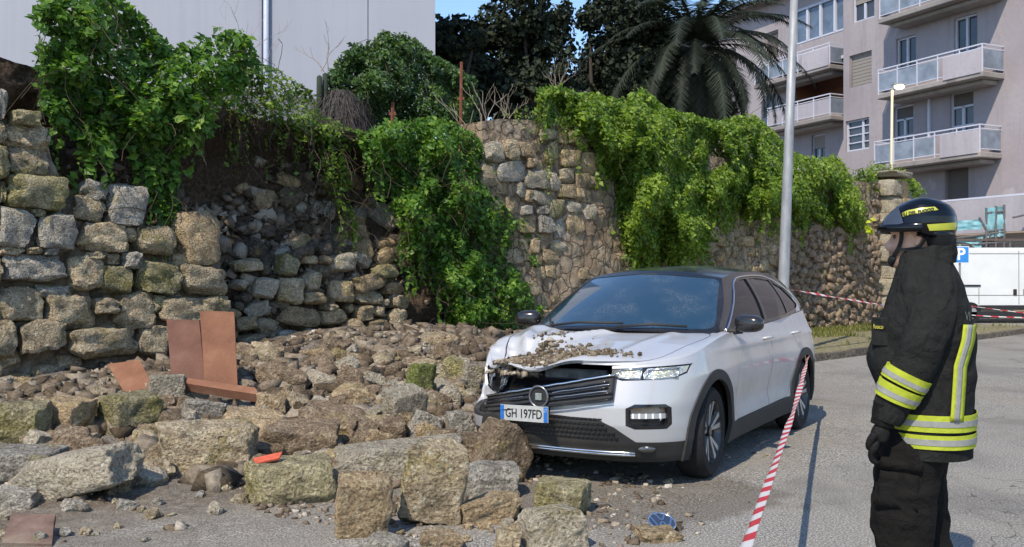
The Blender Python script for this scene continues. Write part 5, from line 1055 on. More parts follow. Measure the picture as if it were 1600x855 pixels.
def split_off(bm, faces):
    nb = bmesh.new(); mp = {}
    for f in faces:
        vs = []
        for v in f.verts:
            if v not in mp: mp[v] = nb.verts.new(v.co)
            vs.append(mp[v])
        try: nb.faces.new(vs)
        except ValueError: pass
    bmesh.ops.delete(bm, geom=faces, context='FACES'); return nb
def grow(poly, d):
    c = (sum(p[0] for p in poly)/len(poly), sum(p[1] for p in poly)/len(poly)); out = []; n = len(poly)
    ar = sum(poly[i][0]*poly[(i+1) % n][1]-poly[(i+1) % n][0]*poly[i][1] for i in range(n)); sg = 1 if ar > 0 else -1
    for i in range(n):
        a, b, c_ = poly[i-1], poly[i], poly[(i+1) % n]; e1 = Vector((b[0]-a[0], b[1]-a[1])).normalized(); e2 = Vector((c_[0]-b[0], c_[1]-b[1])).normalized()
        n1 = Vector((e1.y, -e1.x))*sg; n2 = Vector((e2.y, -e2.x))*sg; m = (n1+n2); m = m/max(.25, m.length_squared)*2*d if m.length > 1e-6 else n1*d
        out.append((b[0]+m.x*1.0, b[1]+m.y*1.0))
    return out
def shift(nb, d):
    nb.normal_update()
    for v in nb.verts: v.co += v.normal*d
def rim_solid(nb, th=.012):
    """thickness so a panel edge shows depth"""
    nb.normal_update(); nb.faces.ensure_lookup_table(); bd = [e for e in nb.edges if e.is_boundary and not (abs(e.verts[0].co.y) < .003 and abs(e.verts[1].co.y) < .003)]; mp = {}
    for e in bd:
        lp = e.link_loops[0]; a, b = lp.vert, lp.link_loop_next.vert
        for v in (a, b):
            if v not in mp: mp[v] = (nb.verts.new(v.co), nb.verts.new(v.co-v.normal*th))
        nb.faces.new((mp[b][0], mp[a][0], mp[a][1], mp[b][1]))
from mathutils.bvhtree import BVHTree
BASE = [None]
def set_base(bm, fns):
    b = bm.copy(); P = np.array([v.co[:] for v in b.verts])
    for fn in fns: P = fn(P)
    for v, p in zip(b.verts, P): v.co = p
    b.normal_update(); b.faces.ensure_lookup_table(); BASE[0] = (BVHTree.FromBMesh(b), [[v.co.copy() for v in f.verts] for f in b.faces], [[v.normal.copy() for v in f.verts] for f in b.faces]); b.free()
def base_normals(me, nbase):
    from mathutils.interpolate import poly_3d_calc
    tree, FV, FNn = BASE[0]; cache = {}; out = []
    for k, poly in enumerate(me.polygons):
        for li in poly.loop_indices:
            if k >= nbase: out.append(poly.normal.copy()); continue
            vi = me.loops[li].vertex_index
            if vi not in cache:
                co, nn, idx, d = tree.find_nearest(me.vertices[vi].co); w_ = poly_3d_calc(FV[idx], co); n = Vector((0, 0, 0))
                for a, b in zip(w_, FNn[idx]): n += b*a
                cache[vi] = n.normalized()
            n = cache[vi]; out.append(n if n.dot(poly.normal) > 0 else -n)
    for k, poly in enumerate(me.polygons):
        if k >= nbase: poly.use_smooth = False
    me.normals_split_custom_set(out)
def carobj(name, nb, mat, parent=None, auto=40, rim=.012, cr=True):
    nbase = len(nb.faces)
    if rim: rim_solid(nb, rim)
    if cr and len(nb.verts):
        P = crush(np.array([v.co[:] for v in nb.verts]))
        for v, p in zip(nb.verts, P): v.co = p
    o = obj(name, nb, mat, parent or car, auto=auto)
    for q_ in list(o.data.polygons)[nbase:]: q_.use_smooth = False
    return o
def arc(cx, cz, r, a0, a1, n): return [(cx+r*math.cos(R(a0+(a1-a0)*k/n)), cz+r*math.sin(R(a0+(a1-a0)*k/n))) for k in range(n+1)]
side = lambda c: abs(c.y) > .55
front = lambda c: c.x > .0
WZ = .335
for mir in (False, True):
    sg = -1 if mir else 1
    bm = grid_bm(G, mir); set_base(bm, [crush])
    F = lambda L: [(u*sg, v) for u, v in L]
    # wheel openings and their black arches
    for cx in (0.0, -2.59):
        ring = arc(cx, WZ, .445, -50, 230, 28); hole = arc(cx, WZ, .385, -70, 250, 28)
        fs = carve(bm, ring, (0, 2), side); arch = split_off(bm, fs); fs = carve(arch, hole, (0, 2), side); bmesh.ops.delete(arch, geom=fs, context='FACES')
        for v in arch.verts:
            dx, dz = v.co.x-cx, v.co.z-WZ; rr0 = math.hypot(dx, dz)
            if .4425 < rr0 < .4475 and v.is_boundary: v.co.x, v.co.z = cx+dx*.457/rr0, WZ+dz*.457/rr0
        shift(arch, .009); carobj('wheel_arch_trim', arch, M['clad'], rim=.03)
    # sill cladding
    sill = split_off(bm, carve(bm, [(-2.20, .1), (-.36, .1), (-.36, .345), (-2.20, .375)], (0, 2), side)); shift(sill, .008); carobj('sill_trim', sill, M['clad'], rim=.02)
    # front: headlight, fog lamp surround, lower black band and intake
    if not mir:
        hl = [(.43, .772), (.50, .752), (.80, .765), (.862, .80), (.872, .862), (.60, .842), (.42, .83)]
        lens = split_off(bm, carve(bm, hl, (1, 2), front)); shift(lens, -.008)
        refl = [split_off(lens, carve(lens, q_, (1, 2), front)) for q_ in ([(.47, .772), (.615, .765), (.605, .832), (.485, .828), (.455, .80)], [(.635, .766), (.80, .776), (.85, .81), (.855, .848), (.65, .835), (.625, .80)])]
        s = NM('headlight glass', .05, .8); vv = s.vor(22, s.pos((1, 1, .45), obj=True), 'F1'); nn_ = s.noise(14, 3, vec=s.pos(obj=True)); s.col(s.mix(s.ramp(vv, [(.25, 0.0), (.3, 1.0)]), s.ramp(nn_, [(.35, (.85, .85, .80)), (.6, (.45, .45, .42))]), (.05, .05, .05))); s.b.inputs['Coat Weight'].default_value = 1; s.b.inputs['Metallic'].default_value = .55; s.b.inputs['Metallic'].default_value = .0; M['lens'] = s.m
        hlo = carobj('headlight', lens, M['gloss'], rim=.03)
        s = NM('headlamp reflector', .12, .8); nn_ = s.noise(26, 4, .6, s.pos((1, 1, 1.6), obj=True)); n3_ = s.noise(9, 2, .5, s.pos(obj=True)); s.col(s.mix(s.ramp(n3_, [(.4, 0.0), (.6, 1.0)]), s.ramp(nn_, [(.36, (.22, .22, .20)), (.5, (.62, .62, .56)), (.66, (.9, .9, .86))]), (.62, .60, .44))); s.bump(nn_, .02); s.b.inputs['Coat Weight'].default_value = 1; s.b.inputs['Metallic'].default_value = .5; M['refl'] = s.m
        for q_ in refl: carobj('reflector', q_, M['refl'], hlo, rim=.0)
        # light units inside the lens: frames of two reflector boxes
        bmf = bmesh.new()
        for (ya, yb_) in ((.46, .62), (.645, .82)):
            yc = (ya+yb_)/2
            for (u0, v0, u1, v1) in ((ya, .768, yb_, .768), (ya+.02, .826, yb_, .838), (ya, .768, ya+.02, .826), (yb_, .768, yb_, .838)):
                def fx(y_, z_):
                    th = np.linspace(0, .3, 200); pl = plan(th, np.full(200, z_)); return float(np.interp(y_, pl[:, 1], pl[:, 0]))
                tube(bmf, [(fx(u0, v0)+.004, u0, v0), (fx((u0+u1)/2, (v0+v1)/2)+.004, (u0+u1)/2, (v0+v1)/2), (fx(u1, v1)+.004, u1, v1)], .005, 5)
        obj('light_surround', bmf, M['chrome'], hlo, smooth=True)
    else:
        hl = [(-.50, .70), (-.60, .66), (-.82, .70), (-.875, .80), (-.87, .86), (-.60, .84), (-.46, .83)]
        lens = split_off(bm, carve(bm, hl[::-1], (1, 2), front)); shift(lens, -.035)
        s = NM('broken headlight', .25, .6); nn_ = s.noise(24, 6, .75, s.pos(obj=True)); s.col(s.ramp(nn_, [(.35, (.01, .01, .012)), (.5, (.06, .07, .08)), (.62, (.45, .5, .56))])); s.bump(nn_, .03); carobj('broken_headlight', lens, s.m, rim=.03)
    fog = F([(.545, .455), (.60, .43), (.775, .43), (.80, .46), (.80, .575), (.77, .60), (.60, .60), (.545, .57)])
    bez = split_off(bm, carve(bm, fog if not mir else fog[::-1], (1, 2), front)); bi = grow(fog, -.02); inner = split_off(bez, carve(bez, bi if not mir else bi[::-1], (1, 2), front)); shift(inner, -.045)
    if not mir:
        inn2 = [(.56, .50), (.785, .50), (.785, .535), (.56, .535)]; dr = split_off(inner, carve(inner, inn2, (1, 2), front)); shift(dr, .02)
        s = NM('daytime lamp strip', .2, .6); vx = s.n('ShaderNodeSeparateXYZ'); s.l(s.pos(obj=True), vx.inputs[0]); sw = s.math('SINE', s.math('MULTIPLY', vx.outputs['Y'], 165)); s.col(s.ramp(sw, [(0, (.35, .36, .37)), (.5, (.35, .36, .37)), (.8, (.85, .87, .9))])); M['drl'] = s.m
        carobj('daytime_lamp', dr, M['drl'], rim=.02); up = split_off(inner, carve(inner, [(.56, .538), (.79, .538), (.79, .60), (.56, .60)], (1, 2), front)); shift(up, .012); s = NM('indicator lens', .25, .6); a_ = s.noise(9, 3, vec=s.pos(obj=True)); s.col(s.ramp(a_, [(.35, (.28, .17, .10)), (.65, (.42, .36, .3))])); carobj('indicator_lamp', up, s.m, rim=.01)
    carobj('lamp_recess', inner, M['gloss'], rim=.0); carobj('lamp_surround', bez, M['gloss'] if not mir else M['clad'], rim=.04)
    low = F([(-.02, .1), (.93, .1), (.93, .335), (.60, .342), (.47, .44), (.36, .49), (-.02, .505)] if not mir else [(-.02, .1), (.93, .1), (.93, .335), (.66, .345), (.60, .47), (.56, .61), (-.02, .61)])
    lowp = split_off(bm, carve(bm, low if not mir else low[::-1], (1, 2), front)); carobj('lower_bumper_grille', lowp, M['clad'], rim=.02)
    # grille opening (the grille itself hangs loose)
    go = F([(-.02, .655), (.35, .672), (.43, .74), (.42, .862), (-.02, .87)]) if not mir else [(.02, .60), (.02, .87), (-.5, .87), (-.62, .66), (-.5, .58)]
    fs = carve(bm, go, (1, 2), front); bmesh.ops.delete(bm, geom=fs, context='FACES')
    # doors
    fd = [(-.60, .352), (-1.50, .365), (-1.56, 1.2), (-.62, 1.2), (-.56, .80)]; rd = [(-1.51, .365), (-2.08, .374), (-2.16, .56), (-2.36, .76), (-2.50, 1.2), (-1.57, 1.2)]
    for dn, dp, hx in (('door', fd, -1.40), ('door', rd, -2.33)):
        dp2 = grow(dp, .005); P_ = split_off(bm, carve(bm, dp2, (0, 2), side)); fs = carve(P_, dp, (0, 2), side); Q_ = split_off(P_, fs); P_.free(); door = carobj(dn, Q_, M['silver'], rim=.02)
        wy = float(fW(.95))+.03; b2 = bmesh.new(); tube(b2, [(hx-.1, sg*(wy-.02), .945), (hx-.06, sg*(wy+.02), .95), (hx+.06, sg*(wy+.02), .95), (hx+.1, sg*(wy-.02), .945)], [.010, .014, .014, .010], 8); obj('door_handle', b2, M['silver'], door, smooth=True)
    # front wing / bumper split line and the rest: bumper = everything ahead, body side = rest
    bp = [(.30, .55), (.9, .55), (.9, .9), (.46, .9), (.40, .80)]
    bump = split_off(bm, [f for f in bm.faces if f.calc_center_median().x > .36]); carobj('front_bumper', bump, M['silver'], rim=.02)
    qs = split_off(bm, [f for f in bm.faces if f.calc_center_median().x < -2.0]); carobj('rear_quarter', qs, M['silver'], rim=.02); carobj('front_wing', bm, M['silver'], rim=.02)
# lower intake mesh of angled cells, silver lip line, small fog lamps
def fx(y_, z_):
    th = np.linspace(0, .3, 200); pl = plan(th, np.full(200, z_)); return float(np.interp(abs(y_), pl[:, 1], pl[:, 0]))
bm = bmesh.new()
for iz in range(5):
    for iy in range(-15, 16):
        z_ = .365+iz*.032; y_ = iy*.034+(iz % 2)*.017
        if abs(y_) > .50-(z_-.36)*.9: continue
        box(bm, (fx(y_, z_)+.004, y_, z_), (.012, .028, .010), None)
tag(obj('intake_mesh', bm, M['gloss'], car), kind='stuff')
bm = bmesh.new(); ys = np.linspace(-.58, .58, 30); tube(bm, [(fx(y, .25)+.012, y, .262-.0*abs(y)) for y in ys], .010, 6); tube(bm, [(fx(y, .25)+.006, y, .246) for y in ys], .010, 6); obj('lip_strip', bm, M['chrome'], car, smooth=True)
bm = bmesh.new(); bmesh.ops.create_uvsphere(bm, u_segments=12, v_segments=8, radius=.5, matrix=Matrix.Translation((fx(.66, .29)+.0, .655, .292))@Matrix.Rotation(R(38), 4, 'Z')@Matrix.Diagonal((.04, .13, .05, 1))); obj('fog_lamp', bm, M['lens'], car, smooth=True)
def curve3(pts, n):
    P = np.array(pts, float); t = np.linspace(0, len(P)-1, n); out = []
    for q in t:
        i = min(int(q), len(P)-2); f = q-i; p0, p1, p2, p3 = P[max(i-1, 0)], P[i], P[i+1], P[min(i+2, len(P)-1)]
        out.append(.5*((2*p1)+(-p0+p2)*f+(2*p0-5*p1+4*p2-p3)*f*f+(-p0+3*p1-3*p2+p3)*f**3))
    return np.array(out)
# hood: top surface between the two upper edges
def topgrid(ts, nc, crown=.038):
    x0 = plan(ts, np.full(len(ts), .8))[:, 0]; zt = fZt(x0); pl = plan(ts, zt); rows = []
    for (x, y), z in zip(pl, zt):
        yy = np.linspace(-y, y, nc); k = 1-(yy/max(y, .05))**2; e = smooth(.60, .80, np.abs(yy))
        rows.append(np.stack([np.full(nc, x), yy, z+crown*np.sqrt(np.clip(k, 0, 1))*min(1, y/.6)+.012*(np.exp(-((np.abs(yy)-.52+.15*(x+.3))/.045)**2))*smooth(.75, .4, x)], 1))
    return np.array(rows)
ti = np.linspace(0.004, .3, 70); t2_ = np.linspace(.3, .40, 20)[1:]; HG = topgrid(np.concatenate([ti, t2_]), 81)
def dent(P):
    x, y = P[:, 0], P[:, 1]; D = P.copy()
    c1 = np.exp(-(((x-.38)/.26)**2+((y+.30)/.30)**2)); c2 = np.exp(-(((x-.1)/.2)**2+((y+.55)/.2)**2)); rdg = np.exp(-((y+.62-.3*(x-.1))/.05)**2)*smooth(-.35, .0, x)*smooth(.7, .35, x)
    fold = np.exp(-((x-.02+.55*(y+.25))/.05)**2)*smooth(.25, -.1, y)*smooth(-.85, -.5, y)
    n = fbm(P, 3.2, 3, 4); w = smooth(.25, -.2, y)*smooth(-.45, -.1, x)
    D[:, 2] += -.085*c1+.03*c2*n*2+.035*rdg+.03*fold+.012*n*w-.045*np.abs(n)*smooth(.2, -.5, y)*smooth(-.3, 0, x)
    D[:, 2] += .028*np.exp(-(((x+.28)/.13)**2+((y+.70)/.16)**2))
    cz = -.0*x; D[:, 2] += .02*smooth(.45, .75, x)*np.exp(-((y-.1)/.5)**2)
    return D
bm = grid_bm(HG, False)
for v in list(bm.verts): pass
hood_poly = [(.735, 0.0), (.72, .30), (.67, .50), (.58, .655), (.35, .735), (-.28, .775), (-.16, .45), (-.10, .0), (-.16, -.45), (-.28, -.775), (.35, -.735), (.58, -.655), (.67, -.50), (.72, -.30)]
hp2 = grow(hood_poly, .007); anyf = lambda c: True; hood_poly = [tuple(p_[:2]) for p_ in curve3([(a_, b_, 0) for a_, b_ in hood_poly+hood_poly[:1]], 70)[:-1]]; hp2 = [(a_*1.0+(.007 if a_ > .2 else -.006)*(1 if abs(b_) < .6 or a_ < -.2 else .3), b_*1.009) for a_, b_ in hood_poly]
A_ = split_off(bm, carve(bm, hp2, (0, 1), anyf)); Q_ = split_off(A_, carve(A_, hood_poly, (0, 1), anyf)); A_.free()
def apply(bm_, fn):
    P = fn(np.array([v.co[:] for v in bm_.verts]))
    for v, p in zip(bm_.verts, P): v.co = p
_full = grid_bm(HG, False); set_base(_full, [dent, crush]); _full.free(); apply(Q_, dent); hood = carobj('bonnet', Q_, M['silver'], rim=.03, auto=24)
cond_f = lambda c: abs(c.y) > .5
BASE[0] = None; cow = split_off(bm, [f for f in bm.faces if f.calc_center_median().x < -.09 and abs(f.calc_center_median().y) < .76]); carobj('scuttle_panel', cow, M['clad'], rim=.02)
apply(bm, lambda P: dent(P)*.0+P+np.stack([P[:, 0]*0, P[:, 0]*0, .5*(dent(P)-P)[:, 2]], 1)); carobj('wing_top', bm, M['silver'], rim=.02)
# dark inner shell and floor
inn = G.copy(); cI = np.array([-1.3, 0, 0]); bm = bmesh.new()
for mir in (False, True):
    Q = inn.copy(); Q[..., 0] = (Q[..., 0]+1.3)*.955-1.3; Q[..., 1] *= .90*(-1 if mir else 1); Q[..., 2] = Q[..., 2]*.97
    keep = Q[:, :].reshape(-1, 3); V = [bm.verts.new(p) for p in crush(keep)]; r_, c_ = Q.shape[:2]
    for j in range(r_-1):
        for i in range(c_-1):
            q = Q[j, i]
            if q[2] > .62 and q[0] > .45: continue
            if any((q[0]-cx)**2+(q[2]-WZ)**2 < .40**2 for cx in (0, -2.59)) and abs(q[1]) > .4: continue
            bm.faces.new((V[j*c_+i], V[j*c_+i+1], V[(j+1)*c_+i+1], V[(j+1)*c_+i]))
box(bm, (-1.3, 0, .24), (3.6, 1.5, .06)); box(bm, (.34, 0, .66), (.5, 1.25, .10)); box(bm, (.56, -.15, .70), (.06, .9, .12)); obj('inner_body', bm, M['dark'], car)
M['bay'] = plain('engine bay parts', (.09, .09, .085), .7, .3, var=.5, sc=12); bm = bmesh.new(); box(bm, (.58, .08, .765), (.05, .5, .075)); box(bm, (.50, -.35, .735), (.12, .35, .05)); bmesh.ops.bevel(bm, geom=bm.edges[:], offset=.01, segments=1, affect='EDGES'); obj('radiator_frame', bm, M['bay'], car)
# wheel wells
for cx in (0, -2.59):
    for sg in (-1, 1):
        bm = bmesh.new(); P = [(cx+.40*math.cos(R(a)), WZ+.40*math.sin(R(a))) for a in range(-20, 201, 10)]
        a = [bm.verts.new((x, sg*.86, z)) for x, z in P]; b = [bm.verts.new((x, sg*.52, z)) for x, z in P]
        for k in range(len(P)-1): bm.faces.new((a[k], a[k+1], b[k+1], b[k]))
        bm.faces.new(b); obj('wheel_housing', bm, M['dark'], car)
# ---- greenhouse
def ruled(A, B, n, bulge=.02, axis=(0, 1, 0)):
    A, B = np.array(A, float), np.array(B, float); return np.array([A*(1-k)+B*k+np.array(axis)*bulge*math.sin(PI*k) for k in np.linspace(0, 1, n)])
NB = 70
xb = np.linspace(-.36, -3.22, NB); belt = np.stack([xb, np.interp(xb, [-3.22, -2.9, -2.0, -.36], [.72, .80, .842, .80])+0.0, fZt(xb)+.004], 1)
rail = curve3([(-1.08, .60, 1.455), (-1.6, .605, 1.505), (-2.2, .60, 1.50), (-2.7, .588, 1.475), (-3.10, .565, 1.41)], NB)
for mir in (False, True):
    sg = -1 if mir else 1
    GH = ruled(belt, rail, 26, .035); b_ = grid_bm(GH, mir); set_base(b_, [])
    pillar_white = [(-2.66, 1.0), (-3.5, 1.0), (-3.5, 1.42), (-3.0, 1.41), (-2.82, 1.32)]
    glassp = [(-.66, 1.052), (-1.20, 1.085-.005), (-2.2, 1.115), (-2.78, 1.165), (-2.86, 1.20), (-2.60, 1.36), (-2.30, 1.435), (-1.9, 1.455), (-1.45, 1.44), (-1.24, 1.405)]
    gl = split_off(b_, carve(b_, glassp, (0, 2), lambda c: True)); shift(gl, -.010)
    # divide the glass: front window, rear window, quarter light with black posts
    p1 = split_off(gl, carve(gl, [(-1.565, .9), (-1.625, .9), (-1.66, 1.6), (-1.60, 1.6)], (0, 2), lambda c: True)); p2 = split_off(gl, carve(gl, [(-2.38, .9), (-2.41, .9), (-2.33, 1.6), (-2.30, 1.6)], (0, 2), lambda c: True))
    shift(p1, .014); shift(p2, .008); carobj('window_post', p1, M['gloss'], rim=.01, cr=False); carobj('window_post', p2, M['gloss'], rim=.01, cr=False)
    g1 = split_off(gl, [f for f in gl.faces if f.calc_center_median().x > -1.6]); g2 = split_off(gl, [f for f in gl.faces if f.calc_center_median().x > -2.36])
    for g_ in (g1, g2, gl): carobj('side_window', g_, M['sideglass'], rim=0, cr=False)
    wp = split_off(b_, carve(b_, pillar_white, (0, 2), lambda c: True)); carobj('rear_pillar', wp, M['silver'], rim=.0, cr=False)
    lowst = split_off(b_, carve(b_, [(-.5, .9), (-2.95, .9), (-2.95, 1.19), (-2.78, 1.150), (-2.2, 1.10), (-1.2, 1.066), (-.5, 1.035)], (0, 2), lambda c: True)); carobj('window_ledge', lowst, M['gloss'], rim=.0, cr=False)
    carobj('roof_side', b_, M['gloss'], rim=.01, cr=False)
    # bright strip over the windows
    bt = bmesh.new(); P = []
    for (x, z) in [(-.56, 1.04), (-.85, 1.20), (-1.13, 1.365), (-1.26, 1.425), (-1.45, 1.462), (-1.9, 1.477), (-2.30, 1.457), (-2.62, 1.38), (-2.88, 1.245), (-3.0, 1.16)]:
        k = max(0, min(1, (z-1.04)/(.44))); P.append((x, 0, z))
    Pc = curve3(P, 50); pts = []
    flat = GH.reshape(-1, 3)
    for q in Pc:
        dd_ = (flat[:, 0]-q[0])**2+(flat[:, 2]-q[2])**2; ii = np.argsort(dd_)[:4]; wts = 1/(dd_[ii]+1e-6); y_ = (flat[ii, 1]*wts).sum()/wts.sum(); pts.append((q[0], sg*(y_+.006), q[2]))
    tube(bt, pts, .0085, 6); obj('window_strip', bt, M['chrome'], car, smooth=True)
# windscreen, roof, tailgate
ny = 41
def cross(xc, xe, zc, ze, w_):
    y = np.linspace(-w_, w_, ny); k = (y/w_)**2; return np.stack([xc+(xe-xc)*k, y, zc+(ze-zc)*k], 1)
WS = []
for i, k in enumerate(np.linspace(0, 1, 26)):
    e = GH[i, 0]; WS.append(cross(-.11*(1-k)-.99*k, e[0], 1.045*(1-k)+1.515*k+.03*math.sin(PI*k), e[2], abs(e[1])))
WS = np.array(WS); b_ = grid_bm(WS, True); set_base(b_, [])
wpoly = [(-.72, 1.06), (0, 1.07), (.72, 1.06), (.755, 1.08), (.74, 1.14), (.612, 1.41), (.585, 1.438), (.55, 1.452), (0, 1.495), (-.55, 1.452), (-.585, 1.438), (-.612, 1.41), (-.74, 1.14), (-.755, 1.08)]
gl = split_off(b_, carve(b_, wpoly, (1, 2), lambda c: True)); carobj('windscreen_frame', b_, M['gloss'], rim=.006, cr=False); shift(gl, -.004); carobj('windscreen', gl, M['windscreen'], rim=.0, cr=False)
RF = []
for i in range(NB):
    e = rail[i]; k = i/(NB-1); zc = np.interp(k, [0, .2, .45, .7, .9, 1], [1.515, 1.553, 1.572, 1.56, 1.515, 1.487]); xc = e[0]+.09*(1-k)-.0*k; RF.append(cross(xc, e[0], zc, e[2], e[1]))
BASE[0] = None
b_ = grid_bm(np.array(RF), True); carobj('roof', b_, M['roofblack'], rim=.01, cr=False, auto=60)
tg = np.array([cross(-3.08*(1-k)-3.36*k, -3.08*(1-k)-3.22*k, 1.485*(1-k)+1.10*k, 1.41*(1-k)+1.12*k, .56*(1-k)+.72*k) for k in np.linspace(0, 1, 10)]); b_ = grid_bm(tg, True); carobj('rear_window', b_, M['sideglass'], rim=.0, cr=False)
bm = bmesh.new(); box(bm, (-2.0, 0, 1.10), (1.8, 1.1, .25)); box(bm, (-.78, 0, 1.0), (.5, 1.2, .08)); obj('cabin_interior', bm, M['dark'], car)
# rain sensor, wipers
bm = bmesh.new(); box(bm, (-.98, 0.02, 1.483), (.10, .14, .02), None); obj('mirror_mount', bm, M['gloss'], car)
def wsp(y, k, up=.02):
    c = np.array([tuple(v) for v in WS[int(k*25)]]); i = int((y+.79)/1.58*40); return Vector(c[max(0, min(40, i))])+Vector((up*.5, 0, up))
bm = bmesh.new(); tube(bm, [wsp(-.55, .02, .03), wsp(-.25, .05, .035), wsp(.15, .06, .035)], .011, 6); tube(bm, [wsp(-.55, .02, .03), wsp(-.66, .18, .02)], .009, 6); tube(bm, [wsp(.1, .02, .03), wsp(.38, .05, .035), wsp(.62, .07, .03)], .011, 6); obj('wipers', bm, M['clad'], car, smooth=True)
# mirrors
for sg in (1, -1):
    bm = bmesh.new(); bmesh.ops.create_uvsphere(bm, u_segments=20, v_segments=14, radius=1)
    for v in bm.verts: 
        q = [math.copysign(abs(c)**.72, c) for c in v.co]; v.co = Vector((q[0]*.085*(1.0 if q[0] > 0 else .35), q[1]*.118, q[2]*.070*(1-.10*q[1]*sg)))
    bmesh.ops.transform(bm, matrix=Matrix.Translation((-.60, sg*.985, 1.10))@Matrix.Rotation(R(-12*sg), 4, 'Z'), verts=bm.verts[:]); mo = obj('door_mirror', bm, M['gloss'], car, smooth=True)
    bm = bmesh.new(); tube(bm, [(-.62, sg*.80, 1.035), (-.62, sg*.92, 1.04)], [.03, .022], 8); obj('mirror_stalk', bm, M['clad'], mo)
# wheels
def wheel(cx, cy, steer=0):
    w_ = empty('wheel', (0, 0, 0)); w_.parent = car; w_.location = (cx, cy, WZ); w_.rotation_euler = (0, 0, (0 if cy > 0 else PI)+steer)
    pr = [(.205, -.11), (.225, -.105), (.30, -.108), (.325, -.085), (.335, -.05), (.336, 0), (.335, .05), (.325, .085), (.30, .108), (.232, .105), (.222, .09)]
    bm = bmesh.new(); N_ = 56; rs = [[bm.verts.new((r_*math.cos(2*PI*k/N_), y, r_*math.sin(2*PI*k/N_))) for (r_, y) in pr] for k in range(N_)]
    for k in range(N_):
        for j in range(len(pr)-1): bm.faces.new((rs[k][j], rs[k][j+1], rs[(k+1) % N_][j+1], rs[(k+1) % N_][j]))
    bmesh.ops.recalc_face_normals(bm, faces=bm.faces[:]); obj('tyre', bm, M['rubber'], w_, auto=40)
    bm = bmesh.new(); pr2 = [(.226, .103), (.218, .085), (.205, .0), (.20, -.1)]; rs = [[bm.verts.new((r_*math.cos(2*PI*k/N_), y, r_*math.sin(2*PI*k/N_))) for (r_, y) in pr2] for k in range(N_)]
    for k in range(N_):
        for j in range(len(pr2)-1): bm.faces.new((rs[k][j], rs[k][j+1], rs[(k+1) % N_][j+1], rs[(k+1) % N_][j]))
    rim = obj('rim', bm, M['gloss'], w_, auto=40)
    for k in range(5):
        for dk, wd in ((-.13, .014), (.13, .014)):
            a = 2*PI*k/5+PI/2; d0 = Vector((math.cos(a+dk*.3), 0, math.sin(a+dk*.3))); d1 = Vector((math.cos(a+dk*1.6), 0, math.sin(a+dk*1.6)))
            t_ = (d1-d0).normalized() if False else Vector((-math.sin(a), 0, math.cos(a)))
            bm = bmesh.new(); P0, P1 = d0*.045+Vector((0, .07, 0)), d1*.222+Vector((0, .094, 0)); u_ = t_
            vs = [P0-u_*.010, P0+u_*.010, P1+u_*.020, P1-u_*.020]; f = [bm.verts.new(v) for v in vs]; g = [bm.verts.new(v-Vector((0, .03, 0))) for v in vs]; bm.faces.new(f); bm.faces.new(g[::-1])
            for q in range(4): bm.faces.new((f[q], g[q], g[(q+1) % 4], f[(q+1) % 4]))
            bmesh.ops.recalc_face_normals(bm, faces=bm.faces[:]); obj('spoke', bm, M['alloy'], rim)
    bm = bmesh.new(); tube(bm, [(0, .04, 0), (0, .082, 0)], .034, 16); obj('hub_cap', bm, M['gloss'], rim); bm = bmesh.new(); tube(bm, [(0, -.02, 0), (0, .02, 0)], .15, 24); obj('brake_disc', bm, M['galv'], rim)
M['alloy'] = plain('machined alloy', (.42, .43, .44), .3, .6, .7, var=.1)
wheel(0, .79, .06); wheel(0, -.79, .06); wheel(-2.59, .79); wheel(-2.59, -.79)
# ---- loose grille hanging down on the right, ring without its badge, plate
gl_ = empty('grille', (0, 0, 0)); gl_.parent = car
def GP(u, v, out=.0):
    """u 0..1 along the grille from the intact left headlight to the crushed right end, v -1..1 across"""
    y = .47-u*1.08; zc = .715-.19*u; hw = .082-.028*u; x = max(.60, fx(y, .62)-.0-.05*u)+.035*math.sin(u*PI)+.012
    x -= .02*v
    return Vector((x+out, y, zc+v*hw))
nu = 40; bm = bmesh.new(); rows = [[bm.verts.new(GP(i/nu, v)) for v in np.linspace(-1, 1, 9)] for i in range(nu+1)]
for i in range(nu):
    for j in range(8): bm.faces.new((rows[i][j], rows[i][j+1], rows[i+1][j+1], rows[i+1][j]))
bmesh.ops.recalc_face_normals(bm, faces=bm.faces[:]); bmesh.ops.solidify(bm, geom=bm.faces[:], thickness=.02); obj('grille_panel', bm, M['clad'], gl_, smooth=True)
for v, rr_, m_, u0, u1 in ((1.0, .008, 'chrome', 0, 1), (.5, .006, 'gloss', 0.03, .99), (.05, .006, 'gloss', .03, .99), (.28, .0028, 'chrome', 0.02, .42), (.28, .002, 'chrome', .64, .9), (-.22, .0028, 'chrome', .03, .40), (-.45, .006, 'gloss', 0, 1), (-1, .006, 'gloss', 0, 1)):
    bm = bmesh.new(); tube(bm, [GP(u, v, .012)+Vector((0, 0, .004*mnoise.noise(Vector((u*14, v*9, 0))))) for u in np.linspace(u0, u1, 30)], rr_, 6); obj('grille_bar', bm, M[m_], gl_, smooth=True)
ec = GP(.50, .05, .03); bm = bmesh.new(); ring = [ec+Vector((.0, .072*math.cos(a), .072*math.sin(a))) for a in np.linspace(0, 2*PI, 33)]; tube(bm, ring, .009, 6, cap=False); obj('badge_ring', bm, plain('dull chrome ring', (.22, .22, .23), .3, .5, .8), gl_, smooth=True)
bm = bmesh.new(); tube(bm, [ec+Vector((-.02, 0, 0)), ec+Vector((-.004, 0, 0))], .068, 28); obj('badge_seat', bm, M['clad'], gl_); bm = bmesh.new(); box(bm, ec+Vector((0.003, 0, 0)), (.012, .052, .05)); bmesh.ops.bevel(bm, geom=bm.edges[:], offset=.004, segments=1, affect='EDGES'); obj('sensor_plate', bm, plain('grey sensor plate', (.20, .22, .21), .6, var=.25, sc=60), gl_)
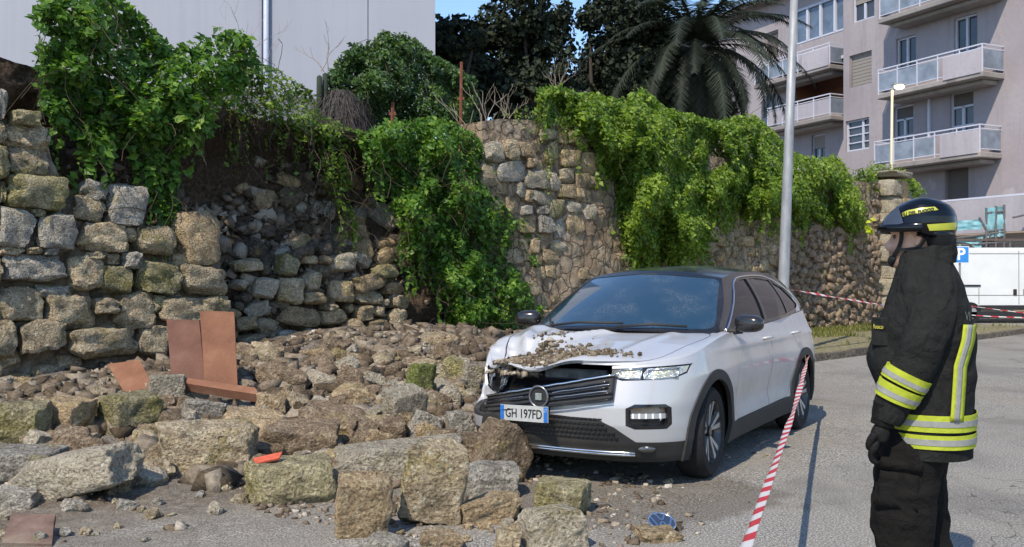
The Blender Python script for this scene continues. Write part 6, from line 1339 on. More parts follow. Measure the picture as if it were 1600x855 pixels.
# number plate, half under the grille
pc = Vector((.885, -.185, .500)); pl_ = empty('number_plate', (0, 0, 0)); pl_.parent = car; pl_.location = pc; pl_.rotation_euler = (R(3), R(-3), R(-15))
bm = bmesh.new(); box(bm, (-.004, 0, 0), (.006, .47, .11)); obj('plate', bm, plain('plate white', (.40, .41, .39), .4, var=.08), pl_)
for y_ in (.215, -.215): bm = bmesh.new(); box(bm, (.0, y_, 0), (.004, .036, .104)); obj('blue_band', bm, plain('plate blue', (.02, .13, .42), .4), pl_)
bm = bmesh.new(); tube(bm, [Vector((.003, .215+.011*math.cos(a), .028+.011*math.sin(a))) for a in np.linspace(0, 2*PI, 17)], .0016, 4, cap=False); obj('star_ring', bm, plain('plate emblem', (.35, .45, .6), .5), pl_)
M['ink'] = plain('plate black ink', (.012, .012, .014), .5); text('GH 197FD', .088, M['ink'], (.0005, -.0, -.004), (PI/2, 0, PI/2), pl_, 'plate_characters', ext=.0012, sx=.93, bold=.0006)['kind'] = 'stuff'
bm = bmesh.new(); box(bm, (.808, .085, .485), (.03, .12, .12)); bmesh.ops.bevel(bm, geom=bm.edges[:], offset=.012, segments=2, affect='EDGES'); obj('plate_bracket', bm, M['clad'], car)
s = NM('brown mud crumbs', .97, .1); at_ = s.n('ShaderNodeAttribute', attribute_name='tone').outputs['Fac']; s.col(s.ramp(at_, [(0, (.06, .045, .03)), (.6, (.17, .135, .095)), (.93, (.26, .22, .165)), (1, (.42, .38, .31))])); M['mud'] = s.m
# debris lying on the bonnet
def on_hood(n, cx, cy, sx, sy, seed, rmin, rmax):
    r = np.random.default_rng(seed); me = hood.data; co = np.array([v.co[:] for v in me.vertices]); X_ = r.normal(cx, sx, n); Y_ = r.normal(cy, sy, n); k = (X_ < .69-.25*np.abs(Y_)**3) & (Y_ > -.60) & (X_ > -.1); X_, Y_ = X_[k], Y_[k]; Z_ = []
    for x, y in zip(X_, Y_): i = np.argmin((co[:, 0]-x)**2+(co[:, 1]-y)**2); Z_.append(co[i, 2])
    return np.stack([X_, Y_, np.array(Z_)+.002], 1)
pts = np.concatenate([on_hood(1800, .57, -.33, .035, .16, 1, 0, 0), on_hood(700, .60, .02, .03, .16, 2, 0, 0), on_hood(1100, .40, -.22, .09, .10, 3, 0, 0), on_hood(160, .2, -.38, .2, .06, 4, 0, 0), on_hood(120, .55, .28, .03, .10, 5, 0, 0)])
deb = scatter('bonnet_debris', pts, .003, .026, M['mud'], 'brown earth and small chips lying across the dented bonnet', 31, power=3); deb.location = CARLOC; deb.rotation_euler = (0, 0, CARYAW)
P3 = np.random.default_rng(6); pts = np.stack([P3.normal(.60, .03, 70), P3.normal(-.38, .10, 70), np.full(70, .745)], 1); deb = scatter('bay_debris', pts, .012, .04, M['crumbs'], 'pale pebbles caught in the gap behind the loose grille', 32); deb.location = CARLOC; deb.rotation_euler = (0, 0, CARYAW)
# ================================================================ THE FIREFIGHTER
PD = 4.05                                     # distance from the camera
pcx = at(1440, 600, PD).x; PHI = math.atan((1440-800)/FPX); DR = PD/math.cos(PHI)
per = empty('person', (pcx, PD, 0), -PHI, 'firefighter standing in profile, dark uniform with yellow reflective bands, glossy black helmet', 'person')
def wx(px, y=0.0): return (DR+y)*math.tan(math.atan((px-800)/FPX)-PHI)      # photo column -> metres in the person's frame (faces -X, left side towards the camera)
def wz(py, y=0.0): return HC+(435-py)/FPX*(DR+y)*math.cos(PHI)
def cloth(name, c, sc=14, amt=.02, rough=.93, lo=.7, coarse=5):
    s = NM(name, rough, .2); p = s.pos(obj=True); a = s.noise(sc, 5, .6, p, .6); f = s.noise(450, 2, .5, p); b = s.noise(coarse, 3, .5, s.pos((1, 1, .6), obj=True), 1.0)
    s.col(s.mix(s.ramp(a, [(.3, 0.0), (.7, 1.0)]), tuple(v*lo for v in c), c)); s.b.inputs['Specular IOR Level'].default_value = .12; s.bump(s.math('ADD', s.math('MULTIPLY', b, 1.6), s.math('ADD', s.math('MULTIPLY', a, .6), s.math('MULTIPLY', f, .02))), amt); return s.m
M['coat'] = cloth('dark turnout cloth', (.020, .0205, .019), amt=.035); M['trouser'] = cloth('black trouser cloth', (.0125, .0115, .0105), amt=.03)
M['yellow'] = cloth('fluorescent yellow band', (.40, .45, .04), 30, .008, .7, .85); M['silverband'] = cloth('silver reflective band', (.29, .29, .265), 30, .006, .5, .8); M['glove'] = cloth('black leather glove', (.012, .0115, .011), 20, .02, .6)
s = NM('skin', .5, .4); a = s.noise(14, 4, .6, s.pos(obj=True)); f = s.noise(160, 3, .6, s.pos(obj=True)); s.col(s.mix(s.ramp(f, [(.35, .15), (.55, 0.0)]), s.ramp(a, [(.3, (.58, .33, .23)), (.7, (.72, .46, .33))]), (.25, .12, .09))); zs_ = s.n('ShaderNodeSeparateXYZ'); s.l(s.pos(obj=True), zs_.inputs[0]); mr = s.n('ShaderNodeMapRange'); s.l(zs_.outputs['Z'], mr.inputs[0]); mr.inputs[1].default_value = wz(394); mr.inputs[2].default_value = wz(384); mr.inputs[3].default_value = .75; mr.inputs[4].default_value = 0; s.col(s.mix(s.math('MULTIPLY', mr.outputs[0], s.ramp(f, [(.35, .6), (.55, 1.0)])), s.b.inputs['Base Color'].links[0].from_socket, (.09, .055, .042))); s.b.inputs['Subsurface Weight'].default_value = .12; s.b.inputs['Subsurface Radius'].default_value = (.6, .25, .12); s.b.inputs['Subsurface Scale'].default_value = .01; s.bump(f, .0015); M['skin'] = s.m
# ---- body: one continuous mesh grown on a skeleton, head sculpted onto it
bd = bpy.data.meshes.new('body_sk'); J = [((.02, 0, .93), .125), ((.03, 0, 1.10), .12), ((.035, 0, 1.28), .125), ((.03, 0, 1.40), .085), ((.0, 0, 1.475), .052), ((-.02, 0, 1.53), .052)]
J += [((.0, -.09, .86), .07), ((wx(1418), -.10, .50), .05), ((wx(1424), -.10, .12), .035), ((wx(1405), -.10, .06), .03), ((.02, .09, .86), .07), ((wx(1440), .10, .50), .05), ((wx(1460), .10, .12), .035), ((wx(1445), .10, .06), .03)]
J += [((.02, -.15, 1.37), .055), ((wx(1432, -.235), -.235, wz(565, -.235)), .04), ((wx(1386, -.235), -.235, wz(652, -.235)), .03), ((.02, .15, 1.37), .055), ((wx(1420, .22), .22, wz(560, .22)), .04), ((wx(1388, .13), .14, wz(645, .13)), .03)]
E_ = [(0, 1), (1, 2), (2, 3), (3, 4), (4, 5), (0, 6), (6, 7), (7, 8), (8, 9), (0, 10), (10, 11), (11, 12), (12, 13), (2, 14), (14, 15), (15, 16), (2, 17), (17, 18), (18, 19)]
bd.from_pydata([j[0] for j in J], E_, []); ob = bpy.data.objects.new('tmp_body', bd); C.collection.objects.link(ob); md = ob.modifiers.new('s', 'SKIN'); ob.modifiers.new('u', 'SUBSURF').levels = 2
for v, j in zip(bd.skin_vertices[0].data, J): v.radius = (j[1], j[1])
bd.skin_vertices[0].data[0].use_root = True
dg = bpy.context.evaluated_depsgraph_get(); bme = bpy.data.meshes.new_from_object(ob.evaluated_get(dg)); bpy.data.objects.remove(ob)
# head: rings by height, profile tables in metres; face towards -X
HX, HZ = wx(1433), wz(372)                    # ear position
def head_bm():
    bm = bmesh.new(); zs = np.linspace(-.135, .125, 54); N_ = 64
    fr = lerp_tab([(-.135, .035), (-.125, .070), (-.108, .088), (-.095, .090), (-.083, .086), (-.075, .093), (-.066, .090), (-.058, .095), (-.048, .094), (-.04, .094), (-.02, .090), (0.0, .086), (.018, .086), (.032, .095), (.05, .097), (.08, .085), (.105, .055), (.125, .005)])
    bk = lerp_tab([(-.135, .03), (-.10, .045), (-.07, .062), (-.03, .085), (.02, .10), (.06, .10), (.1, .07), (.125, .005)]); hw = lerp_tab([(-.135, .02), (-.12, .038), (-.09, .052), (-.05, .064), (0, .070), (.04, .075), (.08, .066), (.11, .04), (.125, .005)])
    rings = []
    for z in zs:
        r_ = []
        for k in range(N_):
            a = 2*PI*k/N_; ca, sa = math.cos(a), math.sin(a); x = (-fr(z) if ca > 0 else bk(z)*1.0)*abs(ca)**(.85 if ca > 0 else 1.0); y = hw(z)*math.copysign(abs(sa)**.9, sa)
            p = Vector((x, y, z)); ay = abs(y)
            if ca > 0:                                          # nose, eye sockets, lips
                nz = np.interp(z, [-.052, -.046, -.036, -.02, 0, .018], [0, .012, .024, .017, .007, -.002]); p.x -= nz*math.exp(-(ay/(.011+.006*np.interp(z, [-.05, -.03, .02], [1, .9, .1])))**2)
                p.x += .013*math.exp(-((ay-.032)/.016)**2-((z-.006)/.013)**2); p.x -= .005*math.exp(-((ay-.03)/.022)**2-((z-.026)/.007)**2)
                p.x -= .006*math.exp(-(ay/.022)**2-((z+.064)/.005)**2)+.006*math.exp(-(ay/.02)**2-((z+.076)/.005)**2); p.x += .004*math.exp(-(ay/.024)**2-((z+.070)/.002)**2)
            r_.append(p)
        rings.append(r_)
    loft(bm, rings); 
    # ears
    for sg in (-1, 1):
        for tt in range(1):
            P = [(-.006+.0, -.034), (-.018, -.012), (-.016, .012), (-.004, .028), (.014, .026), (.022, .008), (.014, -.014), (.004, -.032)]
            c = Vector((.012, sg*.069, .0)); inn_ = [bm.verts.new(c+Vector((x*.5, sg*.004, z*.55))) for x, z in P]; out_ = [bm.verts.new(c+Vector((x+.004, sg*.017, z))) for x, z in P]; bas = [bm.verts.new(c+Vector((x*.8, -sg*.006, z*.8))) for x, z in P]
            for k in range(8): bm.faces.new((inn_[k], out_[k], out_[(k+1) % 8], inn_[(k+1) % 8])); bm.faces.new((out_[k], bas[k], bas[(k+1) % 8], out_[(k+1) % 8]))
            bm.faces.new(inn_); bm.faces.new(bas[::-1])
    return bm
def largest(me):
    bm = bmesh.new(); bm.from_mesh(me); seen = set(); best = []
    for v in bm.verts:
        if v in seen: continue
        st = [v]; comp = []; seen.add(v)
        while st:
            q = st.pop(); comp.append(q)
            for e in q.link_edges:
                o_ = e.other_vert(q)
                if o_ not in seen: seen.add(o_); st.append(o_)
        if len(comp) > len(best): best = comp
    bs = set(best); bmesh.ops.delete(bm, geom=[v for v in bm.verts if v not in bs], context='VERTS'); bm.to_mesh(me); bm.free()
hb = head_bm(); bmesh.ops.recalc_face_normals(hb, faces=hb.faces[:]); bmesh.ops.scale(hb, vec=(1.02, 1.02, 1.04), verts=hb.verts[:]); bmesh.ops.translate(hb, vec=(HX-.012, 0, HZ), verts=hb.verts[:])
hb.from_mesh(bme); tm = bpy.data.meshes.new('t'); hb.to_mesh(tm); hb.free(); ob = bpy.data.objects.new('tmp_body', tm); C.collection.objects.link(ob); rm = ob.modifiers.new('r', 'REMESH'); rm.mode = 'VOXEL'; rm.voxel_size = .0058; rm.use_smooth_shade = True; sm = ob.modifiers.new('s', 'SMOOTH'); sm.factor = .4; sm.iterations = 1
dg = bpy.context.evaluated_depsgraph_get(); bme2 = bpy.data.meshes.new_from_object(ob.evaluated_get(dg)); bpy.data.objects.remove(ob); largest(bme2); bme2.name = 'body'; bme2.materials.clear(); bme2.polygons.foreach_set('use_smooth', [True]*len(bme2.polygons)); link('body', bme2, per, M['skin'])
for sg in (-1, 1):
    bm = bmesh.new(); bmesh.ops.create_uvsphere(bm, u_segments=16, v_segments=10, radius=.0105, matrix=Matrix.Translation((HX-.012-.071, sg*.027, HZ+.006))); obj('eyeball', bm, plain('shaded eyeball', (.07, .055, .05), .2, .6, var=.03), per, smooth=True)  # eyeball colour darkened so the eye looks shaded; shade painted in
    bm = bmesh.new(); bmesh.ops.create_uvsphere(bm, u_segments=12, v_segments=8, radius=.0058, matrix=Matrix.Translation((HX-.012-.079, sg*.029, HZ+.006))@Matrix.Diagonal((.5, 1, 1, 1))); obj('iris', bm, plain('dark iris', (.03, .02, .015), .1, .7), per, smooth=True)
    bm = bmesh.new(); bx_ = HX-.012; tube(bm, [(bx_-.085, sg*.014, HZ+.030), (bx_-.090, sg*.026, HZ+.034), (bx_-.080, sg*.042, HZ+.033), (bx_-.066, sg*.052, HZ+.028)], [.003, .0045, .004, .0015], 6); obj('eyebrow', bm, plain('dark hair', (.02, .015, .012), .8), per, smooth=True)
# stubble and short hair at the nape
s = NM('short dark hair', .9, .1); f = s.noise(300, 3); s.col(s.ramp(f, [(.4, (.03, .022, .018)), (.6, (.13, .08, .06))])); s.bump(f, .003); M['hair'] = s.m
# ---- clothes by rings: (centre x, centre y, z, half depth (x), half width (y), exponent)
def ringpts(c, rx, ry, N_=56, ex=2.2, tilt=0.0, seed=0, wr=.0):
    out = []
    for k in range(N_):
        a = 2*PI*k/N_; x = rx*math.copysign(abs(math.cos(a))**(2/ex), math.cos(a)); y = ry*math.copysign(abs(math.sin(a))**(2/ex), math.sin(a))
        out.append(Vector((c[0]+x, c[1]+y, c[2]+tilt*x)))
    return out
def garment(name, tab, mat, N_=72, rows=60, ex=2.3, wr=.007, wsc=7, seed=1, tilt=0.0, cap=False, th=.006, parent=None, stretch=(1, 1, 2.2), fold=None, off=0.0, zr=None):
    """tab: rows of (z, xfront, xback, halfwidth, ycentre)"""
    z = [t[0] for t in tab]; I = lambda k, q: float(np.interp(q, z if z[0] < z[-1] else z[::-1], [t[k] for t in tab] if z[0] < z[-1] else [t[k] for t in tab][::-1]))
    za, zb_ = (z[0], z[-1]) if zr is None else zr; R_ = []
    for q in np.linspace(za, zb_, rows): R_.append(ringpts((((I(1, q)+I(2, q))/2), I(4, q), q), (I(2, q)-I(1, q))/2+off, I(3, q)+off, N_, ex, tilt))
    A = np.array([[tuple(p) for p in r_] for r_ in R_]); sh = A.shape; F_ = A.reshape(-1, 3); c = A.mean(1, keepdims=True); D = (A-c); D[..., 2] = 0; D /= np.linalg.norm(D, axis=2, keepdims=True)+1e-9
    w_ = fbm(F_*np.array(stretch), wsc, 3, seed).reshape(sh[:2]); w2 = -np.abs(fbm(F_*np.array([1, 1, stretch[2]*1.3]), wsc*.55, 2, seed+7)).reshape(sh[:2]); A = A+D*((w_*.6+w2*1.3+.3)*wr)[..., None]
    if fold is not None: A = A+D*fold(A)[..., None]
    bm = bmesh.new(); loft(bm, [[p for p in r_] for r_ in A], cap=cap)
    if not cap: bmesh.ops.recalc_face_normals(bm, faces=bm.faces[:]); bmesh.ops.solidify(bm, geom=bm.faces[:], thickness=th)
    bmesh.ops.recalc_face_normals(bm, faces=bm.faces[:]); return obj(name, bm, mat, parent or per, auto=60)
X_ = wx
JT = [(wz(707), X_(1392), X_(1521), .205, 0), (wz(690), X_(1391), X_(1521), .208, 0), (wz(640), X_(1380), X_(1523), .215, 0), (wz(590), X_(1362), X_(1526), .22, 0), (wz(560), X_(1356), X_(1527), .222, 0), (wz(520), X_(1362), X_(1525), .225, 0), (wz(480), X_(1382), X_(1518), .225, 0), (wz(450), X_(1392), X_(1508), .215, 0), (wz(425), X_(1398), X_(1497), .175, 0), (wz(410), X_(1402), X_(1488), .125, 0), (wz(400), X_(1404), X_(1482), .095, 0)]
def jfold(A): x, y, z = A[..., 0], A[..., 1], A[..., 2]; return .007*np.sin((z*26+x*9))*smooth(.98, 1.2, z)*smooth(1.35, 1.2, z)
garment('jacket', JT, M['coat'], rows=90, N_=96, wr=.010, seed=2, wsc=4.5, fold=jfold)
for i, (p0, p1) in enumerate(((648, 674), (679, 701))):
    garment('reflective_band', JT, M['yellow'], rows=6, N_=96, wr=.016*.0, seed=2, off=.010, zr=(wz(p1, -.2), wz(p0, -.2)), th=.003); m = (p0+p1)/2; garment('silver_stripe', JT, M['silverband'], rows=4, N_=96, wr=0, off=.0125, zr=(wz(m+4.6, -.2), wz(m-4.6, -.2)), th=.003)
# collar turned up round the neck
CT = [(wz(432), X_(1396), X_(1488), .115, 0), (wz(415), X_(1402), X_(1487), .098, 0), (wz(400), X_(1404), X_(1484), .09, 0), (wz(388), X_(1408), X_(1483), .086, 0)]
garment('collar', CT, M['coat'], rows=24, wr=.008, wsc=12, seed=5, tilt=-.0)
CT2 = [(wz(424), X_(1404), X_(1494), .112, 0), (wz(404), X_(1414), X_(1494), .099, 0), (wz(383), X_(1436), X_(1493), .09, 0)]
garment('collar_fold', CT2, M['coat'], rows=16, wr=.007, wsc=12, seed=6, tilt=.35)
# vertical band running up the side seam at the back
def sidepatch(name, pts, mat, half, off, lift):
    """flat band laid on the jacket's camera side: pts list of photo (x, y)"""
    bm = bmesh.new(); n = len(pts)
    zt_ = sorted(JT, key=lambda t: t[0]); zz = [t[0] for t in zt_]
    def surf(px, py):
        y = -.15
        for _ in range(8):
            z = wz(py, y); x = X_(px, y); xf = np.interp(z, zz, [t[1] for t in zt_]); xb_ = np.interp(z, zz, [t[2] for t in zt_]); hw = np.interp(z, zz, [t[3] for t in zt_]); u = (x-(xf+xb_)/2)/((xb_-xf)/2); u = max(-.985, min(.985, u)); y = .5*y-.5*hw*(1-abs(u)**2.3)**(1/2.3)
        return Vector((x, y-off, z))
    rowsL = []
    for (x, y) in pts: rowsL.append([bm.verts.new(surf(x+s_*half, y)+Vector((0, -lift*0, 0))) for s_ in np.linspace(-1, 1, 5)])
    for i in range(n-1):
        for k in range(4): bm.faces.new((rowsL[i][k], rowsL[i][k+1], rowsL[i+1][k+1], rowsL[i+1][k]))
    bmesh.ops.recalc_face_normals(bm, faces=bm.faces[:]); bmesh.ops.solidify(bm, geom=bm.faces[:], thickness=-.004); return obj(name, bm, mat, per, smooth=True)
vb_ = [(1515, 506), (1512, 530), (1506, 550), (1500, 570), (1498, 600), (1496, 630), (1494, 655)]; vb_ = [(np.interp(y, [p[1] for p in vb_], [p[0] for p in vb_]), y) for y in np.linspace(506, 655, 22)]
sidepatch('reflective_band', vb_, M['yellow'], 10, .016, 0); sidepatch('silver_stripe', vb_, M['silverband'], 3.8, .0195, 0)
zt_ = sorted(JT, key=lambda t: t[0]); zz = [t[0] for t in zt_]
def jsurf(px, py, off=.012):
    y = -.12
    for _ in range(8):
        z = wz(py, y); x = X_(px, y); xf = np.interp(z, zz, [t[1] for t in zt_]); xb_ = np.interp(z, zz, [t[2] for t in zt_]); hw = np.interp(z, zz, [t[3] for t in zt_]); u = max(-.985, min(.985, (x-(xf+xb_)/2)/((xb_-xf)/2))); y = .5*y-.5*hw*(1-abs(u)**2.3)**(1/2.3)
    return Vector((x, y-off, z))
o = text('VI', .075, M['silverband'], (0, 0, 0), (0, 0, 0), per, 'back_lettering', ext=.001, bold=.001, align='LEFT'); co = np.array([v.co[:] for v in o.data.vertices]); lo_, hi_ = co.min(0), co.max(0)
for v, c in zip(o.data.vertices, co): u_ = (c[0]-lo_[0])/(hi_[0]-lo_[0]); w_ = (c[1]-lo_[1])/(hi_[1]-lo_[1]); v.co = jsurf(1508+8*u_, 500-14*w_, .009)
# chest patch with worn yellow lettering
bm = bmesh.new(); box(bm, (0, 0, 0), (.085, .012, .12)); bmesh.ops.bevel(bm, geom=bm.edges[:], offset=.005, segments=1, affect='EDGES'); cp = obj('chest_flap', bm, M['coat'], per, loc=(X_(1375, -.16), -.15, wz(520, -.16))); cp.rotation_euler = (0, 0, R(-38))
text('fuoco', .026, plain('worn yellow print', (.45, .40, .06), .7, var=.3), (X_(1375, -.16)-.006, -.159, wz(512, -.16)), (PI/2, 0, R(-38)), per, 'chest_lettering', ext=.001, sx=.85)
# ---- near sleeve: rings along a path
def sleeve(name, path, mat, N_=40, wr=.006, seed=3, part=None, off=0.0, cap=True, sub=10, wsc=9):
    P = curve3([p[0] for p in path], (len(path)-1)*sub+1); Rr = np.interp(np.linspace(0, len(path)-1, len(P)), range(len(path)), [p[1] for p in path]); Rw = np.interp(np.linspace(0, len(path)-1, len(P)), range(len(path)), [p[2] for p in path]); n = len(P); rings = []
    a, b = (0, n) if part is None else (int(part[0]*(n-1)), int(part[1]*(n-1))+1)
    for i in range(a, b):
        t = Vector(P[min(i+1, n-1)]-P[max(i-1, 0)]).normalized(); yv = Vector((0, 1, 0)); u_ = t.cross(yv).normalized(); v_ = t.cross(u_).normalized(); r_ = []
        for k in range(N_):
            an = 2*PI*k/N_; q = Vector(P[i])+u_*math.cos(an)*(Rr[i]+off)+v_*math.sin(an)*(Rw[i]+off); r_.append(q)
        rings.append(r_)
    A = np.array([[tuple(p) for p in r_] for r_ in rings]); c = A.mean(1, keepdims=True); D = A-c; D /= np.linalg.norm(D, axis=2, keepdims=True)+1e-9; sh = A.shape
    w_ = fbm(A.reshape(-1, 3)*np.array([1, 1, 2.0]), wsc, 3, seed).reshape(sh[:2]); A = A+D*(w_*wr*1.4-np.abs(fbm(A.reshape(-1, 3)*np.array([.7, 1, 2.6]), wsc*.7, 2, seed+3)).reshape(sh[:2])*wr*1.3)[..., None]
    bm = bmesh.new(); loft(bm, [list(map(tuple, r_)) for r_ in A], cap=cap); bmesh.ops.recalc_face_normals(bm, faces=bm.faces[:]); return obj(name, bm, mat, per, auto=60)
Y0 = -.235
AP = [((X_(1455, -.13), -.12, wz(444, -.13)), .085, .07), ((X_(1456, -.19), -.18, wz(475, -.19)), .092, .075), ((X_(1448, Y0), Y0+.01, wz(520, Y0)), .088, .075), ((X_(1430, Y0), Y0, wz(565, Y0)), .088, .074), ((X_(1409, Y0), Y0, wz(605, Y0)), .082, .068), ((X_(1393, Y0), Y0+.005, wz(640, Y0)), .070, .06), ((X_(1384, Y0), Y0, wz(662, Y0)), .060, .052)]
sleeve('sleeve', AP, M['coat'], wr=.010, wsc=6)
tt_ = lambda py: np.interp(py, [440, 470, 520, 565, 605, 640, 664], np.arange(7)/6.0)
for (c0, c1) in ((585, 603), (608, 627)):
    sleeve('reflective_band', AP, M['yellow'], part=(tt_(c0-2), tt_(c1-1)), off=.009, wr=.002, cap=True, sub=30); m = (c0+c1)/2; sleeve('silver_stripe', AP, M['silverband'], part=(tt_(m-3.5), tt_(m+3.5)), off=.0115, wr=.002, sub=30)
AQ = [((X_(1440, .14), .14, wz(445)), .08, .075), ((X_(1432, .2), .20, wz(500, .2)), .09, .08), ((X_(1420, .22), .22, wz(560, .22)), .085, .07), ((X_(1404, .2), .20, wz(610, .2)), .07, .06), ((X_(1390, .15), .15, wz(650, .15)), .055, .05)]
sleeve('sleeve', AQ, M['coat'], seed=9, wr=.014)
# gloves: cuff, palm, five fingers
def hand(prefix, wrist, ydir, cx):
    gl = empty('glove', (0, 0, 0)); gl.parent = per
    o = sleeve('cuff', [((wrist[0]+.015, wrist[1], wrist[2]+.075), .058, .05), ((wrist[0]+.004, wrist[1], wrist[2]+.03), .05, .042), ((wrist[0]-.006, wrist[1], wrist[2]-.01), .045, .036)], M['glove'], seed=4, wr=.004); o.parent = gl
    # palm + fingers as skinned chains
    W_ = Vector(wrist); pts = [W_, W_+Vector((-.012, 0, -.045)), W_+Vector((-.022, 0, -.085))]; ed = [(0, 1), (1, 2)]; rad = [.034, .042, .038]
    fing = []
    for k, (dy, L, sp) in enumerate(((-.030, .9, .0), (-.011, 1.0, .0), (.010, .97, 0), (.028, .82, 0))):
        b = W_+Vector((-.030+.004*k, dy*ydir, -.095)); p1 = b+Vector((-.018, 0, -.034*L)); p2 = p1+Vector((.006, .004*ydir, -.027*L)); p3 = p2+Vector((.020, .006*ydir, -.016*L)); fing.append([b, p1, p2, p3])
    th = [W_+Vector((-.020, -.025*ydir, -.035)), W_+Vector((-.045, -.035*ydir, -.060)), W_+Vector((-.056, -.030*ydir, -.090)), W_+Vector((-.050, -.020*ydir, -.113))]
    def skin(name, V, E, Rd, lv=2):
        me = bpy.data.meshes.new(name); me.from_pydata([tuple(v) for v in V], E, []); o = bpy.data.objects.new('t', me); C.collection.objects.link(o); o.modifiers.new('s', 'SKIN'); o.modifiers.new('u', 'SUBSURF').levels = lv
        for q, r_ in zip(me.skin_vertices[0].data, Rd): q.radius = (r_, r_*1.0)
        me.skin_vertices[0].data[0].use_root = True
        dg = bpy.context.evaluated_depsgraph_get(); m2 = bpy.data.meshes.new_from_object(o.evaluated_get(dg)); bpy.data.objects.remove(o); return m2
    bm = bmesh.new(); m2 = skin('palm', pts, ed, rad); 
    bm.from_mesh(m2)
    for f_ in fing: bm.from_mesh(skin('f', [f_[0].lerp(W_, .25)]+f_, [(0, 1), (1, 2), (2, 3), (3, 4)], [.014, .0155, .0145, .013, .0105]))
    bm.from_mesh(skin('th', th, [(0, 1), (1, 2), (2, 3)], [.020, .018, .016, .0125])); tm = bpy.data.meshes.new('t'); bm.to_mesh(tm); bm.free()
    o = bpy.data.objects.new('t', tm); C.collection.objects.link(o); rm = o.modifiers.new('r', 'REMESH'); rm.mode = 'VOXEL'; rm.voxel_size = .0035; rm.use_smooth_shade = True; dg = bpy.context.evaluated_depsgraph_get(); m2 = bpy.data.meshes.new_from_object(o.evaluated_get(dg)); bpy.data.objects.remove(o); m2.materials.clear(); link('hand', m2, gl, M['glove'])
    return gl
hand('l', (X_(1380, Y0), Y0, wz(664, Y0)), 1, 0); hand('r', (X_(1386, .12), .12, wz(652, .12)), -1, 0)
# ---- trousers
def leg(name, tab, seed):
    return garment(name, tab, M['trouser'], rows=80, N_=56, wr=.013, wsc=6, seed=seed, ex=2.2, stretch=(1, 1, 2.6))
LN = [(.06, X_(1385)+.0, X_(1462), .085, -.10), (wz(855), X_(1372), X_(1458), .098, -.10), (wz(820), X_(1362), X_(1460), .108, -.10), (wz(790), X_(1362), X_(1463), .112, -.10), (wz(730), X_(1368), X_(1470), .115, -.095), (wz(690), X_(1378), X_(1490), .115, -.09), (wz(650), X_(1385), X_(1500), .11, -.07)]
LF = [(.06, X_(1425), X_(1500), .085, .10), (wz(855), X_(1398), X_(1488), .095, .10), (wz(800), X_(1392), X_(1483), .105, .10), (wz(750), X_(1392), X_(1478), .11, .10), (wz(700), X_(1390), X_(1486), .115, .09), (wz(650), X_(1392), X_(1500), .11, .07)]
leg('trouser_leg', LN, 21); leg('trouser_leg', LF, 22)
bm = bmesh.new(); P = [(1370, 733), (1440, 740), (1438, 806), (1364, 798)]; cP = [Vector((X_(x, -.2), -.207, wz(y, -.2))) for x, y in P]; f = [bm.verts.new(v) for v in cP]; g = [bm.verts.new(v+Vector((0, .04, 0))) for v in cP]; bm.faces.new(f); bm.faces.new(g[::-1])
for k in range(4): bm.faces.new((f[k], g[k], g[(k+1) % 4], f[(k+1) % 4]))
bmesh.ops.recalc_face_normals(bm, faces=bm.faces[:]); bmesh.ops.bevel(bm, geom=bm.edges[:], offset=.010, segments=3, affect='EDGES'); bmesh.ops.subdivide_edges(bm, edges=bm.edges[:], cuts=4, use_grid_fill=True)
for v in bm.verts: v.co.y += mnoise.noise(v.co*16)*.010
pk = obj('thigh_pocket', bm, M['trouser'], per, smooth=True)
bm = bmesh.new(); P = [(1366, 716), (1443, 722), (1441, 742), (1366, 735)]; cP = [Vector((X_(x, -.2), -.216, wz(y, -.2))) for x, y in P]; f = [bm.verts.new(v) for v in cP]; g = [bm.verts.new(v+Vector((0, .03, 0))) for v in cP]; bm.faces.new(f); bm.faces.new(g[::-1])
for k in range(4): bm.faces.new((f[k], g[k], g[(k+1) % 4], f[(k+1) % 4]))
bmesh.ops.recalc_face_normals(bm, faces=bm.faces[:]); bmesh.ops.bevel(bm, geom=bm.edges[:], offset=.006, segments=2, affect='EDGES'); obj('pocket_flap', bm, M['trouser'], pk, smooth=True)
for (bx, by) in ((X_(1415), -.10), (X_(1455), .10)):
    bm = bmesh.new(); R_ = []
    for (x0, x1, z, hw) in ((-.20, .08, 0.0, .05), (-.205, .085, .03, .052), (-.19, .08, .06, .05), (-.10, .075, .10, .05), (-.06, .07, .16, .052), (-.06, .07, .24, .055)): R_.append(ringpts(((x0+x1)/2+bx, by, z), (x1-x0)/2, hw, 32, 2.4))
    loft(bm, R_); obj('boot', bm, M['glove'], per, auto=50)
# ---- helmet: shell from two profiles, brim, visor, bands, straps
HC_ = Vector((wx(1434), 0, wz(372))); hm = empty('helmet', (0, 0, 0)); hm.parent = per
s = NM('helmet black shell', .09, .6); n_ = s.noise(9, 4, .6, s.pos(obj=True)); s.col((.002, .0025, .004)); s.rough(s.ramp(n_, [(.4, .08), (.7, .2)])); s.b.inputs['Specular IOR Level'].default_value = .35; s.b.inputs['Coat Weight'].default_value = .1; M['helm'] = s.m
hl_t = [(wz(376), 1452, 1490, .100), (wz(370), 1420, 1493, .122), (wz(364), 1378, 1495, .133), (wz(358), 1374, 1496.5, .137), (wz(350), 1376, 1497, .138), (wz(340), 1383, 1496, .136), (wz(330), 1392, 1492, .129), (wz(322), 1402, 1485, .118), (wz(316), 1413, 1474, .100), (wz(312), 1424, 1462, .078), (wz(310), 1434, 1452, .05), (wz(309.3), 1441, 1446, .01)]
zz = [t[0] for t in hl_t]
def hring(z, off=0.0): return np.interp(z, zz, [X_(t[1]) for t in hl_t])-off, np.interp(z, zz, [X_(t[2]) for t in hl_t])+off, np.interp(z, zz, [t[3] for t in hl_t])+off
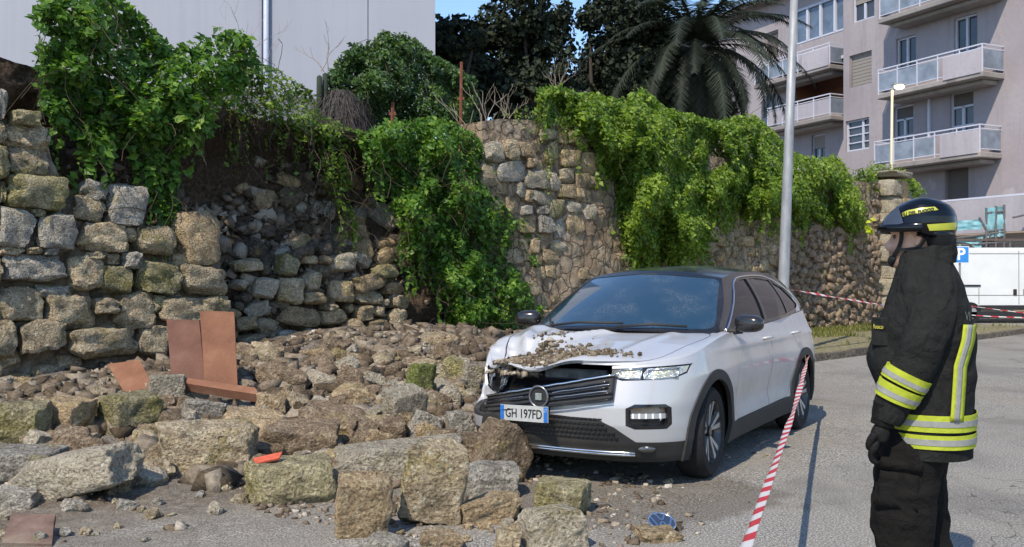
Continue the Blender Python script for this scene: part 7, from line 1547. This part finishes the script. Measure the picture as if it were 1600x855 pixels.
def hsurf(px, py, off=0.0):
    y = -.1
    for _ in range(8):
        z = wz(py, y); a, b, h_ = hring(z, off); x = X_(px, y); u = max(-.99, min(.99, (x-(a+b)/2)/((b-a)/2))); y = .5*y-.5*h_*(1-abs(u)**2.1)**(1/2.1)
    return Vector((x, y, z))
bm = bmesh.new(); rows = []
for z in np.concatenate([np.linspace(zz[0], wz(350), 14), np.linspace(wz(349), wz(312), 30), np.linspace(wz(311.7), zz[-1], 6)]):
    a, b, h_ = hring(z); rows.append(ringpts(((a+b)/2, 0, z), (b-a)/2, h_, 72, 2.1))
# open the front below the brim so that the face shows
vr = loft(bm, rows, cap=False); bm.faces.new(vr[-1]); zbr = wz(357)
dl = [f for f in bm.faces if f.calc_center_median().z < zbr and f.calc_center_median().x < X_(1437)]; bmesh.ops.delete(bm, geom=dl, context='FACES'); bmesh.ops.recalc_face_normals(bm, faces=bm.faces[:]); bmesh.ops.solidify(bm, geom=bm.faces[:], thickness=.006); obj('shell', bm, M['helm'], hm, auto=50)
# visor strip pushed up over the brow, and brim
def hpatch(name, quad_rows, mat, off, th=.004, both=True):
    bm = bmesh.new()
    for sg in ((1, -1) if both else (1,)):
        rr_ = [[bm.verts.new(Vector((q.x, q.y*sg, q.z))) for q in (hsurf(x, y, off) for x, y in r_)] for r_ in quad_rows]
        for i in range(len(rr_)-1):
            for k in range(len(rr_[0])-1): bm.faces.new((rr_[i][k], rr_[i][k+1], rr_[i+1][k+1], rr_[i+1][k]))
    bmesh.ops.recalc_face_normals(bm, faces=bm.faces[:]); bmesh.ops.solidify(bm, geom=bm.faces[:], thickness=th); return obj(name, bm, mat, hm, auto=50)
def strip_rows(top, bot, n=14, m=4):
    R2 = []
    for k in range(m+1):
        r_ = []
        for i in range(n+1):
            t = i/n*(len(top)-1); j = min(int(t), len(top)-2); f = t-j; tx, ty = top[j][0]*(1-f)+top[j+1][0]*f, top[j][1]*(1-f)+top[j+1][1]*f; t = i/n*(len(bot)-1); j = min(int(t), len(bot)-2); f = t-j; bx_, by_ = bot[j][0]*(1-f)+bot[j+1][0]*f, bot[j][1]*(1-f)+bot[j+1][1]*f; v = k/m; r_.append((tx*(1-v)+bx_*v, ty*(1-v)+by_*v))
        R2.append(r_)
    return R2
M['helmy'] = plain('yellow helmet sticker', (.40, .42, .045), .3, .5, var=.06)
hpatch('rear_band', strip_rows([(1449, 351), (1494, 349)], [(1453, 361), (1494, 360)]), M['helmy'], .0025, both=False)
hpatch('name_band', strip_rows([(1410, 332), (1419, 328), (1440, 324.5), (1461, 323.5)], [(1411, 338), (1420, 335.5), (1443, 332), (1467, 328.5)]), M['helmy'], .0025, both=False)
vis = [(1385, 341), (1378, 350), (1373, 357), (1373, 363)]
M['visor'] = glassmat('smoked visor', (.05, .06, .08), .05, .8)
hpatch('visor', strip_rows([(1404, 322), (1398, 326), (1390, 332), (1382, 340)], [(1412, 348), (1402, 350), (1390, 351), (1380, 351)]), M['visor'], .009, .004, both=False)
# brim ring
bm = bmesh.new(); rr_ = []
for z, o1 in ((wz(350), .004), (wz(353), .010), (wz(358), .012), (wz(362), .010), (wz(364), .003)):
    a, b, h_ = hring(wz(355), o1); rr_.append(ringpts(((a+b)/2, 0, z), (b-a)/2, h_, 72, 2.1))
loft(bm, rr_, cap=False); dl = [f for f in bm.faces if f.calc_center_median().x > X_(1440)]; bmesh.ops.delete(bm, geom=dl, context='FACES'); bmesh.ops.recalc_face_normals(bm, faces=bm.faces[:]); bmesh.ops.solidify(bm, geom=bm.faces[:], thickness=.008); obj('brim', bm, M['helm'], hm, auto=50)
# lettering following the shell
def bend_text(body, size, px0, px1, py0, py1, mat):
    o = text(body, size, mat, (0, 0, 0), (0, 0, 0), hm, 'helmet_lettering', ext=.0008, bold=.0012, align='LEFT'); me = o.data; co = np.array([v.co[:] for v in me.vertices]); x0, x1 = co[:, 0].min(), co[:, 0].max(); y0, y1 = co[:, 1].min(), co[:, 1].max()
    for v, c in zip(me.vertices, co):
        u = (c[0]-x0)/(x1-x0); w_ = (c[1]-y0)/(y1-y0); px = px0+(px1-px0)*u; cy = py0+(py1-py0)*u+(w_-.5)*-5.0; q = hsurf(px, cy, .0062); v.co = q
    me.update()
bend_text('ILI DEL FUOCO', .03, 1411, 1460, 334, 327, M['ink'])
# straps
M['strap'] = plain('black strap', (.012, .012, .013), .7, .3, var=.2)
def strap(pts, w_, name='chin_strap'):
    bm = bmesh.new(); P = curve3(pts, 24); prev = None
    rings = []
    for i, p in enumerate(P):
        t = Vector(P[min(i+1, 23)]-P[max(i-1, 0)]).normalized(); n_ = Vector((0, -1, 0)); s_ = t.cross(n_).normalized(); n2 = s_.cross(t); rings.append([Vector(p)+s_*w_+n2*.0, Vector(p)+s_*w_+n2*.005, Vector(p)-s_*w_+n2*.005, Vector(p)-s_*w_])
    loft(bm, rings); bmesh.ops.recalc_face_normals(bm, faces=bm.faces[:]); obj(name, bm, M['strap'], hm, auto=40)
def S3(px, py, y): return (X_(px, -abs(y)), y, wz(py, -abs(y)))
for sg in (-1, 1):
    strap([S3(1409, 358, sg*.085), S3(1409, 372, sg*.078), S3(1405, 386, sg*.068), S3(1398, 398, sg*.045), S3(1393, 407, sg*.015)], .0085)
    strap([S3(1447, 372, sg*.078), S3(1438, 385, sg*.074), S3(1422, 389, sg*.070), S3(1405, 391, sg*.062)], .006)
bm = bmesh.new(); bmesh.ops.create_uvsphere(bm, u_segments=20, v_segments=14, radius=1, matrix=Matrix.Translation(S3(1397, 406, 0))@Matrix.Rotation(R(25), 4, 'Y')@Matrix.Diagonal((.024, .04, .030, 1))); 
for v in bm.verts: v.co += v.normal*mnoise.noise(v.co*40)*.006
obj('chin_cup', bm, M['strap'], hm, smooth=True)
# nape guard
garment('nape_guard', [(wz(392), X_(1452), X_(1485), .08, 0), (wz(380), X_(1448), X_(1490), .10, 0), (wz(368), X_(1446), X_(1492), .115, 0)], M['strap'], rows=10, wr=.003, parent=hm)
# ================================================================ BARRIER TAPE, BADGE
def stripes(name):
    s = NM(name, .45, .4); uv = s.n('ShaderNodeAttribute', attribute_name='tone').outputs['Fac']; fr_ = s.math('FRACT', uv); c = s.ramp(fr_, [(0, (.42, .025, .03)), (.5, (.52, .51, .50))], 'CONSTANT'); s.col(c); s.b.inputs['Transmission Weight'].default_value = 0; return s.m
M['tape'] = stripes('red and white tape')
def tape(label, pts, width, period, sag=0.0, twist=.8, n=220, seed=0, tint=None):
    P = curve3([tuple(p) for p in pts], n); V = []; tone = []; L = 0; c = P.mean(0)
    for i, p in enumerate(P):
        if i: L += np.linalg.norm(P[i]-P[i-1])
        t = Vector(P[min(i+1, n-1)]-P[max(i-1, 0)]).normalized(); u_ = t.cross(Vector((0, 0, 1))).normalized(); v_ = t.cross(u_)
        a = 1.1+twist*mnoise.noise(Vector((L*1.1+seed, 0, 0)))*2.2; d = (u_*math.sin(a)+v_*math.cos(a))*width/2; q = Vector(p)
        for k in (-1, -.33, .33, 1): V.append(tuple(q+d*k+u_*.003*mnoise.noise(Vector((L*9, k, seed)))-Vector(c))); tone.append(L/period)
    F = [(i*4+k, i*4+k+1, (i+1)*4+k+1, (i+1)*4+k) for i in range(n-1) for k in range(3)]
    o = npmesh('barrier_tape', V, F, M['tape'], smooth=True, colors=tone); o.location = Vector(c); sd = o.modifiers.new('t', 'SOLIDIFY'); sd.thickness = .0012; tag(o, label, 'barrier tape', 'red and white barrier tapes'); return o
rear_pt = Vector((3.16, 10.25, .72))
rear_pt = at(1266, 541, 10.15); near_pt = at(1160, 872, 2.85)
mid = rear_pt.lerp(near_pt, .5); mid.z -= .05
tape('red and white tape stretched from the rear of the car towards the camera', [rear_pt, rear_pt.lerp(near_pt, .25)-Vector((0, 0, .05)), mid-Vector((0, 0, .03)), rear_pt.lerp(near_pt, .75)-Vector((0, 0, .04)), near_pt, near_pt+(near_pt-mid)*.5], .042, .19, n=500, twist=.45)
a = Vector((4.80, 16.9, at(1226, 451, 16.9).z)); b = at(1500, 490, 24)
tape('far red and white tape running from the lamp post past the old wall', [a, a.lerp(b, .33)-Vector((0, 0, .04)), a.lerp(b, .66)-Vector((0, 0, .05)), b], .075, .42, n=240, seed=3, twist=.3)
tape('upper of two red and white tapes in front of the white van', [at(1515, 478, 26), at(1560, 484, 26), at(1640, 494, 26)], .04, .42, n=120, seed=5, twist=.3)
tape('lower straight red and white tape in front of the white van', [at(1500, 491, 26), at(1560, 495, 26), at(1640, 497, 26)], .06, .42, n=120, seed=8, twist=.2)
# post the near tape is tied to, just out of the picture
q = near_pt+(near_pt-mid)*.5; bm = bmesh.new(); tube(bm, [(0, 0, 0), (0, 0, q.z+.1)], .03, 10); tube(bm, [(0, 0, 0), (0, 0, .03)], .15, 16); tag(obj('barrier_post', bm, M['galv'], loc=(q.x, q.y, 0)), 'short barrier post holding the near end of the tape', 'barrier post')
# round chrome badge fallen from the grille, lying on the flat stone
bp_ = at(1034, 816, gnd(1034, 838).y+.05); bd_ = empty('car_badge', bp_, 0, 'round chrome and blue car badge with V and W strokes lying on a flat stone', 'car badge'); bd_.rotation_euler = (R(24), R(5), R(8))
M['badgeblue'] = plain('badge dark blue', (.025, .035, .06), .15, .6, coat=1.0); rr0 = .078
bm = bmesh.new(); tube(bm, [(0, 0, -.004), (0, 0, .004)], rr0, 40); obj('disc', bm, M['badgeblue'], bd_, auto=30)
bm = bmesh.new(); tube(bm, [Vector((rr0*math.cos(a_), rr0*math.sin(a_), .004)) for a_ in np.linspace(0, 2*PI, 41)], .0055, 8, cap=False); obj('ring', bm, M['chrome'], bd_, smooth=True)
bm = bmesh.new(); k = rr0*.93
def bar(a, b, w_=.0055):
    a, b = Vector((*a, .006)), Vector((*b, .006)); d = (b-a).normalized(); n_ = Vector((-d.y, d.x, 0))*w_; f = [bm.verts.new(v) for v in (a-n_, a+n_, b+n_, b-n_)]; g = [bm.verts.new(v.co+Vector((0, 0, .003))) for v in f]; bm.faces.new(g); 
    for i in range(4): bm.faces.new((f[i], f[(i+1) % 4], g[(i+1) % 4], g[i]))
bar((-.42*k, .90*k), (-.05*k, .12*k)); bar((.42*k, .90*k), (.05*k, .12*k)); bar((-.86*k, .48*k), (-.40*k, -.82*k)); bar((-.40*k, -.82*k), (-.03*k, -.03*k)); bar((.03*k, -.03*k), (.40*k, -.82*k)); bar((.40*k, -.82*k), (.86*k, .48*k))
o = obj('letter_strokes', bm, M['chrome'], bd_)
